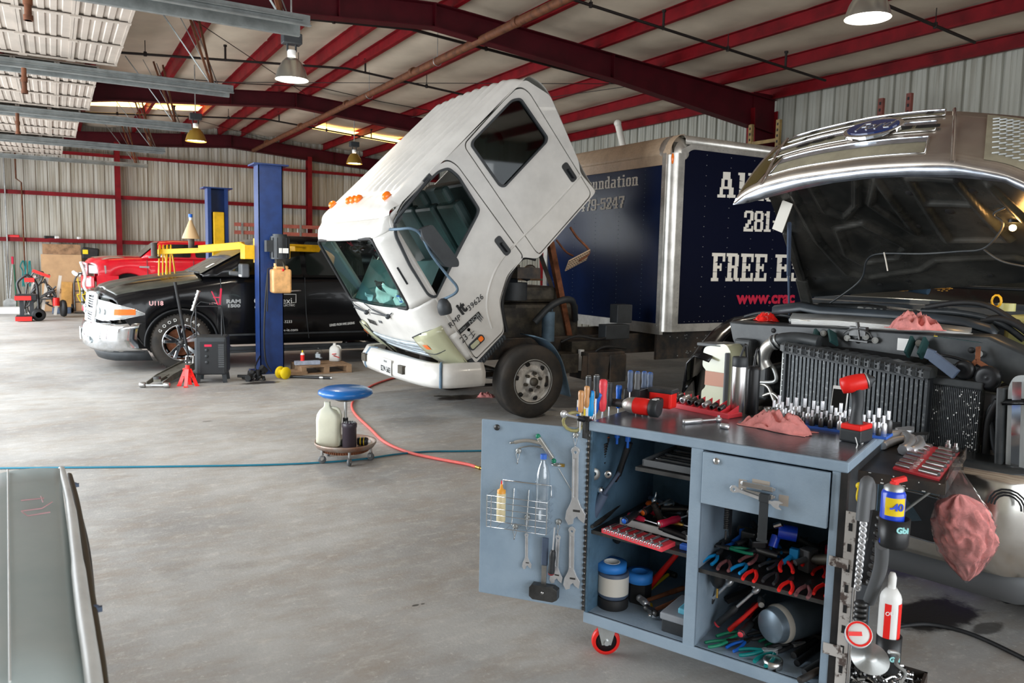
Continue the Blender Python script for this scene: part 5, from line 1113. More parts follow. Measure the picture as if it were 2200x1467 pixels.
b=MB();b.tube([h0-s*.05-d*.02,h0-s*.05+UP*.12,h0+s*.05+UP*.12,h0+s*.05-d*.02],.014,6);b.lathe([(.06,-.06),(.02,.06)],10,h0,UP);obj('handle_socket',b,'steel',t)
# ---- jack stand
c=gz(404,829);t=TH('jack_stand','red steel jack stand on the floor beside the black welder','jack stand',c);b=MB()
for i in range(4):q=c+V(.11*math.cos(.785+i*1.571+.4),.11*math.sin(.785+i*1.571+.4),0);b.bar(q,c+UP*.22+(q-c)*.22,.05,.007,up=(1,1,0));b.box(q+UP*.006,(.05,.05,.01))
b.cyl(c+UP*.17,c+UP*.27,.028,n=8);b.bar(c+UP*.12-s*.06,c+UP*.12+s*.06,.03,.01);obj('base',b,'bright_red',t);b=MB();b.bar(c+UP*.25,c+UP*.32,.022,.022);b.box(c+UP*.325,(.07,.035,.02));obj('ratchet_post',b,'dark_steel',t);b=MB();b.tube([c+UP*.24,c+UP*.22-FR*.06,c+UP*.19-FR*.05],.008,6);obj('handle',b,'bright_red',t)
# ---- welder on its stand
c=gz(458,818);Rz=math.atan2(FR.y,FR.x)+.25;ax=V(math.cos(Rz),math.sin(Rz),0);ay=UP.cross(ax);t=TH('welding_machine','black welding machine with vents and a thin cable rack on top','welder',c)
Rm=Matrix((ax,ay,UP)).transposed();b=MB();b.box(c+UP*.36,(.40,.42,.5),Rm);bd=obj('case',b,'dark_plastic',t,bev=.03)
b=MB();b.box(c+UP*.34-ay*.215+ax*.02,(.30,.006,.42),Rm);obj('front_panel',b,'black_plastic',bd)
for i in range(12):b=MB();b.box(c+UP*(.22+.026*i)-ay*.22+ax*.13,(.07,.004,.01),Rm);obj('vent_slot',b,'grey_plastic',bd) if i < 12 else None
for i in range(3):b=MB();b.lathe([(.022,0),(.02,.012),(0,.012)],12,c+UP*(.28+.08*i)-ay*.22-ax*.05,-ay);obj('knob',b,'dark_plastic',bd)
b=MB();b.box(c+UP*.50-ay*.22-ax*.03,(.09,.004,.03),Rm);obj('brand_plate',b,'ink_red',bd)
b=MB()
for kx in (-.17,.17):
 for ky in (-.17,.17):b=MB();b.bar(c+ax*kx+ay*ky,c+ax*kx*.9+ay*ky*.9+UP*.14,.05,.04);obj('foot',b,'dark_plastic',t)
for k in (-.2,):b=MB();b.lathe([(0,-.03),(.05,-.03),(.06,-.02),(.06,.02),(.05,.03),(0,.03)],18,c+ax*(-.24)-ay*.1+UP*.062,ax);obj('wheel',b,'black_rubber',t)
b=MB();fr=[c+ax*-.2+ay*.0+UP*.6,c+ax*-.2+UP*1.0,c+ax*.12+UP*1.0,c+ax*.12+UP*.6];b.tube(fr,.011,6);b.tube([fr[1],fr[1]+UP*.06+ax*.06,fr[2]+UP*.02-ax*.02],.008,6);b.tube(smooth([c-ax*.2+UP*.98,c-ax*.26+UP*.8,c-ax*.22+UP*.62,c-ax*.05+UP*.58],5),.008,5);obj('cable_rack',b,'black_plastic',t)
b=MB();b.bar(c+ax*.0+UP*1.2,c+ax*.08+UP*1.02,.022,.012);b.bar(c+ax*.12+UP*1.24,c+ax*.1+UP*1.02,.022,.012);b.bar(c+ax*.02+UP*1.12,c+ax*.12+UP*1.12,.02,.012);obj('red_clamp',b,'ink_red',t)
b=MB();b.tube([c-ax*.24+UP*.95,c-ax*.16+UP*1.2],.02,8)
for i in range(6):p_=(c-ax*.24+UP*.95).lerp(c-ax*.16+UP*1.2,i/5);b.lathe([(.026,-.008),(.026,.008)],10,p_,UP+ax*.3)
obj('torch',b,'steel',t)
# ---- black engine part in its oil, spool, pipe
c=gz(552,818);t=TH('engine_part','greasy black engine part lying in oil at the foot of the lift','engine part',c);rn=random.Random(4);b=MB()
for i in range(16):q=c+FR*rn.uniform(-.13,.12)+FA*rn.uniform(-.06,.08)+UP*rn.uniform(.03,.13);b.cyl(q,q+V(rn.uniform(-1,1),rn.uniform(-1,1),rn.uniform(-1,1))*.07,rn.uniform(.02,.045),n=10)
b.cyl(c-FR*.26+UP*.06,c+UP*.06,.02,n=8);b.cyl(c-FR*.2+FA*.03+UP*.04,c-FR*.1+UP*.04,.03,n=8);obj('housing',b,'black_rubber',t);b=MB();b.tube(smooth([c+UP*.12,c+UP*.2-FR*.02,gz(560,800)+UP*.25],4),.012,6);obj('hose_stub',b,'black_rubber',t)
c=gz(608,814);t=TH('cable_spool','empty bright yellow plastic spool beside the lift foot','spool',c);d2=(FR*.8-FA*.6).normalized()
for k,r_ in ((-.06,.085),(.06,.085)):b=MB();b.lathe([(.012,-.004),(r_,-.004),(r_,.004),(.012,.004)],24,c+UP*.087+d2*k,d2);obj('flange',b,'yellow',t)
b=MB();b.cyl(c+UP*.087-d2*.06,c+UP*.087+d2*.06,.04,n=16);obj('core',b,'yellow',t)
a,e=gz(622,812),gz(710,815);b=MB();b.cyl(a+UP*.022,e+UP*.022,.02,n=12);t=TH('steel_tube','black steel tube lying on the floor in front of the pallet','tube',a);obj('tube_body',b,'black_plastic',t);b=MB();dd_=(e-a).normalized();b.cyl(e+UP*.022-dd_*.005,e+UP*.022+dd_*.025,.017,n=12);b.cyl(e+UP*.022-dd_*.15,e+UP*.022-dd_*.1,.026,n=12);obj('tube_end',b,'steel',t)
# ---- pallet with things
c0=gz(648,806);c1=gz(756,800);ax=(c1-c0).normalized();Lp=(c1-c0).length;ay=UP.cross(ax);t=TH('pallet','small weathered wooden pallet by the lift holding bottles','pallet',c0);wp=.6;Rm=Matrix((ax,ay,UP)).transposed()
for k in (.05,.5,.95):b=MB();b.box(c0+ax*(Lp*k)+ay*wp/2+UP*.055,(.07,wp,.09),Rm);obj('stringer',b,'wood',t)
for k in range(5):b=MB();b.box(c0+ax*Lp/2+ay*(.06+k*.12)+UP*.11,(Lp,.095,.018),Rm);obj('deck_board',b,'wood',t)
b=MB();b.box(c0+ax*Lp/2+ay*.05+UP*.009,(Lp,.09,.018),Rm);obj('bottom_board',b,'wood',t)
zt=.12
def onp(px,py):q=gz(px,py,zt);return q
q=onp(723,776);jug('milk_jug',q+ay*.06,.27,.17,.15,'jug_white','opaque plastic jug with red scribble on the pallet','jug',FR);b=MB();b.tube([q-FA*.035+FR*x+UP*z for x,z in ((-.06,.11),(.0,.12),(-.04,.09),(.05,.06))],.008,5);one('red_scribble',b,'bright_red','red paint scribble on the opaque jug on the pallet','marking');S_=bpy.data.objects['red_scribble'];jg=[o_ for o_ in COL.objects if o_.name == 'milk_jug'][0];S_.parent=jg;S_.matrix_parent_inverse=wloc(jg).inverted();del S_['label'];del S_['category']
q=onp(688,773)+ay*.08;t=TH('clear_bottle','clear square plastic bottle with no lid on the pallet','bottle',q);b=MB();secs=[[q+FR*x*s_+FA*y*s_+UP*z for x,y in rrect(-.055,.055,-.05,.05,.02,3)] for z,s_ in ((0,.95),(.01,1),(.11,1),(.14,.7),(.16,.3),(.18,.28))];b.loft(secs);obj('bottle',b,'clear_thin',t,fix=True);b=MB();b.box(q-FA*.052+UP*.06,(.07,.002,.06),Matrix((FR,FA,UP)).transposed());obj('label',b,'grille_white',t)
q=onp(650,783);can('spray_bottle',q,.028,.19,'white_plastic','small red and white spray can with yellow cap on the pallet','spray can',cap='yellow',bands=((.25,.75,'bright_red'),))
q=onp(662,784);b=MB();b.box(q+UP*.03+ay*.04,(.36,.09,.055),Matrix((ax,ay,UP)).transposed() @ Matrix.Rotation(-.12,3,'Z'));one('carton',b,'box_bluegrey','long flat blue and white carton lying on the pallet','box',bev=.002) if mat('box_bluegrey',(.42,.47,.58),.5,0,.4,9) else None
q=gz(760,752);t=TH('bench_grinder','small dark machine with a red top on the floor behind the jug','machine',q);b=MB();b.box(q+UP*.1,(.3,.2,.12));b.cyl(q+UP*.1-FR*.2,q+UP*.1-FR*.1,.07,n=12);obj('machine_body',b,'black_rubber',t,bev=.02);b=MB();b.box(q+UP*.18-FR*.06,(.16,.08,.03));obj('machine_top',b,'ink_red',t,bev=.01)
b=MB();b.bx(gz(590,800).x,gz(630,790).x,11.0,11.3,0,.05);
one('wood_block',b,'wood','small timber block on the floor between the lift foot and the pallet','block')
# ---- along the back wall
yb=25.2
def gb(px,py,y=yb):return gy(px,py,y)
a,e=gb(90,548,25.25),gb(178,668,25.0)
b=MB();b.box(((gb(90,600).x+gb(176,600).x)/2,25.15,.79),(gb(176,600).x-gb(89,600).x,.04,1.57),Matrix.Rotation(-.04,3,'X'));t=TH('cardboard_sheet','large flattened brown cardboard box leaning on the back wall','cardboard',(0,25.1,0));obj('sheet',b,'cardboard',t)
b=MB();b.box((gb(133,550).x,25.19,1.72),(gb(174,550).x-gb(92,550).x,.03,.28),Matrix.Rotation(-.04,3,'X'));obj('upper_flap',b,'dark_cardboard',t)
text('print','BOSS',.17,X4(gb(112,629,25.10),x=(1,0,0),y=(0,0,1)),'dark_cardboard',t,off=.006);b=MB();b.box(gb(100,636,25.09),(.13,.004,.17));obj('paper_label',b,'white_plastic',t);b=MB();b.lathe([(.045,0),(.07,0)],14,gb(107,627,25.10),(0,-1,0),cap=False);obj('print_logo',b,'dark_cardboard',t,solid=.003)
b=MB();b.box(gb(143,642,25.0),(.26,.02,.95),Matrix.Rotation(-.06,3,'X') @ Matrix.Rotation(.05,3,'Y'));one('plywood_offcut',b,'ply','orange plywood offcut leaning on the cardboard sheet','board') if mat('ply',(.58,.30,.08),.6,0,.3,4) else None
# hand truck
x0_,x1_=gb(159,600,24.4).x,gb(188,600,24.4).x;t=TH('hand_truck','tubular steel hand truck with yellow straps before the cardboard','hand truck',(x0_,24.4,0));b=MB();z1=gb(170,590,24.4).z
b.tube(smooth([(x0_,24.3,.05),(x0_,24.4,z1-.25),(x0_+.1,24.4,z1),(x1_-.1,24.4,z1),(x1_,24.4,z1-.25),(x1_,24.3,.05)],5),.022,8)
for z in (.3,.6,.85):b.tube([(x0_,24.33,z),(x1_,24.33,z)],.016,6)
obj('frame',b,'dark_steel',t);b=MB();b.bx(x0_-.02,x1_+.02,24.05,24.35,.02,.035);obj('toe_plate',b,'dark_steel',t)
for x in (x0_-.06,x1_+.06):b=MB();b.lathe([(0,-.03),(.11,-.03),(.125,0),(.11,.03),(0,.03)],18,(x,24.5,.125),(1,0,0));obj('wheel',b,'black_rubber',t)
for x in (x0_+.08,x1_-.12):b=MB();b.tube(smooth([(x,24.3,z1-.1),(x+.05,24.26,z1-.5),(x-.02,24.28,.5),(x+.06,24.26,.3)],5),.014,6);obj('strap',b,'yellow',t)
b=MB();b.cyl(gb(176,585,24.6)+V(0,0,-.12),gb(176,585,24.6)+V(0,0,.0),.1,n=14);b.cyl(gb(176,585,24.6)+V(0,0,-.9),gb(176,585,24.6)+V(0,0,-.12),.05,n=10);one('exhaust_stack',b,'galv','short chrome stack standing beside the red pickup bumper guard','pipe')
b=MB();q=gb(135,668,24.3);b.bx(q.x-.25,q.x+.2,24.1,24.5,0.0,.16);one('tool_case',b,'slate','dark slate tool case on the floor in front of the cardboard','case',bev=.02) if mat('slate',(.08,.11,.17),.5,0,.2,6) else None
b=MB();q=gb(20,672,24.4);b.bx(q.x-.35,q.x+.25,24.3,24.7,0,.17);one('stone_block',b,'white_plastic','long whitish block on the floor below the shovel','block',bev=.01)
# shovel, poles, rope
def pole(px0,py0,px1,py1,r_,m_,y0=25.1,y1=24.9):a_=gb(px0,py0,y0);e_=gb(px1,py1,y1);e_.z=max(e_.z,r_);b=MB();b.cyl(a_,e_,r_,n=8);return b,a_,e_
b,a_,e_=pole(27,563,21,650,.017,'galv');t=TH('shovel','grey square shovel standing against the back wall at far left','shovel',V(e_.x,e_.y,0));obj('shaft',b,'steel',t);b=MB();b.prism([(-.14,0),(.14,0),(.15,.28),(.05,.36),(-.05,.36),(-.15,.28)],lambda u,v,q:V(e_.x+u,24.85-v*.1+q,.02+v),0,.012);obj('blade',b,'galv',t);b=MB();b.cyl(a_-UP*.05,a_+UP*.15,.03,n=8);obj('grip',b,'ink_red',t)
b,a_,e_=pole(30,568,36,672,.014,'teal_grip',25.2,25.0);one('broom_handle',b,'green_grip','green pole leaning on the back wall beside the shovel','pole')
b,a_,e_=pole(9,520,18,672,.02,'galv',25.25,24.95);one('long_pole',b,'galv','tall bare metal pole at the far left picture edge','pole')
b=MB();rr=random.Random(2)
for i in range(5):x=gb(56,570).x+.05*i-.1;b.tube(smooth([(x+rr.uniform(-.03,.03),25.15+rr.uniform(-.04,.04),gb(56,560).z-k*.14) for k in range(6)],4),.016,5)
one('rope_bundle',b,'teal_grip','bundle of teal rope hanging on the back wall above the red hose cart','rope')
# welding cart / generator frame
c=gz(62,690);c.y += .1;t=TH('engine_cart','black and red wheeled cart with handles near the back wall','cart',c);px=lambda x,y,yy=None:gy(x,y,c.y)
b=MB();zt_=px(60,632).z;xl,xr=px(32,640).x,px(80,640).x;b.bx(xl,xr,c.y-.25,c.y+.25,zt_-.14,zt_);obj('top_tray',b,'black_plastic',t,bev=.02);b=MB();b.bx(xl,xr-.12,c.y-.27,c.y-.245,zt_-.13,zt_-.03);obj('tray_edge',b,'bright_red',t);b=MB();b.bx(xl,xr-.1,c.y-.27,c.y+.25,.03,.13);obj('base',b,'black_plastic',t,bev=.02);b=MB();b.bx(xl,xr-.12,c.y-.29,c.y-.265,.02,.12);obj('base_edge',b,'bright_red',t)
for x in (xl+.13,xr-.12):b=MB();b.bar((x,c.y,.1),(x,c.y,zt_-.1),.09,.05);obj('upright',b,'dark_plastic',t)
b=MB();b.lathe([(0,-.04),(.12,-.04),(.15,-.02),(.15,.02),(.12,.04),(0,.04)],20,(xr+.02,c.y-.1,.15),(0,1,0));wq=obj('wheel',b,'black_rubber',t);b=MB();b.lathe([(0,-.045),(.07,-.045)],14,(xr+.02,c.y-.1,.15),(0,1,0));obj('wheel_disc',b,'rust',wq)
b=MB();b.tube(smooth([(xl+.1,c.y+.25,zt_),(xl+.05,c.y+.3,zt_+.25),(xl+.2,c.y+.3,zt_+.42),(xr-.15,c.y+.3,zt_+.42),(xr,c.y+.3,zt_+.2),(xr+.02,c.y+.3,.2)],6),.03,8);obj('handle',b,'black_plastic',t)
b=MB();b.bx(xl+.2,xr-.05,c.y+.22,c.y+.34,zt_+.28,zt_+.38);obj('handle_block',b,'bright_red',t)
c2=V(c.x+.28,c.y+1.1,0);t=TH('hose_reel_cart','tangled cart of red and chrome parts behind the wheeled cart','cart',c2);rr=random.Random(7);b=MB()
for i in range(9):b.tube(smooth([c2+V(rr.uniform(-.4,.4),rr.uniform(-.2,.2),rr.uniform(.05,1.1)) for k in range(4)],4),.022,6)
obj('hose',b,'dark_steel',t);b=MB()
for i in range(3):a_=c2+V(-.3+.28*i,0,.05);b.bar(a_,a_+V(.15,.1,1.0),.07,.05)
obj('frame',b,'cream_w',t) if mat('cream_w',(.66,.62,.55),.5) else None;b=MB();b.box(c2+V(0,-.1,1.1),(.4,.12,.07),Matrix.Rotation(.4,3,'Y'));b.cyl(c2+V(.3,-.15,.3),c2+V(.3,-.15,.5),.08,n=10);obj('red_body',b,'bright_red',t);b=MB();b.lathe([(0,-.05),(.2,-.05),(.22,0),(.2,.05),(0,.05)],18,c2+V(.45,-.1,.23),V(1,.2,0));obj('wheel',b,'black_rubber',t)
# shelf of battery boxes on the girt
q=gb(190,545,25.1);t=TH('tool_bag','black tool bag with yellow patch standing on the cardboard top','bag',q);b=MB();b.box(q+V(.05,0,.0),(.42,.22,.34),Matrix.Rotation(.1,3,'Y'));obj('bag_body',b,'black_rubber',t,bev=.04);b=MB();b.box(q+V(-.08,-.12,.05),(.13,.01,.12));obj('patch',b,'yellow',t)
# aluminium + red ladder on the back wall
x0_,x1_=gb(503,490).x,gb(690,490).x;zl,zh=gb(540,502).z,gb(540,481).z;t=TH('extension_ladder','faded red ladder hung sideways on the back wall behind the lift','ladder',(x0_,25.2,zl))
mat('ladder_red',(.45,.13,.10),.5,0,.3,5)
for z in (zl+.03,zh-.03):b=MB();b.bx(x0_,x1_,25.16,25.2,z-.055,z+.055);obj('rail',b,'ladder_red',t)
for i in range(int((x1_-x0_)/.3)):b=MB();x=x0_+.15+i*.3;b.cyl((x,25.19,zl),(x,25.19,zh),.018,n=8);obj('rung',b,'galv',t)
for i in range(3):b=MB();x=x0_+.2+i*.9;b.bx(x,x+.06,25.14,25.2,zl-.03,zh+.03);obj('bracket',b,'galv',t)
# shelf behind the cab, seen through the wheel arch
t=TH('storage_shelf','cluttered dark storage shelf seen through the gap behind the white cab','shelf',(9.5,15.5,0));sx0,sx1=gy(1085,600,15).x,gy(1165,600,15).x
for z in (.1,.75,1.25,1.9):b=MB();b.bx(sx0-.8,sx1+.9,15,15.6,z,z+.03);obj('shelf_board',b,'wood',t)
for x in (sx0-.8,sx1+.85):b=MB();b.bx(x,x+.05,15,15.6,0,2.0);obj('upright',b,'wood',t)
q=gy(1101,640,15.15);bk=TH('bucket','white bucket with red label on the shelf behind the cab','bucket',(q.x,15.2,1.28));b=MB();b.lathe([(.12,1.28),(.145,1.56),(.155,1.57),(.155,1.6),(.15,1.6),(.14,1.3)],20,(q.x,15.2,0));obj('pail',b,'cream_w',bk);b=MB();b.lathe([(.128,1.34),(.143,1.5)],20,(q.x,15.2,0),cap=False);obj('label_band',b,'ink_red',bk,fix=False);b=MB();b.lathe([(.157,1.58),(.157,1.62),(0,1.62)],20,(q.x,15.2,0));obj('lid',b,'jug_milky',bk)
q=gy(1140,625,15.15);b=MB();b.lathe([(.1,-.04),(.16,-.03),(.16,.03),(.1,.04)],20,(q.x,15.2,1.45),(0,1,0),cap=False);one('ring_gear',b,'steel','round metal ring standing on the shelf behind the cab','gear')
rr=random.Random(11)
for i in range(16):
 x=rr.uniform(sx0-.6,sx1+.7);z=rr.choice((.13,.78,.78,1.28));b=MB();w_=rr.uniform(.1,.25);h_=rr.uniform(.12,.35)
 if i % 2:b.box((x,15.3,z+h_/2),(w_,.25,h_),Matrix.Rotation(rr.uniform(-.4,.4),3,'Z'))
 else:b.cyl((x,15.25,z),(x,15.25,z+h_),w_/2,n=14);b.cyl((x,15.25,z+h_),(x,15.25,z+h_+.03),w_/4,n=10)
 one('spare_part',b,rr.choice(('grease','frame_black','dark_steel','wood')),'dark greasy spare part among clutter on the shelf behind the cab','part','spare parts on the shelf behind the cab')
# pallet racking by the right wall
def rack(px0,px1,py,Y,m_,lab):
 a_=gx(px0,py,11.2);e_=gx(px1,py,11.2);t=TH('pallet_rack',lab,'rack',(11.2,a_.y,0));zt_=a_.z
 for y in (a_.y,e_.y):
  b=MB();b.bx(11.14,11.2,y-.04,y+.04,0,zt_);up_=obj('upright',b,m_,t);b=MB()
  for k in range(20):b.box((11.138,y,zt_-.08-k*.1),(.006,.03,.045))
  obj('slot',b,'black_rubber',up_)
 for z in (zt_-.35,zt_-1.6):b=MB();b.bx(11.15,11.19,min(a_.y,e_.y),max(a_.y,e_.y),z-.03,z+.03);obj('brace',b,m_,t)
 b=MB();b.bar((11.17,a_.y,zt_-.4),(11.17,a_.y+1.2,zt_-1.2),.02,.02);obj('diagonal_brace',b,'dark_steel',t)
 return t
mat('rack_yellow',(.30,.20,.07),.5,0,.4,8);mat('rack_red',(.20,.05,.035),.5,0,.3,8)
rack(1617,1676,268,0,'rack_yellow','yellow slotted rack upright beside the red column at right')
rack(1897,1957,212,0,'rack_red','dark red slotted rack uprights showing above the chrome grille')
# pvc pipe to the roof above the cargo box
a_,e_=gy(1327,265,11.0),gy(1352,305,11.0);b=MB();b.cyl(a_,V(e_.x+.12,11.0,3.0),.055,n=12);b.sph(a_,.065,10,8);tag(obj('vent_pipe',b,'cream_w'),'cream plastic vent pipe slanting down from the roof above the cargo box','pipe')
for i,(px,w_,m_,lb) in enumerate(((28,.3,'red_plastic','small red object resting on the wall girt at far left'),(110,.35,'black_plastic','small black object resting on the wall girt'),(122,.12,'white_plastic','small white rag resting on the wall girt beside the black object'),(170,.1,'white_plastic','tiny white jar on the wall girt above the cardboard'))):
 q=gb(px,512,25.3);b=MB();b.box(V(q.x,25.42,2.0+.045),(w_,.08,.08),Matrix.Rotation(.15*i,3,'Z'));one('small_item',b,m_,lb,'item',bev=.02)
CO=V(1.937,2.621,0);CX=V(.407,-.913,0).normalized();CY=V(.913,.407,0).normalized();CW,CDp,CT=1.02,.62,1.03
def CL(x,d,z):return CO+CX*x+CY*d+UP*z
CR=Matrix((CX,CY,UP)).transposed()
def cf_(px,py,d=0.0):return gp(px,py,CL(0,d,0),CY)       # on a plane parallel to the cabinet front
def cs_(px,py,x):return gp(px,py,CL(x,0,0),CX)
def cb(b,x0,x1,d0,d1,z0,z1):return b.box(CL((x0+x1)/2,(d0+d1)/2,(z0+z1)/2),(abs(x1-x0),abs(d1-d0),abs(z1-z0)),CR)
CAB=TH('tool_cabinet','blue-grey steel tool cabinet on red casters with its left door open','cabinet',CL(0,0,0))
mat('cart_top',(.20,.215,.24),.26,.55,0,col2=(.10,.11,.125),vs=5,bump=.08,bs=60)
b=MB();cb(b,-.008,CW+.008,-.008,CDp,.99,CT);obj('worktop',b,['cart_blue'],CAB,bev=.006)
b=MB();cb(b,.004,CW-.004,.004,CDp-.01,CT-.001,CT+.0012);obj('worn_top_surface',b,'cart_top',CAB)
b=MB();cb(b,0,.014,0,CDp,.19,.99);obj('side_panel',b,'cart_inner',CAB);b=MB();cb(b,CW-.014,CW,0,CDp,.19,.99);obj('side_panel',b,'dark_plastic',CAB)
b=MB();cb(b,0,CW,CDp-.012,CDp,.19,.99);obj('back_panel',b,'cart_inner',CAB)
b=MB();cb(b,0,CW,-.0,CDp,.185,.192);cb(b,-.004,CW,-.006,.012,.145,.192);obj('bottom_panel',b,'cart_blue',CAB,bev=.003)
b=MB();cb(b,.452,.50,-.003,.012,.19,.99);cb(b,.494,.50,0,CDp,.19,.99);cb(b,.452,.456,0,.05,.19,.99);obj('divider',b,'cart_blue',CAB,bev=.002)
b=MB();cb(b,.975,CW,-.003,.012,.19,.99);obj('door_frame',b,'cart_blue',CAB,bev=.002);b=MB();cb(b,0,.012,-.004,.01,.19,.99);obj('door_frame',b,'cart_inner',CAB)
for (x0,x1,z) in ((.21,.452,.868),(.014,.452,.556),(.50,CW-.014,.51)):b=MB();cb(b,x0,x1,.01,CDp-.02,z-.006,z);cb(b,x0,x1,.008,.012,z-.014,z+.002);obj('shelf',b,'dark_steel',CAB)
# drawer
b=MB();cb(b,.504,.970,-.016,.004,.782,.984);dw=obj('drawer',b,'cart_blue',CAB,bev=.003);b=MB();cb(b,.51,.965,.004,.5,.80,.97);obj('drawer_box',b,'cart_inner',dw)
for dz in (.0,-.028):b=MB();b.bar(CL(.668,-.034,.895+dz),CL(.785,-.034,.893+dz),.02,.012,up=CY);b.bar(CL(.668,-.034,.895+dz),CL(.668,-.014,.895+dz),.012);b.bar(CL(.785,-.034,.893+dz),CL(.785,-.014,.893+dz),.012);obj('handle',b,'chrome',dw,bev=.003)
b=MB();b.lathe([(.014,0),(.012,.006),(0,.006)],14,CL(.56,-.017,.957),-CY);obj('lock',b,'chrome',dw)
b=MB();cb(b,.70,.765,-.0168,-.0160,.90,.915);cb(b,.65,.68,-.0168,-.016,.86,.905);cb(b,.80,.835,-.0168,-.016,.835,.875);mat('worn_tan',(.40,.35,.30),.6);obj('worn_patch',b,'worn_tan',dw)
# black strap and wrench through the handle
b=MB();b.box(CL(.757,-.047,.78),(.034,.004,.15),CR);b.box(CL(.757,-.045,.86),(.036,.02,.03),CR);b.box(CL(.757,-.045,.70),(.04,.008,.012),CR);one('velcro_strap',b,'dark_plastic','black strap with buckle hanging from the drawer handle','strap',bev=.002)
# casters
for (x,d,m_) in ((.075,.06,1),(CW-.08,.06,1),(.075,CDp-.08,1),(CW-.08,CDp-.08,1)):
 c=CL(x,d,0);w_=(FR*.95+FA*.3).normalized();w_=CX*.62-CY*.78;w_.normalize();rd=UP.cross(w_)
 b=MB();b.lathe([(.046,-.016),(.060,-.014),(.0625,0),(.060,.014),(.046,.016)],28,c+UP*.0625,w_,cap=False);b.lathe([(.046,-.016),(.046,.016)],28,c+UP*.0625,w_,cap=False);cw=obj('caster',b,'bright_red',CAB);b=MB();b.lathe([(0,-.012),(.046,-.012),(.046,.012),(0,.012)],24,c+UP*.0625,w_);obj('hub',b,'black_plastic',cw)
 b=MB()
 for s_ in (-.022,.022):b.prism([(-.02,.05),(.02,.05),(.045,.145),(-.045,.145)],lambda u,v,q:c+rd*(u-.0)+UP*v+w_*(s_+q),-.002,.002)
 b.cyl(c+UP*.0625-w_*.028,c+UP*.0625+w_*.028,.008,n=8);b.box(c+UP*.145,(.09,.08,.006),CR);obj('fork',b,'galv',cw)
 b=MB();b.cyl(c+UP*.0625+w_*.024,c+UP*.0625+w_*.034,.012,n=6);b.cyl(c+UP*.0625-w_*.024,c+UP*.0625-w_*.034,.012,n=6);obj('axle_nut',b,'chrome',cw)
# left door, swung out
DE=V(1.62,3.0,0);DX=(DE-CL(0,0,0));DW=DX.length;DX.normalize();DN=UP.cross(DX);DN=DN if DN.dot(CAM-CL(0,0,0)) > 0 else -DN;DR=Matrix((DX,DN,UP)).transposed()
def DL(u,z,o=0.0):return CL(0,0,0)+DX*u+UP*z+DN*o
def dp(px,py,o=0.0):return gp(px,py,DL(0,0,o),DN)
b=MB();b.box(DL(DW/2+.008,.595,-.008),(DW-.01,.016,.80),DR);door=obj('door',b,'cart_blue',CAB,bev=.003)
b=MB()
for i in range(33):z=.2+.8*i/33;b.box(DL(.006,z+.006,.004),(.012,.01,.013),DR)
b.cyl(DL(.0,.195,.0),DL(.0,.99,.0),.005,n=8);obj('piano_hinge',b,'dark_steel',door)
for (px,py) in ((1068,918),):b=MB();q=dp(px,py);b.lathe([(.014,0),(.013,.005),(0,.005)],16,q,DN);obj('lock_hole',b,'dark_steel',door)
# magnets with hooks
for i,(px,py) in enumerate(((1238,934),(1115,968),(1201,1120),(1108,1130),(1134,1110))):
 q=dp(px,py);t=TH('magnetic_hook',['round magnet hook at the top right of the open door','round magnet hook below the air gun on the door','round magnet hook right of the wire basket','magnet hook under the left part of the wire basket','magnet hook under the middle of the wire basket'][i],'hook',q,'magnet hooks on the cabinet door')
 b=MB();b.lathe([(.013,0),(.013,.008),(.008,.012),(0,.012)],16,q,DN);obj('magnet',b,'galv',t);b=MB();b.tube(smooth([q+DN*.012+DX*.0,q+DN*.014-UP*.015+DX*.008,q+DN*.012-UP*.045,q+DN*.02-UP*.055,q+DN*.024-UP*.045],4),.0016,5);b.tube(smooth([q+DN*.012,q+DN*.014-UP*.015-DX*.008,q+DN*.012-UP*.045],4),.0016,5);obj('hook_wire',b,'steel',t)
# ------------------------------------------------------------- tool prototypes, lying along +X, Z up
PROTO=[]
def proto(name,label,cat,fn):
 t=thing(name,label,cat);fn(t);k=kids(t);PROTO.append((t,k));return t,k
def put(pr,Mx,label,group=None,mats=None):return dup(pr[0],Mx,label,group,pr[1],mats)
def lay(pr,p0,p1,label,s=1.0,roll=0,up=UP,group=None,mats=None,L=None):
 x=(p1-p0);ln=x.length;x.normalize();y=up.cross(x).normalized();z=x.cross(y);m=Matrix((x,y,z)).transposed() @ Matrix.Rotation(roll,3,'X')
 if L:s=ln/L
 return put(pr,Matrix.Translation(p0) @ (m*s).to_4x4(),label,group,mats)
def f_pl(t):
 for s in (-1,1):
  b=MB();P=smooth([(0,.025*s,.008),(.03,.027*s,.008),(.07,.022*s,.009),(.105,.009*s,.009),(.122,.004*s,.009)],4);b.tube(P,.008,8,rs=[.0075]+[.009]*(len(P)-4)+[.0085,.006,.005]);obj('handle',b,'bright_red',t)
 b=MB();b.cyl((.13,0,.002),(.13,0,.017),.014,n=12);b.bar((.115,.006,.009),(.14,-.008,.009),.012,.012);b.bar((.115,-.006,.009),(.14,.008,.009),.012,.012)
 for s in (-1,1):b.loft([[(.135,.001*s,.003),(.135,.012*s,.003),(.135,.012*s,.015),(.135,.001*s,.015)],[(.16,.0005*s,.004),(.16,.010*s,.004),(.16,.010*s,.014),(.16,.0005*s,.014)],[(.19,.0005*s,.006),(.19,.004*s,.006),(.19,.004*s,.012),(.19,.0005*s,.012)]],sm=False)
 obj('jaws',b,'dark_steel',t)
PL=proto('pliers','pliers','pliers',f_pl)
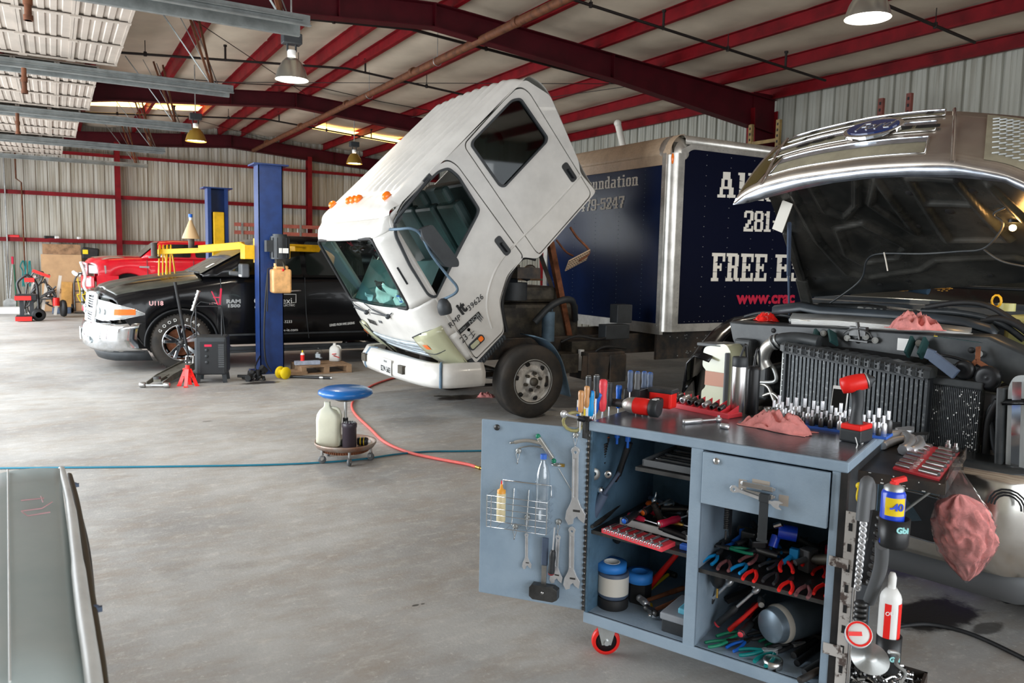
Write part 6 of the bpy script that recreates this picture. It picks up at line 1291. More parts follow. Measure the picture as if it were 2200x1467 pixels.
def f_sd(t):
 b=MB();b.lathe([(.008,0),(.0135,.004),(.0145,.02),(.012,.05),(.0145,.075),(.012,.098),(.007,.105)],8,(0,0,.0145),(1,0,0));obj('handle',b,'bright_red',t);b=MB();b.lathe([(.0,-.001),(.009,0),(.0137,.006),(.0137,.01)],8,(0,0,.0145),(1,0,0),cap=False);obj('end_cap',b,'black_plastic',t,fix=False)
 b=MB();b.cyl((.104,0,.0145),(.2,0,.0145),.0035,n=8);obj('shaft',b,'tool_steel',t)
SD=proto('screwdriver','screwdriver','screwdriver',f_sd)
def f_aw(t):
 b=MB();out=[(0,.010),(.008,.013),(.02,.009),(.16,.0095),(.185,.020),(.205,.034),(.232,.030),(.222,.014),(.212,.008),(.222,-.004),(.238,-.006),(.243,-.020),(.226,-.030),(.20,-.026),(.175,-.014),(.16,-.0095),(.02,-.009),(.008,-.013),(0,-.010),(-.006,0)]
 me=curve_mesh([out,[(.012+.0055*math.cos(a/8*6.283),.0055*math.sin(a/8*6.283)) for a in range(8)],rrect(.03,.155,-.0055,.0055,.003,2)],.004,.0008);b.mesh(me,Matrix.Translation((0,0,.005)));b.box((.092,0,.005),(.13,.012,.004));obj('wrench_body',b,'tool_steel',t)
 b=MB();b.lathe([(.0055,-.011),(.0055,.011)],10,(.196,.006,.006),(0,1,.0));obj('adjusting_screw',b,'dark_steel',t)
AW=proto('adjustable_wrench','w','wrench',f_aw)
def f_cw(t):
 b=MB();b.mesh(curve_mesh([[(0,.0),(.004,.010),(.014,.013),(.026,.008),(.034,.0045),(.15,.0045),(.158,.010),(.172,.014),(.186,.012),(.176,.005),(.176,-.005),(.186,-.012),(.172,-.014),(.158,-.010),(.15,-.0045),(.034,-.0045),(.026,-.008),(.014,-.013),(.004,-.010)],[(.014+.0065*math.cos(a/6*6.283),.0065*math.sin(a/6*6.283)) for a in range(6)]],.003,.0006),Matrix.Translation((0,0,.004)));obj('wrench_body',b,'tool_steel',t)
CWR=proto('wrench','w','wrench',f_cw)
def f_hm(t):
 b=MB();b.lathe([(.013,0),(.016,.01),(.015,.08),(.013,.14),(.011,.27)],10,(0,0,.016),(1,0,0));obj('handle',b,'bright_red',t)
 b=MB();b.lathe([(.017,-.055),(.02,-.05),(.02,-.03),(.013,-.022),(.013,.02),(.018,.028),(.018,.045),(.012,.054)],14,(.28,0,.018),(0,1,0));b.box((.28,0,.018),(.03,.04,.03));obj('head',b,'steel',t)
HM=proto('hammer','h','hammer',f_hm)
def f_so(t):
 b=MB();b.lathe([(.006,.0),(.009,.0),(.010,.002),(.010,.030),(.0075,.030),(.007,.012),(0,.012)],14,cap=False);obj('socket_body',b,'tool_steel',t,fix=False)
SO=proto('socket','s','socket',f_so)
def f_rt(t):
 b=MB();b.lathe([(.011,0),(.0135,.01),(.0125,.05),(.014,.1),(.009,.115)],12,(0,0,.014),(1,0,0));obj('handle',b,'black_plastic',t);b=MB();b.lathe([(0,-.002),(.0135,0),(.0138,.008)],12,(0,0,.014),(1,0,0),cap=False);obj('end_cap',b,'pink_red',t,fix=False)
 b=MB();b.cyl((.112,0,.014),(.21,0,.014),.006,n=8);b.sph((.22,0,.014),.018,12,8,(1.2,1,.7));b.cyl((.222,0,.014),(.222,0,.036),.007,n=6);obj('ratchet_head',b,'tool_steel',t)
mat('pink_red',(.80,.06,.08),.4);mat('amber_grip',(.72,.36,.14),.3,0,coat=.5,trans=.2);mat('dark_grip',(.03,.032,.036),.5,0,.5,20);mat('grey_red',(.22,.08,.085),.5,0,.5,30)
RT=proto('ratchet','r','ratchet',f_rt)
# ------------------------------------------------------------- on the open door
def hang(pr,p_top,p_bot,label,L,o=.01,group=None,mats=None,roll=0):a_=dp(*p_top,o);e_=dp(*p_bot,o);return lay(pr,a_,e_,label,L=L,up=DN,group=group,mats=mats,roll=roll)
hang(AW,(1238,962),(1236,1122),'largest adjustable wrench, hanging at the right edge of the open door',.236,.02)
hang(AW,(1230,1133),(1228,1262),'medium adjustable wrench hanging at lower right of the open door',.236,.014)
hang(AW,(1200,1150),(1194,1250),'adjustable wrench half hidden behind the red handled screwdriver on the door',.236,.008)
hang(AW,(1132,1146),(1132,1220),'smallest adjustable wrench hanging left of the sledge hammer on the door',.236,.012)
hang(SD,(1186,1232),(1194,1130),'red and black screwdriver hooked upright on the door',.2,.03,mats={'handle':'dark_grip','end_cap':'pink_red'})
# short sledge hammer
a_,e_=dp(1172,1155,.02),dp(1168,1262,.02);t=TH('sledge_hammer','short sledge hammer with flat dark head hanging low on the door','hammer',a_);mid_=a_.lerp(e_,.55)
b=MB();b.bar(a_,mid_,.028,.014,up=DN);obj('grip',b,'slate',t,bev=.004);b=MB();b.bar(mid_,e_+UP*.0,.022,.010,up=DN);obj('shaft',b,'steel',t);b=MB()
hd=dp(1168,1270,.03);b.mesh(curve_mesh([[(-.064,-.022),(-.045,-.034),(.045,-.034),(.060,-.022),(.060,.016),(.05,.028),(-.045,.028),(-.064,.018)]],.018,.002),Matrix((DX,UP,DN)).transposed().to_4x4());
b.v=[tuple(hd+Vector(v)) for v in b.v];obj('head',b,'dark_steel',t);b=MB();b.lathe([(.006,0),(.004,.002),(0,.002)],10,hd+DN*.021,DN);obj('pin',b,'steel',t)
# wire basket with bottles
t=TH('wire_basket','chrome wire basket held on the open door by magnets','basket',dp(1125,1090));b=MB()
q0,q1=dp(1062,1075),dp(1188,1090);u0,u1=(q0-DL(0,0)).dot(DX),(q1-DL(0,0)).dot(DX);zb,zt_=dp(1125,1126).z,dp(1125,1050).z;dpt=.09
for k in range(6):
 z=lerp(zb,zt_-.02,k/5.);b.tube([DL(u0,z,.004),DL(u0,z,dpt),DL(u1,z,dpt),DL(u1,z,.004)],.0018,5)
for k in range(7):u=lerp(u0,u1,k/6.);b.tube([DL(u,zb,.004),DL(u,zb,dpt)],.0018,5)
for u in (u0+.02*(1 if u1 > u0 else -1),lerp(u0,u1,.82),u0,u1):b.tube([DL(u,zb,dpt+.001),DL(u,zt_-.02,dpt+.001)],.0025,5)
b.tube([DL(lerp(u0,u1,.15),zt_-.02,.004),DL(lerp(u0,u1,.15),zt_+.03,.004),DL(lerp(u0,u1,.97),zt_+.03,.004),DL(lerp(u0,u1,.97),zt_-.02,.004)],.003,6)
for k in (.35,.6):u=lerp(u0,u1,k);b.tube([DL(u,zt_,.006),DL(u,zb,.03)],.003,5)
obj('wire_frame',b,'chrome',t)
q=dp(1164,1124,.045);t=TH('water_bottle','tall empty clear plastic bottle with blue cap in the wire basket','bottle',q);hB=dp(1164,985,.045).z-q.z;b=MB();b.lathe([(.026,0),(.031,.006),(.032,hB*.35),(.0305,hB*.37),(.032,hB*.6),(.031,hB*.75),(.022,hB*.88),(.012,hB*.95),(.012,hB)],24,q,cap=False);obj('bottle',b,'bottle_film',t,fix=False) if 'bottle_film' in MATS else None
thin_glass('bottle_film',(.965,.98,.985),.16);obj('bottle',b,'bottle_film',t,fix=False);b=MB();b.cyl(q+UP*hB,q+UP*(hB+.02),.014,n=14);obj('cap',b,'blue_cap',t) if mat('blue_cap',(.05,.16,.62),.4) else None
q=dp(1076,1120,.045);t=TH('squeeze_bottle','small cream squeeze bottle with orange cap and red tip in the basket','bottle',q);hB=dp(1076,1060,.045).z-q.z;b=MB();b.lathe([(.018,0),(.02,.004),(.02,hB),(.018,hB+.004)],18,q);obj('bottle',b,'cream',t);b=MB();b.lathe([(.019,0),(.019,.016),(.008,.022),(.004,.045)],14,q+UP*hB);obj('cap',b,'orange_cap',t) if mat('orange_cap',(.85,.38,.05),.4) else None;b=MB();b.lathe([(.0045,.0),(.003,.012),(.001,.016)],8,q+UP*(hB+.043));obj('tip',b,'bright_red',t)
# air blow gun, hose clamp, small parts on the door
t=TH('air_blow_gun','silver air blow gun with green end hanging at the top of the door','air gun',dp(1150,945));b=MB();b.tube(smooth([dp(1106,950,.02),dp(1130,946,.02),dp(1152,949,.02),dp(1166,953,.02)],4),.0085,8);b.bar(dp(1158,940,.02),dp(1188,985,.02),.018,.02,up=DN);obj('gun_body',b,'alu',t,bev=.003);b=MB();b.lathe([(.004,0),(.006,.006),(.004,.01),(.006,.016),(.004,.022)],8,dp(1106,950,.02),-(dp(1130,946,.02)-dp(1106,950,.02)));obj('nozzle_fitting',b,'steel',t);b=MB();b.tube(smooth([dp(1116,962,.02),dp(1140,958,.024),dp(1166,962,.022)],4),.003,6);obj('trigger',b,'steel',t)
for p_ in ((1156,937),(1190,990)):b=MB();b.sph(dp(*p_,.02),.011,10,8);obj('green_end',b,'green_grip',t)
t=TH('hose_clamp','worm drive hose clamp with a thin rod on the door','clamp',dp(1198,998));b=MB();q=dp(1196,998,.02);b.tube([q+DX*.022*math.cos(i*.628)+DN*.016*math.sin(i*.628) for i in range(10)],.004,6,True);obj('band',b,'steel',t);b=MB();b.bar(q-DX*.015,q-DX*.035,.012,.012);obj('screw_housing',b,'brass',t);b=MB();b.cyl(dp(1200,1006,.012),dp(1232,1060,.012),.0022,n=6);one('thin_rod',b,'steel','thin steel rod slanting behind the largest wrench on the door','rod')
# ------------------------------------------------------------- worktop
def topz(px,py,z=CT):return gz(px,py,z)
# rack of screwdrivers on the left side
b=MB();cb(b,-.09,-.008,.03,.60,.975,.98);cb(b,-.012,-.008,.03,.60,.94,1.0)
t=TH('screwdriver_rack','thin steel rack on the left side of the cabinet holding screwdrivers','rack',CL(-.05,.3,.97));obj('rack_plate',b,'dark_steel',t)
b=MB();cb(b,-.035,-.008,-.01,.0,.955,1.05);obj('end_bracket',b,'dark_steel',t)
SDS=[(1243,868,838,'amber_grip','amber_grip','leftmost amber transparent screwdriver in the side rack'),(1256,862,828,'amber_grip','amber_grip','tall amber transparent screwdriver behind the leftmost one in the rack'),(1266,880,838,'amber_grip','orange','amber screwdriver with orange band, third from the left in the rack'),
 (1259,845,806,'dark_plastic','galv','left one of two thick dark screwdrivers at the back of the rack'),(1276,845,804,'dark_plastic','galv','right one of two thick dark screwdrivers at the back of the rack'),(1288,870,814,'pink_red','pink_red','red transparent screwdriver in the middle of the rack'),
 (1304,862,821,'dark_grip','grey_plastic','black and grey screwdriver right of the red one'),(1264,882,838,'cyan_grip','blue_plastic','blue and grey screwdriver in front at the left of the rack'),(1284,880,842,'blue_plastic','cyan_grip','tilted blue handled cutter leaning below the red screwdriver'),(1324,866,826,'blue_plastic','slate','short blue screwdriver standing alone left of the impact wrench'),
 (1349,832,795,'slate','blue_plastic','leftmost blue capped screwdriver of the group behind the impact wrench'),(1364,836,797,'grey_plastic','blue_plastic','grey screwdriver with red panel behind the impact wrench'),(1379,834,797,'slate','blue_plastic','third blue capped screwdriver behind the impact wrench'),(1391,838,799,'slate','blue_plastic','rightmost blue capped screwdriver behind the impact wrench')]
for i,(px,y0,y1,mh,mc,lb) in enumerate(SDS):
 a_=cs_(px,y1,-.05 if px < 1340 else .04);zb_=cs_(px,y0,-.05 if px < 1340 else .04).z;ln=a_.z-zb_;s_=max(.9,min(1.35,ln/.085));tl=V(0,0,-1) if i != 8 else V(-.1,.25,-1)
 lay(SD,a_,a_+tl*.2*s_,lb,s=s_,up=CX,group='screwdrivers in the side rack',mats={'handle':mh,'end_cap':mc})
for (px,py,m_,lb) in ((1243,872,'blue_plastic','white and blue marker stick standing at the left of the rack'),(1258,876,'yellow','white and yellow stick standing right of the blue one')):
 a_=cs_(px,py-8,-.06);b=MB();b.cyl(a_-UP*.06,a_-UP*.02,.007,n=8);t=TH('test_pen',lb,'pen',a_-UP*.06);obj('pen_body',b,m_,t);b=MB();b.cyl(a_-UP*.02,a_+UP*.01,.006,n=8);obj('pen_cap',b,'white_plastic',t);b=MB();b.cyl(a_-UP*.16,a_-UP*.06,.003,n=6);obj('pen_tip',b,'steel',t)
# second holder at the back for the blue group
b=MB();q=cs_(1370,838,.04);b.box(q+UP*-.02,(.08,.12,.06),CR);one('tool_holder_block',b,'black_plastic','black holder block behind the red impact wrench','holder',bev=.004)
# yellow hose loop and ratchet hanging at the corner
b=MB();q=cs_(1233,905,-.07);b.tube([q+FR*.045*math.cos(i*.449)+UP*.04*math.sin(i*.449)+FA*.01*math.sin(i) for i in range(14)],.007,6,True);t=TH('clear_hose_coil','yellowish clear hose coil hooked at the left back corner of the cabinet','hose',q);obj('coil',b,'amber_tube',t) if mat('amber_tube',(.55,.50,.22),.3,0,trans=.4) else None
lay(RT,cs_(1265,905,-.04),cs_(1212,890,-.06),'black and chrome handle poking out at the left corner of the worktop',L=.2,up=CX)
# impact wrench lying on the top
p=topz(1375,895);ix=(topz(1300,885)-topz(1400,900));ix.z=0;ix.normalize();iy=UP.cross(ix);t=TH('impact_wrench','red and black cordless impact wrench lying on the left of the worktop','impact wrench',p)
c=p+UP*.045+iy*-.01;IR=Matrix((ix,iy,UP)).transposed()
b=MB();b.lathe([(.02,-.05),(.036,-.045),(.038,.0),(.036,.03)],20,c,ix);obj('motor_housing',b,'bright_red',t);b=MB();b.lathe([(.034,-.085),(.04,-.08),(.04,-.048),(.036,-.046)],20,c,ix);obj('rear_cap',b,'dark_plastic',t)
b=MB();b.lathe([(.037,.03),(.036,.05),(.03,.07),(.02,.085),(.016,.09)],20,c,ix);obj('gear_case',b,'alu',t);b=MB();b.cyl(c+ix*.088,c+ix*.15,.019,n=16);obj('anvil_socket',b,'dark_steel',t);b=MB();b.cyl(c+ix*.15,c+ix*.175,.013,n=12);b.cyl(c+ix*.173,c+ix*.20,.016,n=12);obj('adapter',b,'steel',t)
h1=c-iy*.14+UP*.0-ix*.04 if False else c+(-iy if (c-iy).dot(CY) > c.dot(CY) else iy)*.13-ix*.04+UP*.01
b=MB();b.bar(c-ix*.03,h1,.045,.05);obj('grip',b,'dark_plastic',t,bev=.012);b=MB();b.box(h1+UP*.01,(.11,.07,.075),IR);obj('battery_pack',b,'bright_red',t,bev=.01);b=MB();b.box(h1+UP*.05,(.12,.075,.02),IR);obj('battery_top',b,'dark_plastic',t,bev=.005)
b=MB();b.box(c-ix*.066-iy*.0+UP*.039,(.02,.03,.004),IR);obj('vent_label',b,'white_plastic',t)
# red rail with big sockets
a_,e_=topz(1412,868),topz(1562,900);rx=(e_-a_);rl=rx.length;rx.normalize();ry=UP.cross(rx);ry=ry if ry.dot(CY) > 0 else -ry
t=TH('socket_tray','red plastic tray of large black sockets at the back of the worktop','tray',a_);b=MB();b.box(a_+rx*rl/2+ry*.05+UP*.012,(rl+.02,.11,.02),Matrix((rx,ry,UP)).transposed());b.box(a_+rx*rl/2+ry*.0+UP*.012,(rl+.02,.012,.024),Matrix((rx,ry,UP)).transposed());obj('tray_base',b,'pink_red',t,bev=.003)
for i in range(11):b=MB();q=a_+rx*(rl*i/10.);b.add([q+UP*.02,q+ry*.10+UP*.02,q+ry*.10+UP*.06,q+UP*.025],[(0,1,2,3)]);obj('fin',b,'pink_red',t,solid=.003)
for i in range(9):
 r_=lerp(1.75,1.1,i/8);q=a_+rx*(rl*(i+.5)/9.6)+UP*(.024+.0105*r_)+ry*.002;dup(SO[0],X4(q+ry*.0,z=ry+UP*.25,s=r_*1.05),['largest socket at the left end of the red tray','second largest socket in the red tray','third socket from the left in the red tray','fourth socket from the left in the red tray','middle socket of the red tray','sixth socket from the left in the red tray','seventh socket from the left in the red tray','eighth socket from the left in the red tray','smallest socket at the right end of the red tray'][i],'sockets in the red tray',SO[1],{'socket_body':'dark_steel'} if i % 3 else None)
# ratchet on the top
lay(RT,topz(1468,912),topz(1548,906),'chrome ratchet lying in the middle of the worktop',L=.235,mats={'handle':'tool_steel','end_cap':'tool_steel'});dup(SO[0],X4(topz(1548,920)+UP*.012,z=(-FA*.6+FR*.8),s=1.1),'deep socket on the ratchet head on the worktop',None,SO[1])
# thermos, black bottle, steel cup
q=topz(1584,893);hT=gp(1584,768,q,FA).z-CT;t=TH('thermos_bottle','tall brushed steel thermos bottle standing on the worktop','bottle',q);b=MB();b.lathe([(.031,0),(.034,.006),(.034,hT-.045),(.033,hT-.04)],28,q);mat('brushed',(.62,.61,.60),.28,1,.15,3);obj('flask',b,'brushed',t);b=MB();b.lathe([(.033,hT-.04),(.034,hT-.036),(.034,hT),(.03,hT+.004)],28,q);obj('lid',b,'dark_plastic',t);b=MB();b.tube(smooth([q+UP*hT+FR*.0,q+UP*(hT+.05)+FR*.016,q+UP*(hT+.05)+FR*.024,q+UP*(hT-.05)+FR*.034],4),.0055,6);obj('carry_handle',b,'black_plastic',t)
q=topz(1614,890);t=TH('black_bottle','matte black bottle standing directly behind the steel thermos','bottle',q);b=MB();b.lathe([(.028,0),(.03,.006),(.03,.2),(.026,.215),(.02,.22)],22,q);obj('flask',b,'black_plastic',t);b=MB();b.tube(smooth([q+UP*.215,q+UP*.29+FR*.01,q+UP*.29+FR*.02,q+UP*.2+FR*.028],4),.006,6);obj('carry_handle',b,'black_plastic',t)
q=topz(1658,906);t=TH('steel_cup','open round steel cup standing behind the pink rag','cup',q);b=MB();b.lathe([(0,.002),(.033,.0),(.036,.004),(.036,.06),(.034,.06),(.033,.006),(0,.005)],28,q,cap=False);obj('cup_body',b,'brushed',t,fix=False)
rag(topz(1668,922),.30,.12,.075,'long crumpled pink rag lying on the worktop edge',3,rot=0,n=34,ax=(topz(1765,938)-topz(1580,905)).normalized())
# block of upright bit sockets
a0_=topz(1650,905);ex_=topz(1885,950)-a0_;rows=[(1640,880,1905,905,12),(1650,893,1905,925,14),(1700,908,1900,945,10)]
q0,q1=topz(1640,905),topz(1905,945);hx=(q1-q0).normalized();hy=UP.cross(hx);hy=hy if hy.dot(CY) > 0 else -hy;hl=(q1-q0).length
t=TH('bit_socket_rack','blue and black rack full of upright bit sockets behind the red driver','rack',q0);b=MB();b.box(q0+hx*hl/2+hy*.045+UP*.006,(hl,.10,.012),Matrix((hx,hy,UP)).transposed());obj('rack_base',b,'blue_cap',t,bev=.002)
def f_bs(t):
 b=MB();b.lathe([(.009,0),(.0105,.002),(.0105,.028),(.008,.034)],14);obj('socket_body',b,'dark_steel',t);b=MB();b.lathe([(.0045,.03),(.0045,.056)],6,sm=False);obj('bit',b,'tool_steel',t)
BS=proto('bit_socket','b','socket',f_bs)
rn=random.Random(3);k=0;ordn=['front','middle','back']
for r_ in range(3):
 n_=13
 for i in range(n_):
  s_=lerp(1.0,1.55,r_/2)*rn.uniform(.85,1.15);q=q0+hx*(hl*(i+.5+.2*r_)/(n_+.4))+hy*(.005+.04*r_)+UP*.012
  put(BS,X4(q,s=s_),'upright bit socket in the %s row of the blue rack' % ordn[r_],'bit sockets in the %s row of the rack' % ordn[r_],{'socket_body':'tool_steel'} if rn.random() > .85 else None)
# phone
q=topz(1803,905);t=TH('smartphone','white smartphone propped upright among the bit sockets','phone',q);cz=gp(1803,862,q,FA);PR=Matrix((hx,UP.cross(hx)*1,UP)).transposed() @ Matrix.Rotation(-.2,3,'X');b=MB();b.box(cz,(.066,.008,.135),PR);obj('phone_body',b,'white_plastic',t,bev=.003);b=MB();nn_=PR @ V(0,1,0);nn_=-nn_ if nn_.dot(CAM-cz) < 0 else nn_;b.box(cz+nn_*.0045,(.058,.001,.105),PR);obj('screen',b,'black_paint',t)
# upright red impact driver
q=topz(1838,948);t=TH('impact_driver','red and black cordless impact driver standing on its battery at the cabinet corner','impact driver',q);tp=gp(1842,822,q,FA);hx2=(FR*.75+FA*.66).normalized();DR2=Matrix((hx2,UP.cross(hx2),UP)).transposed()
zb2=gp(1820,965,q,FA).z;b=MB();b.box(q+UP*.028,(.11,.085,.05),DR2);obj('battery_pack',b,'dark_plastic',t,bev=.008);b=MB();b.box(q+UP*.062,(.105,.08,.022),DR2);obj('battery_mount',b,'bright_red',t,bev=.006)
gq=[q+UP*.07+hx2*-.01,q+UP*.11+hx2*-.008,q+UP*.15+hx2*.0,tp-UP*.02+hx2*.0];b=MB();b.tube(smooth(gq,4),.024,12,rs=[.028,.026,.024,.022,.021,.021,.021,.022,.022,.022,.023,.024,.025]);obj('grip',b,'dark_plastic',t)
hdv=(-FR*.86-FA*.3-UP*.12).normalized();hdv2=(FR*.93-FA*.2+UP*.28).normalized();b=MB();b.lathe([(.012,-.062),(.03,-.058),(.034,-.03),(.034,.005),(.03,.03)],20,tp,hdv2);obj('motor_housing',b,'bright_red',t);b=MB();b.lathe([(.03,.03),(.027,.045),(.014,.055),(.009,.065)],16,tp,hdv2);obj('nose',b,'dark_plastic',t);b=MB();b.tube([tp+hdv2*.035+frame(hdv2) @ V(.031*math.cos(i*.52),.031*math.sin(i*.52),0) for i in range(12)],.003,5,True);obj('nose_ring',b,'galv',t);b=MB();b.box(tp-UP*.045+hx2*.026,(.012,.014,.03),DR2);obj('trigger',b,'bright_red',t)
# ------------------------------------------------------------- side tray
TZ=.955;t=TH('side_tray','black chipped metal tray bolted to the right side of the cabinet','tray',CL(1.15,.5,TZ));x0_,x1_,d0_,d1_=1.0,1.30,.20,.86
mat('chipped_black',(.02,.021,.023),.42,.2,0,col2=(.045,.04,.038),vs=9)
b=MB();cb(b,x0_,x1_,d0_,d1_,TZ-.004,TZ);obj('tray_floor',b,'chipped_black',t);b=MB();cb(b,x0_-.02,x1_,d0_-.004,d0_,TZ-.035,TZ+.004);obj('front_lip',b,'frame_black',t);b=MB();cb(b,x1_,x1_+.004,d0_,d1_,TZ-.035,TZ+.012);obj('side_lip',b,'frame_black',t)
b=MB();rn=random.Random(9)
for i in range(14):b.box(CL(rn.uniform(x0_,x1_),d0_-.0045,TZ+rn.choice((.002,-.033,rn.uniform(-.03,0)))),(rn.uniform(.003,.012),.001,rn.uniform(.002,.005)),CR)
obj('paint_chips',b,'white_plastic',t);b=MB();b.cyl(CL(1.27,.3,TZ-.03),CL(1.03,.3,TZ-.3),.006,n=6);obj('support_rod',b,'galv',t)
def tz(px,py):return gz(px,py,TZ)
lay(RT,tz(1860,985),tz(1905,925),'dark wrench with red and grey grip at the left of the side tray',s=1.0,mats={'handle':'ink_red','end_cap':'grey_plastic'})
lay(PL,tz(1900,972),tz(1958,930),'long nose locking pliers lying on the side tray beside the red grip',L=.19,mats={'handle':'tool_steel','jaws':'tool_steel'});lay(PL,tz(1925,972),tz(1992,940),'wide jaw locking pliers lying on the side tray, nearest the red set',L=.19,mats={'handle':'tool_steel','jaws':'dark_steel'});lay(CWR,tz(1862,960),tz(1915,915),'dark spanner lying at the back left of the side tray',L=.18,mats={'wrench_body':'dark_steel'})
# red tray with tools
A_,B_,C_=tz(1918,1008),tz(2018,1034),tz(2062,975);ux_=(B_-A_);uy_=(C_-B_);t=TH('red_socket_set','red plastic holder with rows of chrome sockets on the side tray','socket set',A_);b=MB();b.add([A_+UP*.003,B_+UP*.003,C_+UP*.003,A_+uy_+UP*.003],[(0,1,2,3)]);obj('holder',b,'pink_red',t,solid=.008,fix=False)
Mx=X4(A_+ux_*.43+UP*.0085+uy_*.12,x=uy_,y=UP.cross(uy_));text('holder_lettering','MASTER',.05,Mx,'white_plastic',t)
for i in range(7):
 for j,(f0,f1) in enumerate(((.04,.36),(.55,.95))):
  q=A_+uy_*((i+.5)/7)+UP*.012;b=MB();b.cyl(q+ux_*f0,q+ux_*f1,.011,n=10);one('socket',b,'steel',['chrome socket in the left column of the red holder on the side tray','long chrome socket in the right column of the red holder on the side tray'][j],'socket','sockets in the red holder %s column' % ('left','right')[j])
for (px,py) in ((2036,968),(2052,975)):b=MB();q=tz(px,py);b.cyl(q,q+UP*.03,.012,n=10);b.cyl(q+UP*.03,q+UP*.045,.007,n=8);one('fitting',b,'brushed',['left shiny brass and steel fitting at the back corner of the side tray','right shiny steel fitting at the back corner of the side tray'][px > 2040],'fitting')
b=MB();b.bar(cs_(1852,1000,1.0),cs_(1852,942,1.0),.022,.006,up=CX);b.tube([cs_(1838,1000,1.0),cs_(1836,975,1.0),cs_(1842,955,1.0),cs_(1838,940,1.0)],.002,5);one('white_bracket',b,'white_plastic','white upright clip bracket between the worktop and side tray','bracket')
# slotted angle and rod on the right front corner
t=TH('slotted_angle','pale slotted steel strip running down the right front corner of the cabinet','strip',CL(1.03,0,.2));b=MB();cb(b,1.03,1.066,-.012,-.008,.17,.86);obj('strip',b,'worn_white',t) if mat('worn_white',(.60,.57,.54),.5,.2,0,col2=(.12,.09,.08),vs=22,lo=.55,hi=.62) else None
b=MB()
for i in range(9):cb(b,1.042,1.054,-.0135,-.0115,.2+i*.074,.228+i*.074)
obj('slot',b,'black_rubber',t);b=MB();cb(b,.985,1.05,-.016,-.011,.655,.69);obj('clip',b,'worn_white',t);b=MB();cb(b,.985,1.05,-.016,-.011,.33,.37);obj('clip',b,'worn_white',t);b=MB();b.cyl(CL(1.075,-.014,.15),CL(1.075,-.014,.97),.006,n=8);obj('rod',b,'brushed',t)
b=MB();cb(b,1.004,1.028,-.006,.03,.19,.99);one('corner_post',b,'chipped_black','black scratched steel post on the right front edge of the cabinet','post')
# socket rails hanging on the right side
for j,(x_,px) in enumerate(((1.09,1858),(1.12,1880))):
 t=TH('socket_rail',['left hanging rail of chrome sockets on the cabinet side','right hanging rail of sockets on the cabinet side'][j],'socket rail',CL(x_,.0,.5));b=MB();rq=[cs_(*((1853,1100),(1838,1260)) [k],x_) if j == 0 else cs_(*((1884,1100),(1858,1255))[k],x_) for k in (0,1)];b.bar(rq[0],rq[1],.04,.02,up=CX);obj('rail',b,'black_plastic',t)
 for i in range(13 if j == 0 else 9):b=MB();b.lathe([(0,.018),(.006,.018),(.006,.03),(.0115,.03),(.0115,0)],12,rq[0].lerp(rq[1],(i+.5)/(13 if j == 0 else 9))-FA*.012,-FA+FR*(-.4 if j == 0 else .2));one('socket',b,'tool_steel' if j == 0 else 'dark_steel','socket on the %s hanging rail at the cabinet side' % ('left','right')[j],'socket','sockets on the %s hanging rail' % ('left','right')[j])
# other hanging things on that side
q=cs_(1860,1068,1.12);b=MB();b.tube(smooth([q-UP*.07-CY*.03,q+UP*.0-CY*.02,q+UP*.05+CY*.0,q+UP*.02+CY*.05,q-UP*.05+CY*.06],5),.02,10);one('strap_wrench',b,'grey_plastic','grey curved handle hanging under the side tray','handle');b=MB();q=cs_(1845,1062,1.08);b.tube([q+CY*.02*math.cos(i*.628)+UP*.02*math.sin(i*.628) for i in range(10)],.005,6,True);b.sph(q+UP*.03,.012,8,6);one('yellow_ring',b,'yellow','small yellow ring fitting hanging beside the rod','ring')
q0_,q1_=cs_(1895,1170,1.2),cs_(1868,1290,1.14);b=MB();b.tube(smooth([q0_,q0_.lerp(q1_,.4)+CX*.01,q1_],5),.02,8);one('pry_bar',b,'grey_plastic','dark grey bar with bent handle hanging below the blue and yellow can','bar')
b=MB();q=cs_(1850,1300,1.12)
for i in range(9):b.lathe([(.018,0),(.024,.005),(.018,.012)],12,q-UP*.018*i,V(0,0,1))
one('spring_tool',b,'dark_steel','dark coiled spring tool hanging low on the cabinet side','spring'); # cans in magnetic cup holders
def cup(px,y0,y1,x_,r_,lab):
 a_=cs_(px,y1,x_);z1=cs_(px,y0,x_).z;t=TH('cup_holder',lab,'holder',a_);b=MB();b.lathe([(0,0),(r_,.0),(r_+.003,.01),(r_+.004,z1-a_.z),(r_+.001,z1-a_.z),(r_-.001,.004),(0,.004)],26,a_,cap=False);obj('cup',b,'black_plastic',t,fix=False)
 Mx=X4(a_+UP*.05-FA*(r_+.006)+FR*-.014,x=FR,y=UP);text('cup_logo','Gbi',.022,Mx,'cyan_logo',t,off=.001);return a_
mat('cyan_logo',(.35,.75,.75),.5)
a_=cup(1918,1118,1172,1.26,.036,'upper black cup holder with pale logo holding the blue and yellow can');q=a_-FR*.008+UP*.006;hc=cs_(1908,1066,1.26).z-q.z
t=can('spray_can',q,.031,hc/.95,'blue_can','blue and yellow spray can with red cap tilted in the upper holder','spray can') if mat('blue_can',(.01,.06,.62),.3,0,coat=.4) else None
b=MB();b.lathe([(.026,hc*.9),(.026,hc*.97),(.014,hc*1.02)],18,q);obj('dome',b,'galv',t);b=MB();b.bar(q+UP*(hc*1.0),q+UP*(hc*1.06),.016,.016);b.bar(q+UP*(hc*1.06)-FR*.005,q+UP*(hc*1.12)+FR*.03,.014,.012);obj('nozzle',b,'bright_red',t)
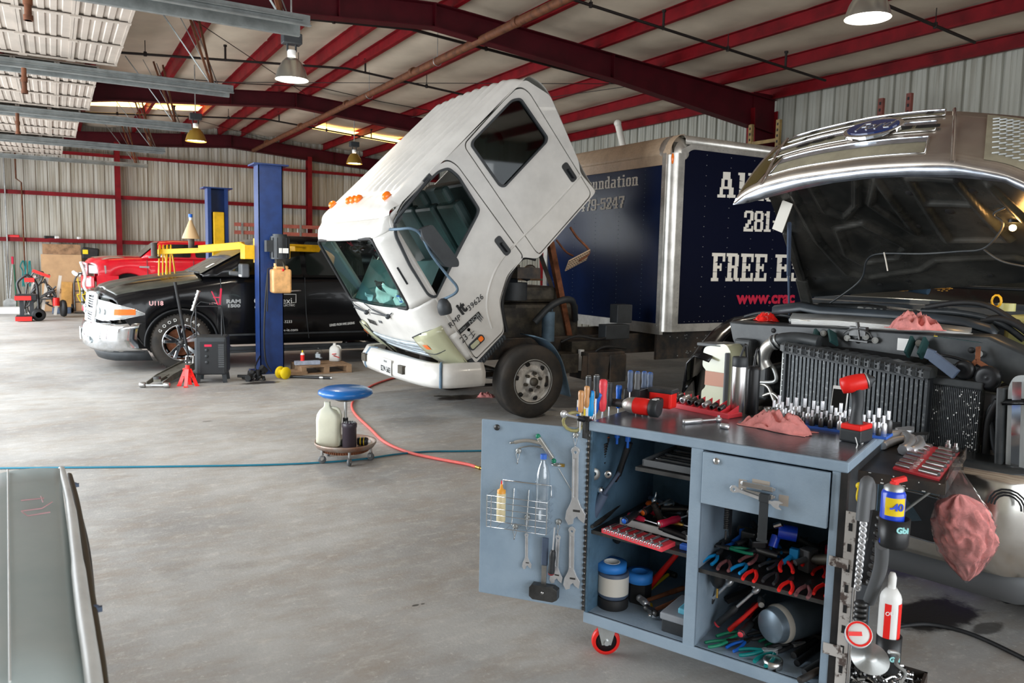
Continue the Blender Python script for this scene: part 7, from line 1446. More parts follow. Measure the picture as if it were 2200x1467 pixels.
b=MB();b.grid(lambda u,v:q+(frame(UP) @ V(0,0,0))+(-FA*math.cos((u-.62)*1.8)+FR*math.sin((u-.62)*1.8))*.0316+UP*(hc*lerp(.52,.82,v)),8,1);obj('yellow_label',b,'yellow',t,fix=False);Mx=X4(q-FA*.0325-FR*.024+UP*hc*.62,x=FR,y=UP);text('label_text','-40',.028,Mx,'blue_can',t,off=.001)
a_=cup(1905,1375,1440,1.22,.034,'lower black cup holder with pale logo at the cabinet side');q=a_-FR*.004+UP*.006;hc=cs_(1912,1262,1.22).z-q.z;t=can('cleaner_can',q,.032,hc,'white_plastic','white and red aerosol can standing in the lower holder','spray can',cap='white_plastic',bands=((.28,.74,'white_plastic'),))
for a0_,a1_ in ((-.95,-.35),(.35,.95)):b=MB();b.grid(lambda u,v:q+(-FA*math.cos(lerp(a0_,a1_,u))+FR*math.sin(lerp(a0_,a1_,u)))*.0333+UP*(hc*lerp(.3,.78,v)),6,1);obj('red_label',b,'bright_red',t,fix=False)
text('label_text','OUT',.018,X4(q-FA*.0315-FR*.03+UP*hc*.66,x=FR,y=UP),'white_plastic',t)
# grinder head and discs, bowl of nuts and bolts
q=cs_(1845,1362,1.17);ax_=(-FA*.75-FR*.3+UP*.45).normalized();t=TH('tape_reel','white reel with red and blue print leaning at the cabinet foot','reel',q);b=MB();b.lathe([(0,0),(.035,0),(.038,.004),(.038,.05),(.03,.056),(0,.056)],24,q-ax_*.05,ax_);obj('reel_body',b,'white_plastic',t);b=MB();b.lathe([(.03,.0575),(.036,.0575)],24,q-ax_*.05,ax_,cap=False);b.bar(q+ax_*.008-FR*.03,q+ax_*.008+FR*.03,.012,.002,up=ax_);obj('red_print',b,'bright_red',t,fix=False);b=MB();b.lathe([(.0385,.01),(.0385,.018)],24,q-ax_*.05,ax_,cap=False);obj('blue_print',b,'blue_plastic',t,fix=False)
q=cs_(1870,1412,1.2);t=TH('plastic_disc','translucent grey plastic disc with hub below the white reel','disc',q);b=MB();b.lathe([(0,.004),(.02,.004),(.02,.0),(.055,-.004),(.055,-.006),(0,-.002)],28,q,UP*.8-FA*.5-FR*.1,cap=False);obj('disc',b,'galv',t,fix=False)
qc=CL(1.15,.12,.19);b=MB();cb(b,1.03,1.29,-.02,.26,.175,.185);cb(b,1.28,1.29,-.02,.26,.175,.24);cb(b,1.03,1.29,.25,.26,.175,.24);cb(b,1.03,1.29,-.03,-.02,.175,.22);one('parts_bin',b,'frame_black','black open bin full of nuts and bolts at the bottom right of the cabinet','bin')
rn=random.Random(21);b=MB()
for i in range(520):
 b.mi=rn.choice((0,0,1,2));u_,w_=rn.random(),rn.random();q=CL(lerp(1.04,1.28,u_),lerp(-.015,.245,w_),.19+rn.random()*(.03+.11*math.sin(math.pi*u_)*math.sin(math.pi*w_)));d_=V(rn.uniform(-1,1),rn.uniform(-1,1),rn.uniform(-.7,.7)).normalized();r_=rn.uniform(.004,.009)
 if i % 3:b.cyl(q,q+d_*rn.uniform(.015,.04),r_*.6,n=6,sm=False);b.cyl(q-d_*.006,q,r_,n=6,sm=False)
 else:b.lathe([(r_*.5,0),(r_,0),(r_,.006),(r_*.5,.006)],6,q,d_,cap=False,sm=False)
tag(obj('nuts_and_bolts',b,['steel','chrome','dark_steel']),'heap of loose nuts and bolts filling the bin','hardware',stuff=True)
b=MB();b.tube(smooth([cs_(1910,1400,1.25),cs_(1930,1405,1.27),cs_(1925,1425,1.26),cs_(1945,1445,1.27),cs_(1935,1465,1.27)],4),.006,6);one('snap_ring',b,'galv','curved silver loop lying on the nuts and bolts','ring')
# ------------------------------------------------------------- inside, left compartment
def zl(px,py,z):return gz(px,py,z)
t=TH('wrench_tray','grey plastic tray of dark spanners on the upper left shelf','tray',zl(1420,1010,.87));b=MB();cb(b,.23,.45,.03,.36,.872,.876);
for (x0,x1,d0,d1) in ((.23,.45,.03,.038),(.23,.45,.352,.36),(.23,.238,.03,.36)):cb(b,x0,x1,d0,d1,.872,.9)
obj('tray_body',b,'grey_plastic',t,bev=.003)
for i in range(6):lay(CWR,CL(.25,.07+.045*i,.885),CL(.45,.065+.045*i,.885),'dark spanner lying in the grey tray on the upper left shelf',L=.19,group='spanners in the grey tray',mats={'wrench_body':'steel' if i % 2 else 'dark_steel'})
lay(SD,cf_(1300,935,.12),cf_(1285,1010,.1),'black ribbed air tool with orange collar hanging at upper left inside the cabinet',s=1.15,up=CY,mats={'handle':'dark_grip','end_cap':'orange'})
b=MB();q=cf_(1298,955,.11)
for i in range(7):b.lathe([(.016,0),(.019,.004),(.016,.008)],14,q-UP*.011*i-CX*.002*i,UP+CX*.15)
b.lathe([(.02,-.085),(.021,-.075)],14,q,UP+CX*.15);one('shock_absorber',b,'black_rubber','black ribbed rubber sleeve hanging at upper left in the cabinet','sleeve')
t=TH('air_die_grinder','black air grinder with blue fittings hanging in the upper left compartment','air tool',cf_(1345,975,.12));b=MB();b.cyl(cf_(1352,950,.12),cf_(1335,1000,.12),.016,.013,n=12);b.cyl(cf_(1335,1000,.12),cf_(1328,1020,.12),.014,n=10);obj('tool_body',b,'black_plastic',t);b=MB();b.cyl(cf_(1328,1018,.12),cf_(1320,1032,.12),.012,n=10);obj('head',b,'chrome',t)
for i,(px,py) in enumerate(((1326,934),(1349,942))):b=MB();q=cf_(px,py,.1);b.cyl(q+UP*.012,q-UP*.012,.012,n=8);b.cyl(q-UP*.012,q-UP*.04,.006,n=8);one('air_coupler',b,'blue_plastic',['left blue anodised coupler hanging under the worktop','right blue anodised coupler hanging under the worktop'][i],'coupler')
for i,(px,py,r_,m_,lb) in enumerate(((1276,1018,.027,'galv','printed cutting disc hanging on the left inner wall'),(1307,1019,.016,'steel','small grey washer disc hanging beside the cutting disc'))):b=MB();q=cf_(px,py,.02);b.lathe([(r_*.35,0),(r_,0),(r_,.003),(r_*.35,.003)],24,q,-CY*.8+CX*.5,cap=False);one('cutting_disc',b,m_,lb,'disc',fix=False)
t=TH('grease_gun','grey cylindrical gun with a ball end slanting on the left inner wall','grease gun',cf_(1290,1080,.06));b=MB();b.cyl(cf_(1298,1060,.06),cf_(1268,1118,.05),.021,n=16);b.cyl(cf_(1298,1060,.06),cf_(1330,1015,.08),.008,n=8);obj('barrel',b,'slate',t);b=MB();b.sph(cf_(1290,1052,.06),.016,12,8);obj('ball_end',b,'chrome',t)
for i in range(9):b=MB();b.cyl(zl(1272+i*6,1132-i*5,.575),zl(1330+i*8,1085-i*7,.60),.008+.003*(i % 3),n=8);one('drill_bit',b,rn.choice(('dark_steel','grease','steel')),'dark bar in the bundle at the left end of the middle shelf','bar','dark bars on the middle shelf') if i < 6 else None
# middle shelf: red rail with small sockets, white strip, brushes, grips
zM=.556;A_,B_=zl(1296,1146,zM),zl(1420,1186,zM);rx=(B_-A_);rl=rx.length;rx.normalize();ry=UP.cross(rx);ry=ry if ry.dot(CY) > 0 else -ry
t=TH('socket_tray','red plastic tray with fourteen small sockets on the middle left shelf','tray',A_);b=MB();b.box(A_+rx*rl/2+ry*.045+UP*.012,(rl+.015,.1,.02),Matrix((rx,ry,UP)).transposed());obj('tray_base',b,'pink_red',t,bev=.003)
for i in range(14):dup(SO[0],X4(A_+rx*(rl*(i+.5)/14)+UP*.018-ry*.006,z=ry+UP*.1,s=.78),'small socket facing out of the red tray on the middle left shelf','small sockets in the red tray on the middle shelf',SO[1],None)
for i in range(7):b=MB();q=A_+rx*(rl*(i+.5)/7)+UP*.028+ry*.02;b.cyl(q,q+ry*.06,.006,n=8);one('deep_socket',b,'steel','deep socket lying on top of the red tray on the middle left shelf','socket','deep sockets on the red tray')
b=MB();a_,e_=zl(1333,1118,zM+.02),zl(1482,1158,zM+.02);b.bar(a_,e_,.012,.03);one('steel_rule_channel',b,'white_plastic','long white metal channel lying across the middle left shelf','channel',bev=.002)
for (p0,p1,m1,m2,lb) in (((1350,1112),(1400,1128),'ink_red','ink_red','dark red handled driver lying lowest left on the middle shelf'),((1385,1098),(1432,1120),'ink_red','black_plastic','dark red handled driver lying above the white channel'),((1428,1124),(1482,1138),'brass','green_grip','brass and green quick coupler lying on the middle shelf'),((1450,1090),(1482,1105),'black_plastic','pink_red','black handled cutter at the right of the middle shelf'),((1395,1075),(1450,1095),'slate','steel','blue-grey handled tool lying in the middle shelf pile')):
 lay(SD,zl(*p0,zM+.04),zl(*p1,zM+.045),lb,s=.9,mats={'handle':m1,'end_cap':m2})
t=TH('wire_brush','orange bristle cup brush with silver shank in the middle shelf pile','brush',zl(1405,1072,zM+.05));q=zl(1405,1078,zM+.06);d_=(UP*.8+FR*.15-FA*.1).normalized();b=MB();b.lathe([(.012,0),(.032,-.008),(.036,-.018),(0,-.018)],20,q,d_);obj('bristles',b,'orange',t);b=MB();b.lathe([(.014,0),(.014,.015),(.006,.02),(.004,.05)],12,q,d_);obj('shank',b,'chrome',t)
t=TH('wire_cup_brush','steel wire cup brush in the pile at the right of the middle shelf','brush',zl(1440,1085,zM+.04));q=zl(1440,1085,zM+.055);d_=(-FA*.5+UP*.3+FR*.2).normalized();b=MB();b.lathe([(.026,-.02),(.03,0),(.014,.012),(.006,.03)],20,q,d_);obj('bristles',b,'steel',t)
rn=random.Random(5)
for i in range(12):q=CL(rn.uniform(.22,.44),rn.uniform(.12,.4),zM+.02+rn.random()*.05);b=MB();d_=V(rn.uniform(-1,1),rn.uniform(-1,1),.15).normalized();b.cyl(q-d_*.05,q+d_*.05,rn.uniform(.006,.016),n=8);b.cyl(q+d_*.05,q+d_*.07,rn.uniform(.01,.018),n=8);one('hand_tool',b,rn.choice(('black_plastic','steel','dark_steel','grease','slate')),'dark tool in the jumbled pile at the back of the middle left shelf','tool','jumbled tools on the middle left shelf')
b=MB();q=CL(.425,.05,zM+.012);b.box(q,(.04,.03,.022),CR);one('small_box',b,'blue_cap','small clear and purple box at the right front of the middle shelf','box',bev=.003)
# bottom left
zB=.192
def rollt(px,py,z,r_,h_,lb,m_='tape_blue'):
 q=zl(px,py,z);t=TH('tape_roll',lb,'tape',q);b=MB();b.lathe([(r_*.55,0),(r_,0),(r_,h_),(r_*.55,h_)],32,q,cap=False);b.lathe([(r_*.55,h_),(r_*.55,0)],32,q,cap=False);obj('tape',b,m_,t,fix=False);b=MB();b.lathe([(r_*.5,.001),(r_*.56,.001),(r_*.56,h_+.001),(r_*.5,h_+.001)],28,q,cap=False);b.lathe([(r_*.5,h_+.001),(r_*.5,0.001)],28,q,cap=False);obj('core',b,'white_plastic',t,fix=False);return q
mat('tape_blue',(.03,.22,.66),.5)
q=zl(1316,1300,zB);t=TH('cleaner_tub','grey tub with white printed label and dark base under a blue tape roll','tub',q);b=MB();b.lathe([(.066,0),(.068,.004),(.068,.044),(.066,.046)],30,q);obj('tub_base',b,'black_rubber',t);b=MB();b.lathe([(.060,.046),(.067,.055),(.067,.155),(.062,.16)],30,q);obj('tub_body',b,'slate',t);b=MB();b.lathe([(.0675,.065),(.0675,.145)],30,q,cap=False);obj('label',b,'cream_w',t,fix=False)
rollt(1314,1222,.354,.066,.034,'blue masking tape roll lying on top of the grey labelled tub');
q=rollt(1375,1260,zB+.0,.048,.036,'blue masking tape roll behind the grey tub') if False else None
q=cf_(1374,1238,.22);b=MB();b.box(CL((q-CO).dot(CX),.24,zB+(q.z-zB)/2-.01),(.07,.07,q.z-zB-.02),CR);one('carton',b,'black_rubber','dark carton under the second blue tape roll','box');t=TH('tape_roll','second blue masking tape roll, behind and right of the labelled tub','tape',q);
b=MB();b.lathe([(.036,0),(.058,0),(.058,.042),(.036,.042)],30,q-UP*.018,cap=False);b.lathe([(.036,.042),(.036,0)],30,q-UP*.018,cap=False);obj('tape',b,'tape_blue',t,fix=False)
lay(HM,zl(1398,1268,zB+.03),cf_(1452,1205,.3),'red dead blow mallet slanting in the bottom left compartment',s=1.0,up=UP,mats={'head':'bright_red'})
lay(HM,zl(1385,1278,zB+.01),zl(1440,1235,zB+.05),'yellow handled hammer behind the red mallet',s=.7,mats={'handle':'yellow','head':'dark_steel'})
lay(HM,zl(1470,1268,zB+.06),zl(1390,1295,zB+.03),'ball peen hammer with dark brown handle in the bottom left compartment',s=.75,mats={'handle':'rust','head':'tool_steel'});lay(HM,zl(1480,1285,zB+.05),zl(1420,1310,zB+.03),'second brown handled hammer with broad head beside the grey case',s=.75,mats={'handle':'rust','head':'dark_steel'})
lay(HM,zl(1398,1300,zB+.01),zl(1408,1340,zB+.01),'small hammer with yellow and black grip lying nearest the front',s=.42,mats={'handle':'yellow','head':'chrome'})
lay(HM,cf_(1268,1245,.12),cf_(1305,1185,.2),'black two-headed mallet leaning in the left corner',s=.75,mats={'handle':'dark_steel','head':'black_plastic'})
t=TH('storage_case','grey lidded plastic case with cyan insert at the bottom left compartment','case',CL(.39,.1,zB));b=MB();cb(b,.34,.45,.04,.24,zB,zB+.055);obj('case_body',b,'dark_plastic',t,bev=.005);b=MB();cb(b,.335,.452,.03,.25,zB+.055,zB+.085);obj('lid',b,'grey_plastic2',t,bev=.006) if mat('grey_plastic2',(.28,.30,.33),.4) else None;b=MB();cb(b,.40,.452,.06,.2,zB+.085,zB+.11);obj('insert',b,'cyan_insert',t,bev=.006) if mat('cyan_insert',(.15,.5,.66),.4) else None
b=MB();b.grid(lambda u,v:cf_(lerp(1262,1285,u),lerp(1262,1310,v),.05+.02*math.sin(u*7+v*5)),8,8);one('plastic_wrap',b,'clear_thin','crumpled clear plastic bag in the bottom left corner of the cabinet','bag',fix=False)
# ------------------------------------------------------------- inside, right compartment
zR=.51
GP={'b':('cyan_grip','dark_steel'),'r':('bright_red','dark_steel'),'g':('dark_grip','dark_steel'),'t':('green_grip','dark_steel'),'x':('grey_red','dark_steel'),'d':('blue_plastic','dark_steel'),'c':('teal_grip','tool_steel')}
for (p0,p1,k,lb) in (((1518,1213),(1580,1165),'b','leftmost pliers with bright blue grips on the right shelf'),((1553,1228),(1582,1172),'x','side cutters with dark red grips between two blue pliers'),((1578,1232),(1640,1190),'b','second blue gripped pliers from the left on the right shelf'),((1607,1250),(1640,1200),'r','red gripped pliers right of the second blue pair'),((1650,1255),(1692,1205),'g','black gripped pliers with red piping beside the red pair'),
  ((1685,1275),(1722,1210),'r','red gripped pliers in the middle front of the right shelf'),((1722,1285),(1755,1225),'x','grey and pink gripped pliers at the front edge of the right shelf'),((1757,1240),(1785,1190),'r','orange red gripped pliers at the right end of the shelf'),((1722,1210),(1745,1165),'g','black gripped pliers standing behind the middle of the shelf'),((1660,1215),(1682,1165),'b','multi tool with blue handle in the middle of the right shelf'),((1760,1282),(1785,1235),'r','red gripped pliers in the front right corner of the shelf'),((1745,1190),(1782,1160),'x','grey pliers with red trim at the back right of the shelf')):
 lay(PL,zl(*p0,zR+.006),zl(*p1,zR+.02),lb,s=.8,mats={'handle':GP[k][0],'jaws':GP[k][1]},group=None)
lay(PL,zl(1620,1190,zR+.05),zl(1575,1182,zR+.05),'green gripped pliers lying across the others',s=.8,mats={'handle':'green_grip'})
t=TH('impact_gun_blue','blue air gun with silver fittings behind the strap','air tool',CL(.74,.25,.58));b=MB();b.cyl(cf_(1672,1140,.22),cf_(1712,1148,.24),.03,n=14);b.cyl(cf_(1668,1150,.22),cf_(1660,1175,.2),.018,n=10);obj('housing',b,'blue_can',t);b=MB();b.cyl(cf_(1664,1130,.2),cf_(1680,1125,.2),.012,n=10);obj('fitting',b,'chrome',t)
for i,(px,py,m_) in enumerate(((1592,1152,'blue_plastic'),(1615,1158,'steel'),(1700,1195,'cyan_grip'))):b=MB();q=zl(px,py,.57);b.cyl(q,q-FR*.04-FA*.02-UP*.02,.01,n=10);b.box(q+FR*.012+UP*.01,(.035,.025,.045),CR);one('hose_coupler',b,m_,['blue valve coupler at the left back of the right shelf','silver valve coupler beside the blue one','cyan coupler half hidden among the pliers'][i],'coupler',bev=.003)
for i in range(10):q=CL(rn.uniform(.55,.95),rn.uniform(.2,.45),zR+.03+rn.random()*.05);b=MB();d_=V(rn.uniform(-1,1),rn.uniform(-1,1),.2).normalized();b.cyl(q-d_*.04,q+d_*.05,rn.uniform(.01,.022),n=8);one('hand_tool',b,rn.choice(('black_plastic','dark_steel','grease','dark_plastic')),'dark tool in the shadow at the back of the right shelf','tool','dark tools at the back of the right shelf')
b=MB();q=cf_(1562,1092,.08)
for i in range(12):b.lathe([(.009,0),(.011,.003),(.009,.005)],12,q-UP*.0075*i,UP)
b.cyl(q-UP*.09,q-UP*.125,.004,n=8);one('coil_spring_tool',b,'dark_steel','dark spring with brass tip hanging under the drawer','spring');b=MB();b.bar(cf_(1570,1095,.1),cf_(1568,1150,.1),.012,.006);one('black_clip',b,'black_plastic','flat black clip hanging beside the spring under the drawer','clip')
# bottom right
q0_,q1_=zl(1640,1345,zB+.075),cf_(1790,1345,.33);q0_=cf_(1655,1318,.12);ax_=(CL(.9,.42,.33)-q0_);ax_.z=0;ax_.normalize();q0_.z=zB+.115;t=TH('metal_canister','large blue-grey metal cylinder lying in the bottom right compartment','cylinder',q0_);b=MB();b.lathe([(0,0),(.06,.0),(.064,.004),(.064,.03),(.07,.036),(.074,.05),(.074,.3),(.07,.31)],32,q0_,ax_,cap=False);obj('cylinder_body',b,'slate_metal',t) if mat('slate_metal',(.20,.26,.32),.38,.4,.2,5) else None;b=MB();b.lathe([(.0705,.034),(.0750,.048),(.075,.06)],32,q0_,ax_,cap=False);obj('worn_ring',b,'cream_w',t,fix=False)
b=MB();cb(b,.62,.98,.3,.42,zB,zB+.05);one('support_block',b,'black_rubber','dark block under the large metal cylinder','block')
for (p0,p1,pr_,L_,mh,mc,lb) in (((1500,1328),(1560,1270),RT,.24,'dark_grip','pink_red','left long ratchet with red end cap in the bottom right compartment'),((1545,1348),(1600,1300),RT,.24,'dark_grip','pink_red','second long ratchet with red end cap'),((1570,1358),(1622,1312),HM,.28,'bright_red',None,'red rubber grip hammer slanting beside the cylinder')):
 mm={'handle':mh};
 if mc:mm['end_cap']=mc
 lay(pr_,zl(*p0,zB+.03),cf_(p1[0],p1[1],.18),lb,s=1.05 if pr_ is RT else .65,mats=mm)
for (p0,p1,k,s_,lb) in (((1518,1388),(1580,1378),'t',.8,'dark green gripped pliers at the left of the bottom right compartment'),((1568,1398),(1612,1375),'d',.8,'blue gripped pliers lying in the middle bottom'),((1585,1405),(1650,1400),'c',.9,'teal gripped pliers nearest the front of the bottom right'),((1632,1430),(1712,1368),'c',1.0,'large long nose pliers with teal grips over the steel ring'),((1637,1385),(1680,1368),'t',.8,'green gripped cutters right of the blue pair')):
 lay(PL,zl(*p0,zB+.006),zl(*p1,zB+.02),lb,s=s_*.9,mats={'handle':GP[k][0],'jaws':GP[k][1]})
for i,(p0,p1,m_) in enumerate((((1705,1408),(1768,1365),'dark_steel'),((1712,1425),(1772,1380),'black_plastic'),((1728,1445),(1775,1415),'dark_plastic'),((1718,1462),(1760,1440),'frame_black'))):b=MB();b.cyl(zl(*p0,zB+.018),zl(*p1,zB+.03),.013,n=10);one('pry_bar',b,m_,['topmost dark bar slanting at the bottom right corner','second dark bar slanting at the bottom right corner','third dark bar slanting at the bottom right corner','lowest dark bar at the bottom right corner of the cabinet'][i],'bar')
b=MB();q=zl(1660,1432,zB);b.lathe([(.03,0),(.036,0),(.036,.03),(.03,.03)],28,q,cap=False);b.lathe([(.03,.03),(.03,0)],28,q,cap=False);one('steel_ring',b,'brushed','round shiny steel ring lying at the front of the bottom right','ring',fix=False)
t=TH('oil_filter_wrench','black toothed cap wrench hanging under the right shelf','wrench',cf_(1545,1245,.1));b=MB();q=cf_(1543,1232,.1);b.lathe([(.03,0),(.03,-.03),(.02,-.05),(.008,-.06),(0,-.06)],18,q,UP,cap=False);obj('cap',b,'black_plastic',t,fix=False);b=MB();b.cyl(q-UP*.06,q-UP*.1,.005,n=8);obj('stem',b,'brass',t)
b=MB();b.bar(cf_(1560,1290,.3),cf_(1640,1255,.42),.03,.02);one('black_bar',b,'black_rubber','long black handle lying behind the ratchets in the bottom right','bar')
# second rows of tools
rn=random.Random(17)
for i,(px,py) in enumerate(((1530,1190),(1565,1180),(1600,1175),(1632,1185),(1668,1190),(1700,1180),(1712,1215),(1735,1200),(1768,1215),(1690,1232),(1640,1222),(1598,1212))):
 k=('g','d','g','x','b','g','r','x','g','r','g','x')[i];a_=zl(px,py,zR+.03);lay(PL,a_,a_+CY*(.14)+CX*rn.uniform(-.06,.06)+UP*.01,['%s gripped pliers in the second row on the right shelf' % n_ for n_ in ('black','blue','thin black','grey red','cyan','dark','red','pinkish','short black','bright red','matt black','worn red')][i],s=rn.uniform(.7,.9),mats={'handle':GP[k][0],'jaws':GP[k][1]})
for i,(p0,p1,k) in enumerate((((1655,1400),(1720,1385),'g'),((1690,1385),(1735,1360),'x'),((1545,1375),(1600,1358),'t'),((1610,1372),(1660,1360),'g'))):
 lay(PL,zl(*p0,zB+.012),zl(*p1,zB+.03),['black gripped pliers right of the teal pair at the bottom','grey red gripped pliers below the metal cylinder','green gripped pliers behind the dark green pair','black gripped pliers under the metal cylinder front'][i],s=.8,mats={'handle':GP[k][0],'jaws':'tool_steel'})
for i,(p0,p1,mh,mc) in enumerate((((1520,1300),(1600,1262),'dark_grip','pink_red'),((1590,1372),(1625,1335),'dark_grip','pink_red'),((1605,1330),(1640,1290),'ink_red','black_plastic'),((1380,1110),(1440,1080),'dark_grip','orange'),((1340,1128),(1385,1100),'black_plastic','blue_plastic'),((1415,1135),(1470,1118),'ink_red','steel'))):
 z_=zB+.05 if i < 3 else zM+.05;lay(SD,zl(*p0,z_),zl(*p1,z_+.01),['dark ratchet handle at the left wall of the bottom right compartment','short dark handle with red end near the cylinder front','dark red handle beside the cylinder','black handle with orange end on the middle left shelf','black handle with blue end at the left of the middle shelf','dark red handle above the brass coupler'][i],s=1.15,mats={'handle':mh,'end_cap':mc})
for i,(x_,d_) in enumerate(((.60,.30),(.66,.22),(.85,.25),(.92,.32))):
 b=MB();b.box(CL(x_,d_,zR+.05),(.06,.05,.09),CR @ Matrix.Rotation(i*.6,3,'Z'));b.cyl(CL(x_,d_-.03,zR+.06),CL(x_-.03,d_-.07,zR+.05),.012,n=10);one('air_tool',b,('dark_steel','black_plastic','grey_plastic','ink_red')[i],['dark angular air tool at the left back of the right shelf','black air tool behind the blue couplers','grey power tool at the back right of the right shelf','dark red power tool at the far right of the right shelf'][i],'air tool',bev=.006)
# wrench taped to the drawer handle
lay(CWR,CL(.63,-.045,.875),CL(.815,-.045,.843),'chrome combination spanner strapped to the drawer handle',L=.18,up=-CY)
# ------------------------------------------------------------- clear bag of red rags on the tray corner
qb=cs_(2065,1110,1.33);t=TH('rag_bag','clear plastic bag stuffed with red rags hanging off the side tray','bag',qb)
PB=[(1990,0),(2012,.03)]
top_,bot_=cs_(2050,985,1.33),cs_(2075,1252,1.34)
wd=[(0,.012),(.08,.02),(.2,.05),(.32,.085),(.45,.108),(.6,.112),(.72,.095),(.85,.06),(.95,.022),(1,.004)]
def bagf(sc,amp,f0,f1,sd):
 def f(u,v):
  k=lerp(f0,f1,u);a=v*2*math.pi;r_=interp(wd,k)*sc*(1 if f0 == 0 else min(1,u*9)**.5);c_=top_.lerp(bot_,k)+FR*(.012*math.sin(k*3));n_=nz(math.cos(a)*2.2+sd,math.sin(a)*2.2,k*6)*amp+(.25-abs(nz(math.cos(a)*3.5+sd,math.sin(a)*3.5,k*9))*1.6)*amp*1.3
  r_=r_*(1+n_);return c_+FR*(r_*math.cos(a))+FA*(r_*.75*math.sin(a))
 return f
b=MB();b.grid(bagf(.96,.22,.24,.97,2),60,64);rg=obj('rags',b,'rag',t);b=MB();b.grid(bagf(1.05,.10,0,1,7),50,48);thin_glass('bag_film',(.97,.97,.98),.13);obj('plastic_film',b,'bag_film',t,fix=False)
b=MB();b.grid(lambda u,v:cs_(lerp(2045,2070,u)+10*nz(v*9,0)*u,lerp(960,1010,v),1.32+.01*math.sin(v*20)),6,12);b.grid(lambda u,v:cs_(lerp(2105,2165,u),lerp(1085,1130,v)+30*u,1.36),5,5);obj('bag_edge',b,'bag_film',t,fix=False)
for r_,ks in PROTO:
 for c_ in ks:bpy.data.objects.remove(c_)
 bpy.data.objects.remove(r_)
FO=V(3.35,2.52,0);FX=V(math.cos(R(7)),math.sin(R(7)),0);FY=V(-math.sin(R(7)),math.cos(R(7)),0);FRM=Matrix((FX,FY,UP)).transposed()
def FL(a,l,z):return FO+FX*a+FY*l+UP*z
def fp(px,py,a):return gp(px,py,FL(a,0,0),FX)
def fbox(b,a0,a1,l0,l1,z0,z1):return b.box(FL((a0+a1)/2,(l0+l1)/2,(z0+z1)/2),(abs(a1-a0),abs(l1-l0),abs(z1-z0)),FRM)
mat('engine_black',(.022,.026,.030),.38,0,col2=(.07,.075,.075),vs=4);mat('core',(.075,.082,.088),.45,.3,col2=(.26,.27,.27),vs=55,lo=.55,hi=.72);mat('hood_under',(.016,.017,.016),.27,.1,col2=(.075,.073,.065),vs=2.5,bump=.1,bs=20)
mat('coolant',(.56,.55,.22),.35,0,.2,4,trans=.15);mat('chrome_dull',(.66,.64,.60),.18,1,.25,3)
mat('grille_skin',(.52,.46,.40),.24,.8,.25,3);mat('lip_chrome',(.60,.66,.76),.25,.9,.3,12)
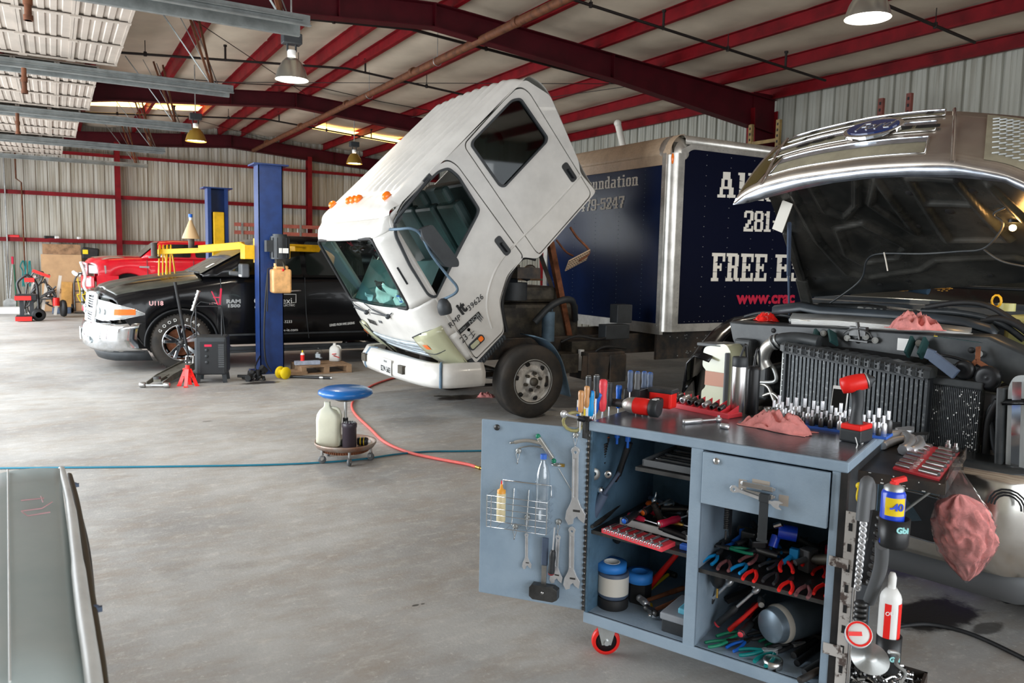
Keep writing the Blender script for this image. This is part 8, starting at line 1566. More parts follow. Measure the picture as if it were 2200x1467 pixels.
def build_ford():
 t=thing('pickup_truck','silver grille pickup with its hood open over an exposed engine and radiator','pickup truck',FO+FX*.5)
 ob=lambda nm,m_,f,bev=0,par=t,**k:(lambda b:(f(b),obj(nm,b,m_,par,bev=bev,**k))[1])(MB())
 # bumper
 secs=[]
 for i in range(25):
  k=-1+i/12;l=k*1.03;a=-.16+.10*abs(k)**2+.22*max(0,abs(k)-.86)/.14
  secs.append([FL(a+.12,l,.86),FL(a+.02,l,.86),FL(a,l,.82),FL(a-.02,l,.60),FL(a+.03,l,.43),FL(a+.12,l,.41)])
 b=MB();b.loft(secs,False,False);bm=obj('bumper',b,'chrome_dull',t,solid=.01);b=MB();b.loft([[Vector(s[5])+FX*.02,Vector(s[5])+FX*.06-UP*.14,Vector(s[5])+FX*.3-UP*.16] for s in secs],False,False);obj('air_dam',b,'grey_plastic',t,solid=.01)
 ob('bumper_pad','engine_black',lambda b:b.loft([[Vector(s[0])+UP*.002,Vector(s[0])+FX*.1+UP*.03,Vector(s[1])+UP*.004] for s in secs],False,False),solid=.01)
 q=fp(1965,1105,-.15);ob('bumper_opening','black_rubber',lambda b:b.mesh(curve_mesh([rrect(-.14,.12,-.10,.10,.035)],.006),X4(q,x=-FY,y=UP)),par=bm);ob('opening_rim','chrome',lambda b:b.tube([q+(-FY)*x+UP*y-FX*.008 for x,y in rrect(-.14,.12,-.10,.10,.035)],.004,5,True),par=bm)
 q=fp(2165,1090,-.14);ob('tow_hook_hole','dark_plastic',lambda b:[b.tube([q+FY*(r_*math.cos(i*.4))+UP*(r_*math.sin(i*.4)) for i in range(9)],.004,5) for r_ in (.05,.062,.074)],par=bm)
 # head lamps: the yellowed left one and the clear right one
 def lamp_(name,pts,a,m_,dp_,extra):
  P=[fp(x,y,a) for x,y in pts];loc=[((p-FO).dot(FY),p.z) for p in P];po=rpoly(loc,.03,4);b=MB();b.prism(po,lambda u,v,q:FL(a+q,u,v),0,dp_);return obj(name,b,m_,t,bev=.02,seg=3)
 h=lamp_('headlamp',[(1512,745),(1560,738),(1572,760),(1568,893),(1504,893),(1507,838),(1515,832),(1517,795),(1509,786)],.05,'yellow_lens',.20,0)
 b=MB();b.prism([((p-FO).dot(FY),p.z) for p in [fp(x,y,.045) for x,y in ((1516,796),(1556,802),(1556,832),(1514,826))]],lambda u,v,q:FL(.042+q,u,v),0,.01);mat('faded_orange',(.55,.22,.12),.3,0,trans=.2);obj('turn_signal',b,'faded_orange',h)
 ob('lamp_frame','grey_plastic',lambda b:[b.bar(fp(1573,757,.08),fp(1566,890,.08),.015,.12,up=FX),b.bar(fp(1520,737,.15),fp(1573,742,.15),.02,.2,up=FX)],bev=.006)
 h=lamp_('headlamp',[(2180,806),(2330,806),(2330,1030),(2172,1024),(2160,1005),(2166,830)],.03,'lens',.16,0);b=MB();b.prism([((p-FO).dot(FY),p.z) for p in [fp(x,y,.025) for x,y in ((2176,820),(2196,820),(2190,1005),(2172,1000))]],lambda u,v,q:FL(.02+q,u,v),0,.01);obj('reflector',b,'chrome',h);ob('lamp_frame','engine_black',lambda b:b.bar(fp(2158,830,.06),fp(2152,1010,.06),.03,.1,up=FX),bev=.01)
 # intercooler core with ribbed end tank
 tl,tr,bl,br=fp(1692,745,.10),fp(1996,802,.10),fp(1665,900,.10),fp(1985,1010,.10)
 z0,z1=.72,tl.z;l0,l1=(tr-FO).dot(FY),(tl-FO).dot(FY);b=MB();n=33;vs=[]
 for i in range(n):
  l=lerp(l1,l0,i/n);w_=(l1-l0)/n;b.box(FL(.13,l-w_*.5,(z0+z1)/2-.02),(.05,w_*.62,z1-z0),FRM)
 fbox(b,.125,.16,l0,l1,z0,z1-.02);obj('intercooler',b,'core',t)
 b=MB();secs=[]
 for i in range(31):l=lerp(l1+.02,l0-.02,i/30);zz=lerp(z1,tr.z,i/30);r_=.028 if i % 2 else .024;secs.append([FL(.10+x*r_*1.6,l,zz+.005+y*r_) for x,y in ((-1,-1),(-1,.3),(-.5,1),(.8,1.1),(1,.6),(1,-1))])
 b.loft(secs,True,True,sm=False);obj('intercooler_tank',b,'engine_black',t)
 b=MB()
 for i in range(30):
  for j in (0,1):l=lerp(l1,l0,(i+.5)/30);b.box(FL(.055,l,lerp(z1,tr.z,i/30)-.008+.022*j),(.006,.004,.016),FRM)
 b.bar(FL(.06,l1,z1-.025),FL(.06,l0,tr.z-.025),.012,.01);obj('tank_rib',b,'dark_plastic',t)
 b=MB()
 for i in range(2):fbox(b,.09,.12,l0-.012+.0*i,l0-.002,z0,tr.z)
 fbox(b,.09,.12,l1,l1+.012,z0,z1);obj('side_bracket',b,'dark_plastic',t)
 b=MB();rn=random.Random(8)
 for i in range(16):b.box(FL(.13,l1+.025,z0+.03+i*.03),(.02,.03,.004),FRM)
 b.tube([FL(.13,l1+.04,z0),FL(.13,l1+.04,z1-.04)],.009,6);b.tube(smooth([FL(.14,l1+.16,z1-.10),FL(.13,l1+.1,z1-.13),FL(.13,l1+.08,z1-.2),FL(.13,l1+.18,z1-.22)],5),.012,6);obj('condenser_pipe',b,'galv',t)
 # second cooler on the right, with paint chips
 tl2,br2=fp(2003,808,.13),fp(2092,950,.13);l2a,l2b=(tl2-FO).dot(FY),(br2-FO).dot(FY)-.01;b=MB()
 for i in range(26):l=lerp(l2a,l2b,(i+.5)/26);b.box(FL(.145,l,(tl2.z+.74)/2-.02),(.02,.004,tl2.z-.78),FRM)
 fbox(b,.148,.18,l2a,l2b,.74,tl2.z-.02);oc=obj('oil_cooler',b,'core',t);ob('cooler_top','engine_black',lambda b:fbox(b,.12,.2,l2a+.01,l2b-.01,tl2.z-.035,tl2.z),bev=.006,par=oc);b=MB()
 for i in range(90):l=lerp(l2a,l2b,1-abs(rn.gauss(0,.22))) if i % 3 else lerp(l2a,l2b,rn.random());b.box(FL(.133,max(l2b,min(l2a,l)),rn.uniform(.76,tl2.z-.05)),(.002,rn.uniform(.002,.006),rn.uniform(.003,.008)),FRM)
 obj('chipped_fin',b,'white_plastic',oc)['kind']='stuff'
 ob('strut_bracket','slate',lambda b:[b.bar(fp(2003,765,.09),fp(2055,805,.09),.05,.02,up=FX),b.bar(fp(1990,758,.09),fp(2008,765,.09),.05,.02,up=FX)],bev=.004)
 # intake elbow and clamp at the left of the intercooler
 P=smooth([fp(1648,790,.12),fp(1640,770,.11),fp(1650,745,.10),fp(1672,732,.10)],5);ob('charge_pipe','alu',lambda b:b.tube(P,.035,14));P2=smooth([fp(1665,735,.10),fp(1690,728,.11),fp(1720,728,.13),fp(1760,735,.14)],5);ob('charge_hose','engine_black',lambda b:b.tube(P2,.036,14,rs=[.038]*5+[.036]*11));ob('hose_clamp','galv',lambda b:[b.lathe([(.041,-.006),(.041,.006)],18,p_,(P[-1]-P[-3]),cap=False) for p_ in (P[-3],P2[2])],fix=False,solid=.003)
 # radiator support panel with cut-outs: front face polygon
 def pan(nm,pts,a,m_,th=.02,bev=.004,r=.01):P_=[((p-FO).dot(FY),p.z) for p in [fp(x,y,a) for x,y in pts]];b=MB();b.prism(rpoly(P_,r,2),lambda u,v,q:FL(a+q,u,v),0,th);return obj(nm,b,m_,t,bev=bev)
 rs_=pan('radiator_support',[(1568,694),(1600,698),(1760,706),(1900,716),(1985,722),(2120,728),(2200,765),(2260,800),(2240,870),(2130,805),(2060,785),(1990,770),(1840,748),(1700,738),(1650,742),(1624,780),(1628,830),(1600,832),(1590,760),(1575,730)],.24,'engine_black',.03)
 ob('support_top','engine_black',lambda b:b.loft([[fp(x,y,.24),fp(x,y,.24)+FX*.14+UP*.01] for x,y in ((1568,694),(1600,698),(1760,706),(1900,716),(1985,722),(2120,728),(2200,765),(2300,810))],False,False),solid=.012,par=rs_)
 for (x,y) in ((1661,710),(1823,722),(1843,732),(1951,734),(2086,752)):ob('panel_hole','black_rubber',lambda b:b.lathe([(0,0),(.014,0),(.014,.002)],16,fp(x,y,.236),FX),par=rs_)
 for (x,y) in ((1769,716),(1820,726),(1860,724),(1880,731),(1974,737),(2103,760),(1622,766),(2163,838)):ob('bolt','galv',lambda b:[b.cyl(fp(x,y,.235),fp(x,y,.22),.016,n=14),b.cyl(fp(x,y,.22),fp(x,y,.21),.009,n=6)],par=rs_)
 ob('hood_latch','dark_steel',lambda b:[b.box(fp(1845,712,.23),(.03,.09,.05),FRM),b.bar(fp(1842,692,.22),fp(1848,730,.22),.02,.01),b.bar(fp(1825,730,.22),fp(1865,735,.22),.012,.012),b.tube(smooth([fp(1812,716,.21),fp(1830,706,.2),fp(1862,712,.2),fp(1872,725,.21)],4),.004,5)],bev=.002)
 for (x0,y0,x1,y1) in ((1757,712,1750,738),(1787,712,1792,738),(1962,728,1948,762),(1990,730,1976,765)):ob('support_rib','teal_dark',lambda b:b.bar(fp(x0,y0,.22),fp(x1,y1,.16),.012,.05,up=FX)) if mat('teal_dark',(.02,.06,.06),.4) else None
 ob('paper_tag','white_plastic',lambda b:b.box(fp(1940,740,.23),(.002,.055,.06),FRM));ob('caution_label','teal_dark',lambda b:b.add([fp(2005,722,.23)+UP*.0,fp(2105,736,.23),fp(2108,731,.3),fp(2008,718,.3)],[(0,1,2,3)]),solid=.002);ob('label_mark','yellow',lambda b:b.add([fp(2006,723,.228)+UP*.003,fp(2014,724,.228)+UP*.003,fp(2016,720,.29)+UP*.003,fp(2008,719,.29)+UP*.003],[(0,1,2,3)]),solid=.002)
 ob('air_filter_tag','cream_w',lambda b:b.bar(fp(1720,691,.25)+UP*.01,fp(1738,693,.25)+UP*.01,.03,.004))
 # horns and wiring on the right
 for (x,y,r_) in ((2070,795,.045),(2120,812,.055)):hn=ob('horn','black_plastic',lambda b:b.lathe([(r_*.3,-.03),(r_,-.02),(r_,.0),(r_*.7,.012),(r_*.3,.004),(0,.008)],24,fp(x,y,.14),-FX))
 ob('horn_bracket','rust',lambda b:[b.bar(fp(2098,775,.16),fp(2080,792,.16),.02,.006,up=FX),b.bar(fp(2098,775,.16),fp(2130,795,.16),.02,.006,up=FX),b.bar(fp(2102,745,.2),fp(2100,778,.16),.02,.006,up=FX)])
 for k,(pts,r_,m_) in enumerate((([(2155,855),(2125,880),(2130,920),(2140,970),(2165,1005)],.012,'dark_plastic'),([(2112,1020),(2118,960),(2125,900),(2145,860)],.018,'black_rubber'),([(2150,800),(2110,788),(2050,768),(1990,758)],.007,'black_plastic'),([(1690,900),(1664,860),(1650,830),(1625,822)],.012,'alu'),([(1640,850),(1660,845),(1676,860),(1685,880)],.01,'alu'))):ob('wiring' if k < 3 else 'coolant_line',m_,lambda b:b.tube(smooth([fp(x,y,.17) for x,y in pts],5),r_,7))
 for (x,y,sx_,sz_,m_) in ((2130,865,.12,.09,'grey_plastic'),(2145,905,.10,.08,'engine_black'),(2130,980,.09,.10,'alu'),(2150,940,.08,.14,'engine_black'),(2110,905,.06,.14,'dark_plastic'),(1640,820,.1,.2,'engine_black'),(1600,800,.12,.4,'engine_black')):ob('bracket',m_,lambda b:b.box(fp(x,y,.22),(.08,sx_,sz_),FRM),bev=.015)
 # radiator fan shroud top, silver radiator strip, cover
 b=MB();b.loft([[fp(x,y,.36),fp(x+8,y-14,.46)] for x,y in ((1695,690),(1800,694),(1900,702),(2000,712),(2080,722))],False,False);obj('radiator_top',b,'galv',t,solid=.02);b=MB()
 for k in range(5):b.tube([fp(x,y+2+k*2.2,.35) for x,y in ((1700,684),(1800,688),(1900,696),(2000,706),(2090,716))],.003,4)
 obj('radiator_fin',b,'white_plastic',t)
 b=MB();b.loft([[fp(x,y,.48),fp(x,y-13,.50),fp(x+4,y-17,.7)] for x,y in ((1660,676),(1720,668),(1760,676),(1900,684),(1990,690),(2070,700),(2125,715),(2140,730))],False,False);obj('fan_shroud',b,'slate_black',t,solid=.02) if mat('slate_black',(.035,.045,.055),.4,0,.3,5) else None
 ec=ob('engine_cover','engine_black',lambda b:b.loft([[fp(x,y,.62)-UP*.12,fp(x,y,.62),fp(x+2,y-8,.85)] for x,y in ((1740,672),(1760,662),(1860,664),(1960,676),(2000,688))],False,False),solid=.02)
 q=fp(1838,672,.60);e=fp(1985,688,.60);text('cover_lettering','POWER STROKE',.062,X4(q-FX*.01,x=(e-q),y=(UP*.8+FX*.6)),'galv',ec,off=.003,sx=1.2)
 b=MB();rn=random.Random(4)
 for i in range(26):q=FL(rn.uniform(.4,1.25),rn.uniform(-.85,.85),rn.uniform(.9,1.18));d_=V(rn.uniform(-1,1),rn.uniform(-1,1),.2).normalized();b.cyl(q-d_*.12,q+d_*.12,rn.uniform(.02,.06),n=10)
 obj('engine_block',b,'engine_black',t);
 for (pts,r_,m_) in (([(1990,660),(2060,650),(2120,656),(2180,690),(2220,720)],.014,'black_rubber'),([(1980,668),(2060,672),(2140,690),(2200,730)],.016,'engine_black'),([(2110,690),(2150,685),(2190,700),(2240,740)],.02,'black_rubber'),([(1760,690),(1700,680),(1640,672),(1600,680)],.01,'dark_plastic')):ob('hose',m_,lambda b:b.tube(smooth([fp(x,y,.6) for x,y in pts],5),r_,8))
 rsv=ob('coolant_reservoir','coolant',lambda b:fbox(b,.72,1.1,-.95,-.48,1.05,fp(2170,675,.8).z),bev=.03,seg=3);q=fp(2162,668,.8);ob('reservoir_cap','coolant',lambda b:b.cyl(q,q+UP*.04,.04,n=14),par=rsv);q=fp(2185,694,.7);ob('cap','black_plastic',lambda b:b.cyl(q,q-FX*.03,.02,n=12),par=rsv)
 q=fp(2139,668,.68);ob('dipstick','dip_yellow',lambda b:[b.tube([q+UP*.05+FY*(.022*math.cos(i*.628))+UP*(.03*math.sin(i*.628)) for i in range(10)],.006,6,True),b.cyl(q,q+UP*.02,.012,n=10)]) if mat('dip_yellow',(.85,.45,.01),.4) else None
 # fenders and cowl
 for s in (1,-1):
  b=MB();rows=[]
  for i in range(13):
   a=-.0+1.75*i/12;e=lerp(.93,1.10,min(1,a/.5));z=interp([(0,1.16),(.25,1.28),(.6,1.36),(1.75,1.42)],a);rows.append([FL(a,s*(e-.16),z-.02),FL(a,s*(e-.05),z),FL(a,s*e,z-.05),FL(a,s*(e+.03),z-.25),FL(a,s*(e+.02),.62 if a > .2 and (a-.75)**2 > .2 else 1.0)])
  b.loft(rows,False,False);obj('fender',b,'black_paint',t,solid=.012)
  side_wheel((FL(.85,s*.95,0)).x,(FL(.85,s*.95,0)).y-.1,.42,.26,.24,t,'truck')
 ob('cowl','slate_black',lambda b:b.loft([[FL(a,l,z) for l in (1.0,.5,0,-.5,-1.0)] for a,z in ((1.20,1.40),(1.22,1.44),(1.30,1.445),(1.33,1.47),(1.42,1.475),(1.45,1.50),(1.6,1.50))],False,False,sm=False),solid=.01)
 ob('firewall','black_rubber',lambda b:fbox(b,1.3,1.34,-1,1,.5,1.4));ob('windshield','glass_dark',lambda b:b.loft([[FL(1.62,l,1.50) for l in (.85,0,-.85)],[FL(2.3,l*.9,1.95) for l in (.8,0,-.8)]],False,False),fix=False)
 ob('cab','ford_silver',lambda b:[fbox(b,1.75,4.2,-1.0,1.0,.55,1.45),b.loft([[FL(2.3,-.78,1.95),FL(2.3,.78,1.95)],[FL(3.9,-.78,1.98),FL(3.9,.78,1.98)]],False,False)],bev=.05,seg=3)
 ob('chassis','black_rubber',lambda b:[fbox(b,.2,4.6,.3,.4,.45,.6),fbox(b,.2,4.6,-.4,-.3,.45,.6),fbox(b,.3,1.3,-.7,.7,.55,.85)])
 for s in (1,-1):x_=FL(3.6,s*.95,0);side_wheel(x_.x,x_.y-.1,.42,.26,.24,t,'truck')
 # ---- hood, standing open with the grille turned to the roof
 HL_,HR_=fp(1728,648,1.3),FL(1.3,-1.02,1.48);hz=1.44
 fl_,fr_=fp(1655,425,.2),FL(.2,-.85,2.06)
 def hu(u,v):                                    # u from front lip to hinge, v from image left to right
  A0=fp(1648,420,.2);A1=fp(2290,440,.2);B0=fp(1732,645,1.3);B1=fp(2420,600,1.3)
  c=(A0.lerp(A1,v)).lerp(B0.lerp(B1,v),u);c += UP*(.12*math.sin(math.pi*min(1,v*.95))*(1-u)**1.0+.02)
  n_=FX*.55+UP*-.0;rib=0
  def seg(px,py,qx,qy,w_):
   nonlocal rib
   dx,dy=qx-px,qy-py;tt=max(0,min(1,((v-px)*dx+(u-py)*dy)/(dx*dx+dy*dy)));d=math.hypot(v-px-dx*tt,(u-py-dy*tt)*.9);rib=max(rib,1-min(1,d/w_)**2)
  return c,seg
 RB=[(.10,.05,.13,.45),(.13,.45,.20,.78),(.20,.78,.27,.84),(.27,.84,.46,.80),(.46,.80,.52,.72),(.52,.72,.75,.72),(.75,.72,.84,.84),(.84,.84,.98,.88),(.18,.0,.20,.22),(.20,.22,.26,.30),(.26,.30,.32,.22),(.32,.22,.36,.0),(.22,.38,.32,.36),(.32,.36,.44,.58),(.44,.58,.40,.68),(.40,.68,.27,.70),(.27,.70,.22,.60),(.22,.60,.22,.38),(.42,.05,.37,.22),(.37,.22,.49,.48),(.42,.05,.49,.48),(.53,.05,.68,.05),(.53,.05,.58,.55),(.68,.05,.76,.55),(.58,.55,.76,.55),(.55,.24,.71,.24),(.78,.05,.86,.5),(.86,.5,.98,.2)]
 def hs(u,v):
  c,seg=hu(u,v)
  for a_ in RB:seg(*a_,.016)
  _,s2=c,None
  rr=0
  for (x0,y0,x1,y1) in RB:
   dx,dy=x1-x0,y1-y0;tt=max(0,min(1,((v-x0)*dx+(u-y0)*dy)/(dx*dx+dy*dy)));d=math.hypot(v-x0-dx*tt,(u-y0-dy*tt)*.9);rr=max(rr,1-min(1,d/.017)**2)
  return c+(-FX*.6-UP*.8).normalized()*(.022*rr)
 b=MB();b.grid(hs,110,170);hd=obj('hood',b,'hood_under',t,fix=False)
 for (u,v,r_) in ((.16,.515,.02),(.12,.72,.02),(.30,.62,.022),(.42,.50,.016),(.42,.77,.018),(.92,.30,.016),(.90,.40,.014),(.9,.66,.014),(.93,.88,.018),(.70,.045,.012),(.80,.06,.014)):
  p=hs(u,v);n_=(-FX*.6-UP*.8).normalized();ob('hood_hole','black_rubber',lambda b:b.lathe([(0,.004),(r_*.8,.004),(r_,.002)],14,p,n_),par=hd)
 # outer hood skin behind it and the lip
 b=MB();b.grid(lambda u,v:hu(u,v)[0]+(FX*.45+UP*.9).normalized()*.07,8,20);obj('hood_skin',b,'ford_silver',hd,fix=False)
 lipL=[(1578,438),(1600,420),(1640,402),(1700,386),(1780,374),(1860,364),(1960,358),(2044,357),(2110,368),(2165,380),(2215,402),(2260,430)];low=[(1578,438),(1610,434),(1650,424),(1710,408),(1790,392),(1870,382),(1960,378),(2050,380),(2110,384),(2160,390),(2205,412),(2255,445)]
 b=MB();b.loft([[fp(x,y,.14),fp(x2,y2,.17)] for (x,y),(x2,y2) in zip(lipL,low)],False,False);b.add([fp(x,y,.15) for x,y in ((1576,440),(1588,436),(1592,428),(1582,426))],[(0,1,2,3)]);obj('hood_lip',b,'lip_chrome',hd,solid=.012)
 # grille surface: from the lip up to its back edge
 upe=[(1664,322),(1700,302),(1760,284),(1820,270),(1880,258),(1960,248),(2010,244),(2051,243),(2100,246),(2150,250),(2200,255),(2260,262)]
 lw=[fp(x,y,.14) for x,y in lipL];ue=[fp(x,y,.52) for x,y in upe]
 lwS,ueS=smooth(lw,6),smooth(ue,6);nS=len(lwS)-1
 def G(s,k,o=0):i=max(0,min(nS,s*nS));i0=int(i);f_=i-i0;i1=min(nS,i0+1);p=lwS[i0].lerp(lwS[i1],f_);q=ueS[i0].lerp(ueS[i1],f_);return p.lerp(q,k)+UP*(.03*math.sin(math.pi*k)+o)
 b=MB();b.grid(lambda u,v:G(v,u),6,60);gr=obj('grille_shell',b,'grille_skin',t,fix=False,solid=.02)
 def sx(px,k):                                    # s for an image column on the sheet at fraction k
  best=0
  for i in range(0,401):
   p=G(i/400,k);w_=p-CAM;xx=1100+CF*w_.dot(cr2)/w_.dot(cf)
   if xx <= px:best=i/400
  return best
 def slot(x0,x1,k0,k1,m_,nm,o=.012,n=26):
  s0,s1=sx(x0,(k0+k1)/2),sx(x1,(k0+k1)/2);b=MB();b.grid(lambda u,v:G(lerp(s0,s1,v),lerp(k0,k1,u),o),2,n);return obj(nm,b,m_,gr,fix=False)
 kS=(sx(1800,.5))
 for (x0a,x1a,k0,k1) in ((1665,1990,.12,.34),(1660,2010,.46,.64),(1700,2030,.80,.95)):
  slot(x0a,x1a,k0,k1,'dusty_slot','slot_recess',.018);s0,s1=sx(x0a,(k0+k1)/2),sx(x1a,(k0+k1)/2)
  b=MB();b.grid(lambda u,v:G(lerp(s0,s1,v),lerp(k1-.07,k1+.01,u),.023),2,30);obj('slot_edge',b,'lip_chrome',gr,fix=False)
  b=MB();b.tube([G(lerp(s0,s1,i/24),k1+.01,.024) for i in range(25)]+[G(lerp(s1,s0,i/24),k0,.020) for i in range(25)],.004,5,True);obj('slot_rim',b,'chrome',gr)
 for (x0a,x1a,k0,k1) in ((1712,1738,.50,.56),(1744,1770,.51,.57),(1776,1790,.52,.58),(1968,1992,.50,.56),(1925,1960,.5,.56),(1990,2020,.5,.56),(1740,1756,.83,.91),(1818,1832,.83,.91),(1902,1918,.83,.91),(1990,2006,.83,.91)):slot(x0a,x1a,k0,k1,'black_rubber' if k0 < .6 else 'dark_steel','vent_hole',.026,3)
 for x in (1656,2040):s0=sx(x,.5);b=MB();
 sL,sR=.18,.64
 for xl,xu in ((1640,1690),(2046,2051)):
  s0,s1=sx(xl,.03),sx(xu,.97);b=MB();b.tube([G(lerp(s0,s1,i/10),i/10,.02) for i in range(11)],.009,6);obj('corner_rib',b,'chrome',gr)
 # badge
 c=G(sx(1876,.53),.53,.036);e1=(G(sx(1876,.53)+.02,.53)-G(sx(1876,.53)-.02,.53)).normalized();e2=(G(sx(1876,.53),.7)-G(sx(1876,.53),.4)).normalized();Mx=X4(c,x=e1,y=e2)
 el=lambda a_,b_:[(a_*math.cos(i*.2618),b_*math.sin(i*.2618)) for i in range(24)]
 b=MB();b.mesh(curve_mesh([el(.155,.085)],.008,.004),Mx);bd=obj('badge',b,'chrome',gr);b=MB();b.mesh(curve_mesh([el(.135,.062)],.006,.002),Mx @ Matrix.Translation((0,0,.01)));mat('badge_blue',(.01,.025,.12),.2,coat=.5);obj('badge_oval',b,'badge_blue',bd);text('badge_lettering','Ford',.10,Mx @ Matrix.Translation((-.09,-.03,.02)),'chrome',bd,shear=.4,sx=1.0)
 # right head lamp bezel mesh on the shell
 b=MB();s0,s1=sx(2110,.5),.99;b.grid(lambda u,v:G(lerp(s0,s1,v)+.03*u,lerp(.1,.9,u),.018),6,10);obj('lamp_bezel',b,'dusty_slot',gr,fix=False);b=MB()
 for i in range(9):
  for j in range(7):q=G(lerp(s0,s1,.15+.1*j)+.03*lerp(.2,.8,i/8),lerp(.2,.8,i/8),.02);b.box(q,(.012,.03,.006),FRM)
 obj('bezel_slat',b,'galv',gr)
 b=MB();b.grid(lambda u,v:G(lerp(sx(1600,.2),sx(1640,.2),v)+.05*u,lerp(.08,.92,u),.018),6,4);obj('lamp_bezel',b,'dark_olive',gr,fix=False) if mat('dark_olive',(.10,.075,.02),.3,.3) else None
 # prop strut, wiring and work light under the hood
 b=MB();b.cyl(fp(1696,480,.35),fp(1694,590,.8),.012,n=8);b.cyl(fp(1694,590,.8),fp(1696,690,1.0),.007,n=8);obj('gas_strut',b,'slate',t)
 ob('hood_hinge','hood_under',lambda b:[b.bar(fp(1735,655,1.25),fp(1722,600,1.05),.03,.08,up=FY),b.bar(fp(1722,600,1.05),fp(1690,500,.55),.03,.05,up=FY)],bev=.01)
 b=MB();b.box(fp(1681,465,.3),(.004,.07,.17),Matrix.Rotation(.35,3,FX) @ FRM);obj('emission_label',b,'cream_w',hd)
 w1=[(1720,690),(1800,640),(1850,600),(1862,560),(1890,545),(1980,545),(2060,540),(2110,535),(2140,510),(2155,480),(2135,460),(2160,446)]
 ob('light_cord','engine_black',lambda b:b.tube(smooth([fp(x,y,lerp(1.05,.45,i/11)) for i,(x,y) in enumerate(w1)],5),.006,6));ob('light_cord','engine_black',lambda b:b.tube(smooth([fp(x,y,.75) for x,y in ((2112,535),(2150,560),(2200,572),(2260,580))],5),.006,6));ob('cable_tie','cream_w',lambda b:b.tube([fp(1899,542,.7),fp(1903,560,.7),fp(1907,582,.7)],.004,5))
 # things on the cowl
 ob('wiper','black_plastic',lambda b:[b.tube([fp(1990,614,1.5),fp(2100,618,1.5),fp(2260,625,1.5)],.012,6),b.tube([fp(1800,606,1.5),fp(1950,620,1.5)],.010,6)])
 return t
mat('dusty_slot',(.36,.33,.24),.5,.2,.3,5)
build_ford()
q=fp(2177,476,.6);t=TH('work_light','small glowing work lamp clipped under the open hood at far right','lamp',q);b=MB();b.sph(q-UP*.03,.016,12,8);obj('bulb',b,'bulb_glow',t);b=MB();b.lathe([(.022,0),(.022,.05),(.01,.08)],12,q-UP*.005+FX*.0);obj('socket',b,'black_plastic',t);l=bpy.data.lights.new('work_light_glow','POINT');l.energy=.9;l.color=(1,.5,.15);l.shadow_soft_size=.03;o=bpy.data.objects.new('work_light_glow',l);COL.objects.link(o);o.location=q-UP*.09-FX*.02;o.parent=t;o.matrix_parent_inverse=wloc(t).inverted()
rag(fp(1962,708,.3)+UP*.0,.22,.16,.09,'pink rag crumpled on top of the exposed radiator',12,n=26);rag(fp(1645,690,.45),.12,.12,.05,'small red rag at the left edge of the engine bay',15,m='bright_red')
b=MB();b.tube([fp(1860,608,1.45)+FY*.0,fp(1930,612,1.45),fp(1995,624,1.45)],.035,8,rs=[.02,.035,.028]);tag(obj('cloth_roll',b,'slate_cloth'),'rolled dark blue cloth lying on the cowl of the open pickup','cloth') if mat('slate_cloth',(.03,.07,.12),.8) else None
rn=random.Random(3);b=MB()
for i in range(90):px=rn.choice((rn.uniform(1785,1865),rn.uniform(2010,2045),rn.uniform(1935,1948)));q=fp(px,622+rn.uniform(-3,4),1.4);b.box(q+UP*rn.uniform(0,.015),(.01,rn.uniform(.01,.03),.004),Matrix.Rotation(rn.uniform(-1,1),3,'Z'))
tag(obj('dry_leaves',b,'leaf'),'scattered orange dry leaves on the cowl of the open pickup','leaves',stuff=True) if mat('leaf',(.60,.28,.02),.6) else None
# purple creeper edge on the floor
a_,e_=gz(1900,1190,.02),gz(2112,1273,.02);d_=(e_-a_).normalized();n_=UP.cross(d_);n_=n_ if n_.dot(FA) > 0 else -n_
t=TH('mechanic_creeper','black creeper board with purple front edge on the floor under the bumper','creeper',a_);b=MB();b.bar(a_+UP*.02,e_+UP*.02,.05,.04);mat('purple',(.12,.03,.50),.5,0,.3,30);obj('purple_edge',b,'purple',t,bev=.008);b=MB();b.add([a_+UP*.03+n_*.03,e_+d_*.1+UP*.03+n_*.03,e_+d_*.1+UP*.03+n_*.4,a_+UP*.03+n_*.4],[(0,1,2,3)]);obj('board',b,'black_plastic',t,solid=.03,bev=.01);b=MB();q=gz(2170,1270,.03);b.box(q+d_*.05,(.25,.14,.05),Matrix.Rotation(-.5,3,'Z'));obj('head_rest',b,'black_rubber',t,bev=.02)
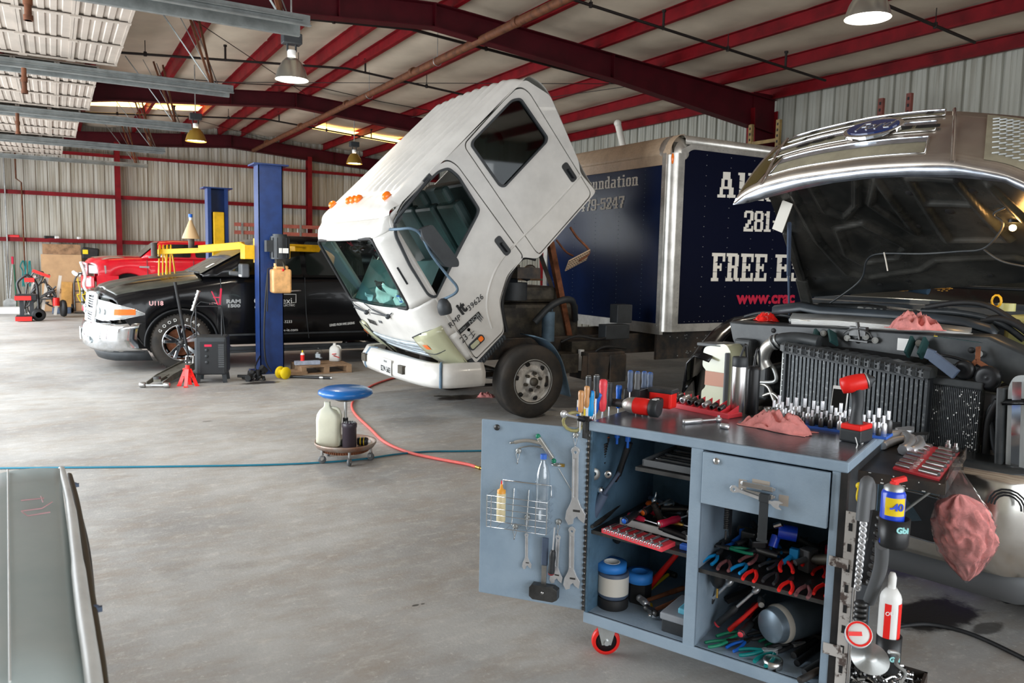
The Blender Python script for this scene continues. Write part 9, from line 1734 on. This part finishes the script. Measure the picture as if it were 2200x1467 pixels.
# ------------------------------------------------------------ blurred panel in the lower left foreground
A_,B_,C_=gz(150,1008,1.0),gz(225,1467,1.0),gz(0,1030,1.0)
t=TH('windshield_panel','dusty grey-green slanted glass panel with white edge at lower left','glass panel',gz(100,1300,.0))
mat('glass_dusty',(.36,.44,.44),.35,0,col2=(.48,.54,.53),vs=3,lo=.3,hi=.75);mat('edge_white',(.70,.72,.70),.4,0,.15,6)
TL_,TR_,BL_,BR_=gz(-90,1050,1.04),gz(128,1008,1.04),gz(-160,1500,.98),gz(190,1500,.98)
b=MB();b.grid(lambda u,v:(TL_.lerp(TR_,v)).lerp(BL_.lerp(BR_,v),u)+UP*(.02*math.sin(math.pi*v)),8,12);obj('glass',b,'glass_dusty',t,fix=False,solid=.006)
ep=[gz(x,y,z) for x,y,z in ((132,1008,1.035),(150,1080,1.03),(163,1180,1.02),(178,1300,1.01),(196,1420,1.0),(206,1500,.99))];b=MB();b.tube(smooth(ep,5),.013,10,rs=[.010]*6+[.012]*6+[.014]*6+[.0135]*8);obj('pillar_trim',b,'edge_white',t)
ep2=[gz(x,y,z) for x,y,z in ((148,1022,1.01),(163,1080,1.005),(180,1180,1.0),(196,1300,.99),(214,1420,.98),(222,1500,.97))];b=MB();b.tube(smooth(ep2,5),.010,8);obj('rubber_edge',b,'edge_dark',t) if mat('edge_dark',(.05,.035,.015),.5) else None
b=MB();b.tube(smooth([gz(x,y,.99) for x,y in ((158,1048),(172,1095),(190,1170),(200,1250),(204,1310))],5),.0022,5);obj('wire',b,'black_plastic',t);b=MB()
for (x,y) in ((160,1042),(205,1308)):q=gz(x,y,.99);b.sph(q,.009,10,8);b.box(q+FR*.006,(.014,.01,.01))
obj('clip',b,'slate',t)
l0_,l1_=(TL_.lerp(TR_,.47)),(BL_.lerp(BR_,.52));b=MB();b.tube([l0_+UP*.028,l0_.lerp(l1_,.5)+UP*.028,l1_+UP*.028],.0022,5);obj('white_line',b,'edge_white',t)
mat('pink_mark',(.62,.36,.38),.6);m0=lambda x,y:gz(x,y,1.035+.02)
b=MB()
for pts in (((45,1075),(95,1070)),((88,1066),(92,1078)),((112,1078),(90,1092),(45,1098)),((108,1100),(60,1108),(48,1100))):b.tube([m0(x,y) for x,y in pts],.0018,4)
obj('pink_mark',b,'pink_mark',t)
g0,g1=gz(10,1474,.975),gz(232,1462,.975);b=MB();b.bar(g0+(-FA*.02),g1+(-FA*.02),.05,.012);b.bar(g0-FR*.1,g0,.05,.012);obj('green_sill',b,'green_sill',t) if mat('green_sill',(.01,.22,.17),.5) else None
b=MB();q=t.location;b.bar(gz(20,1490,.9),gz(20,1490,0),.1,.1);obj('body_below',b,'green_sill',t,bev=.02)
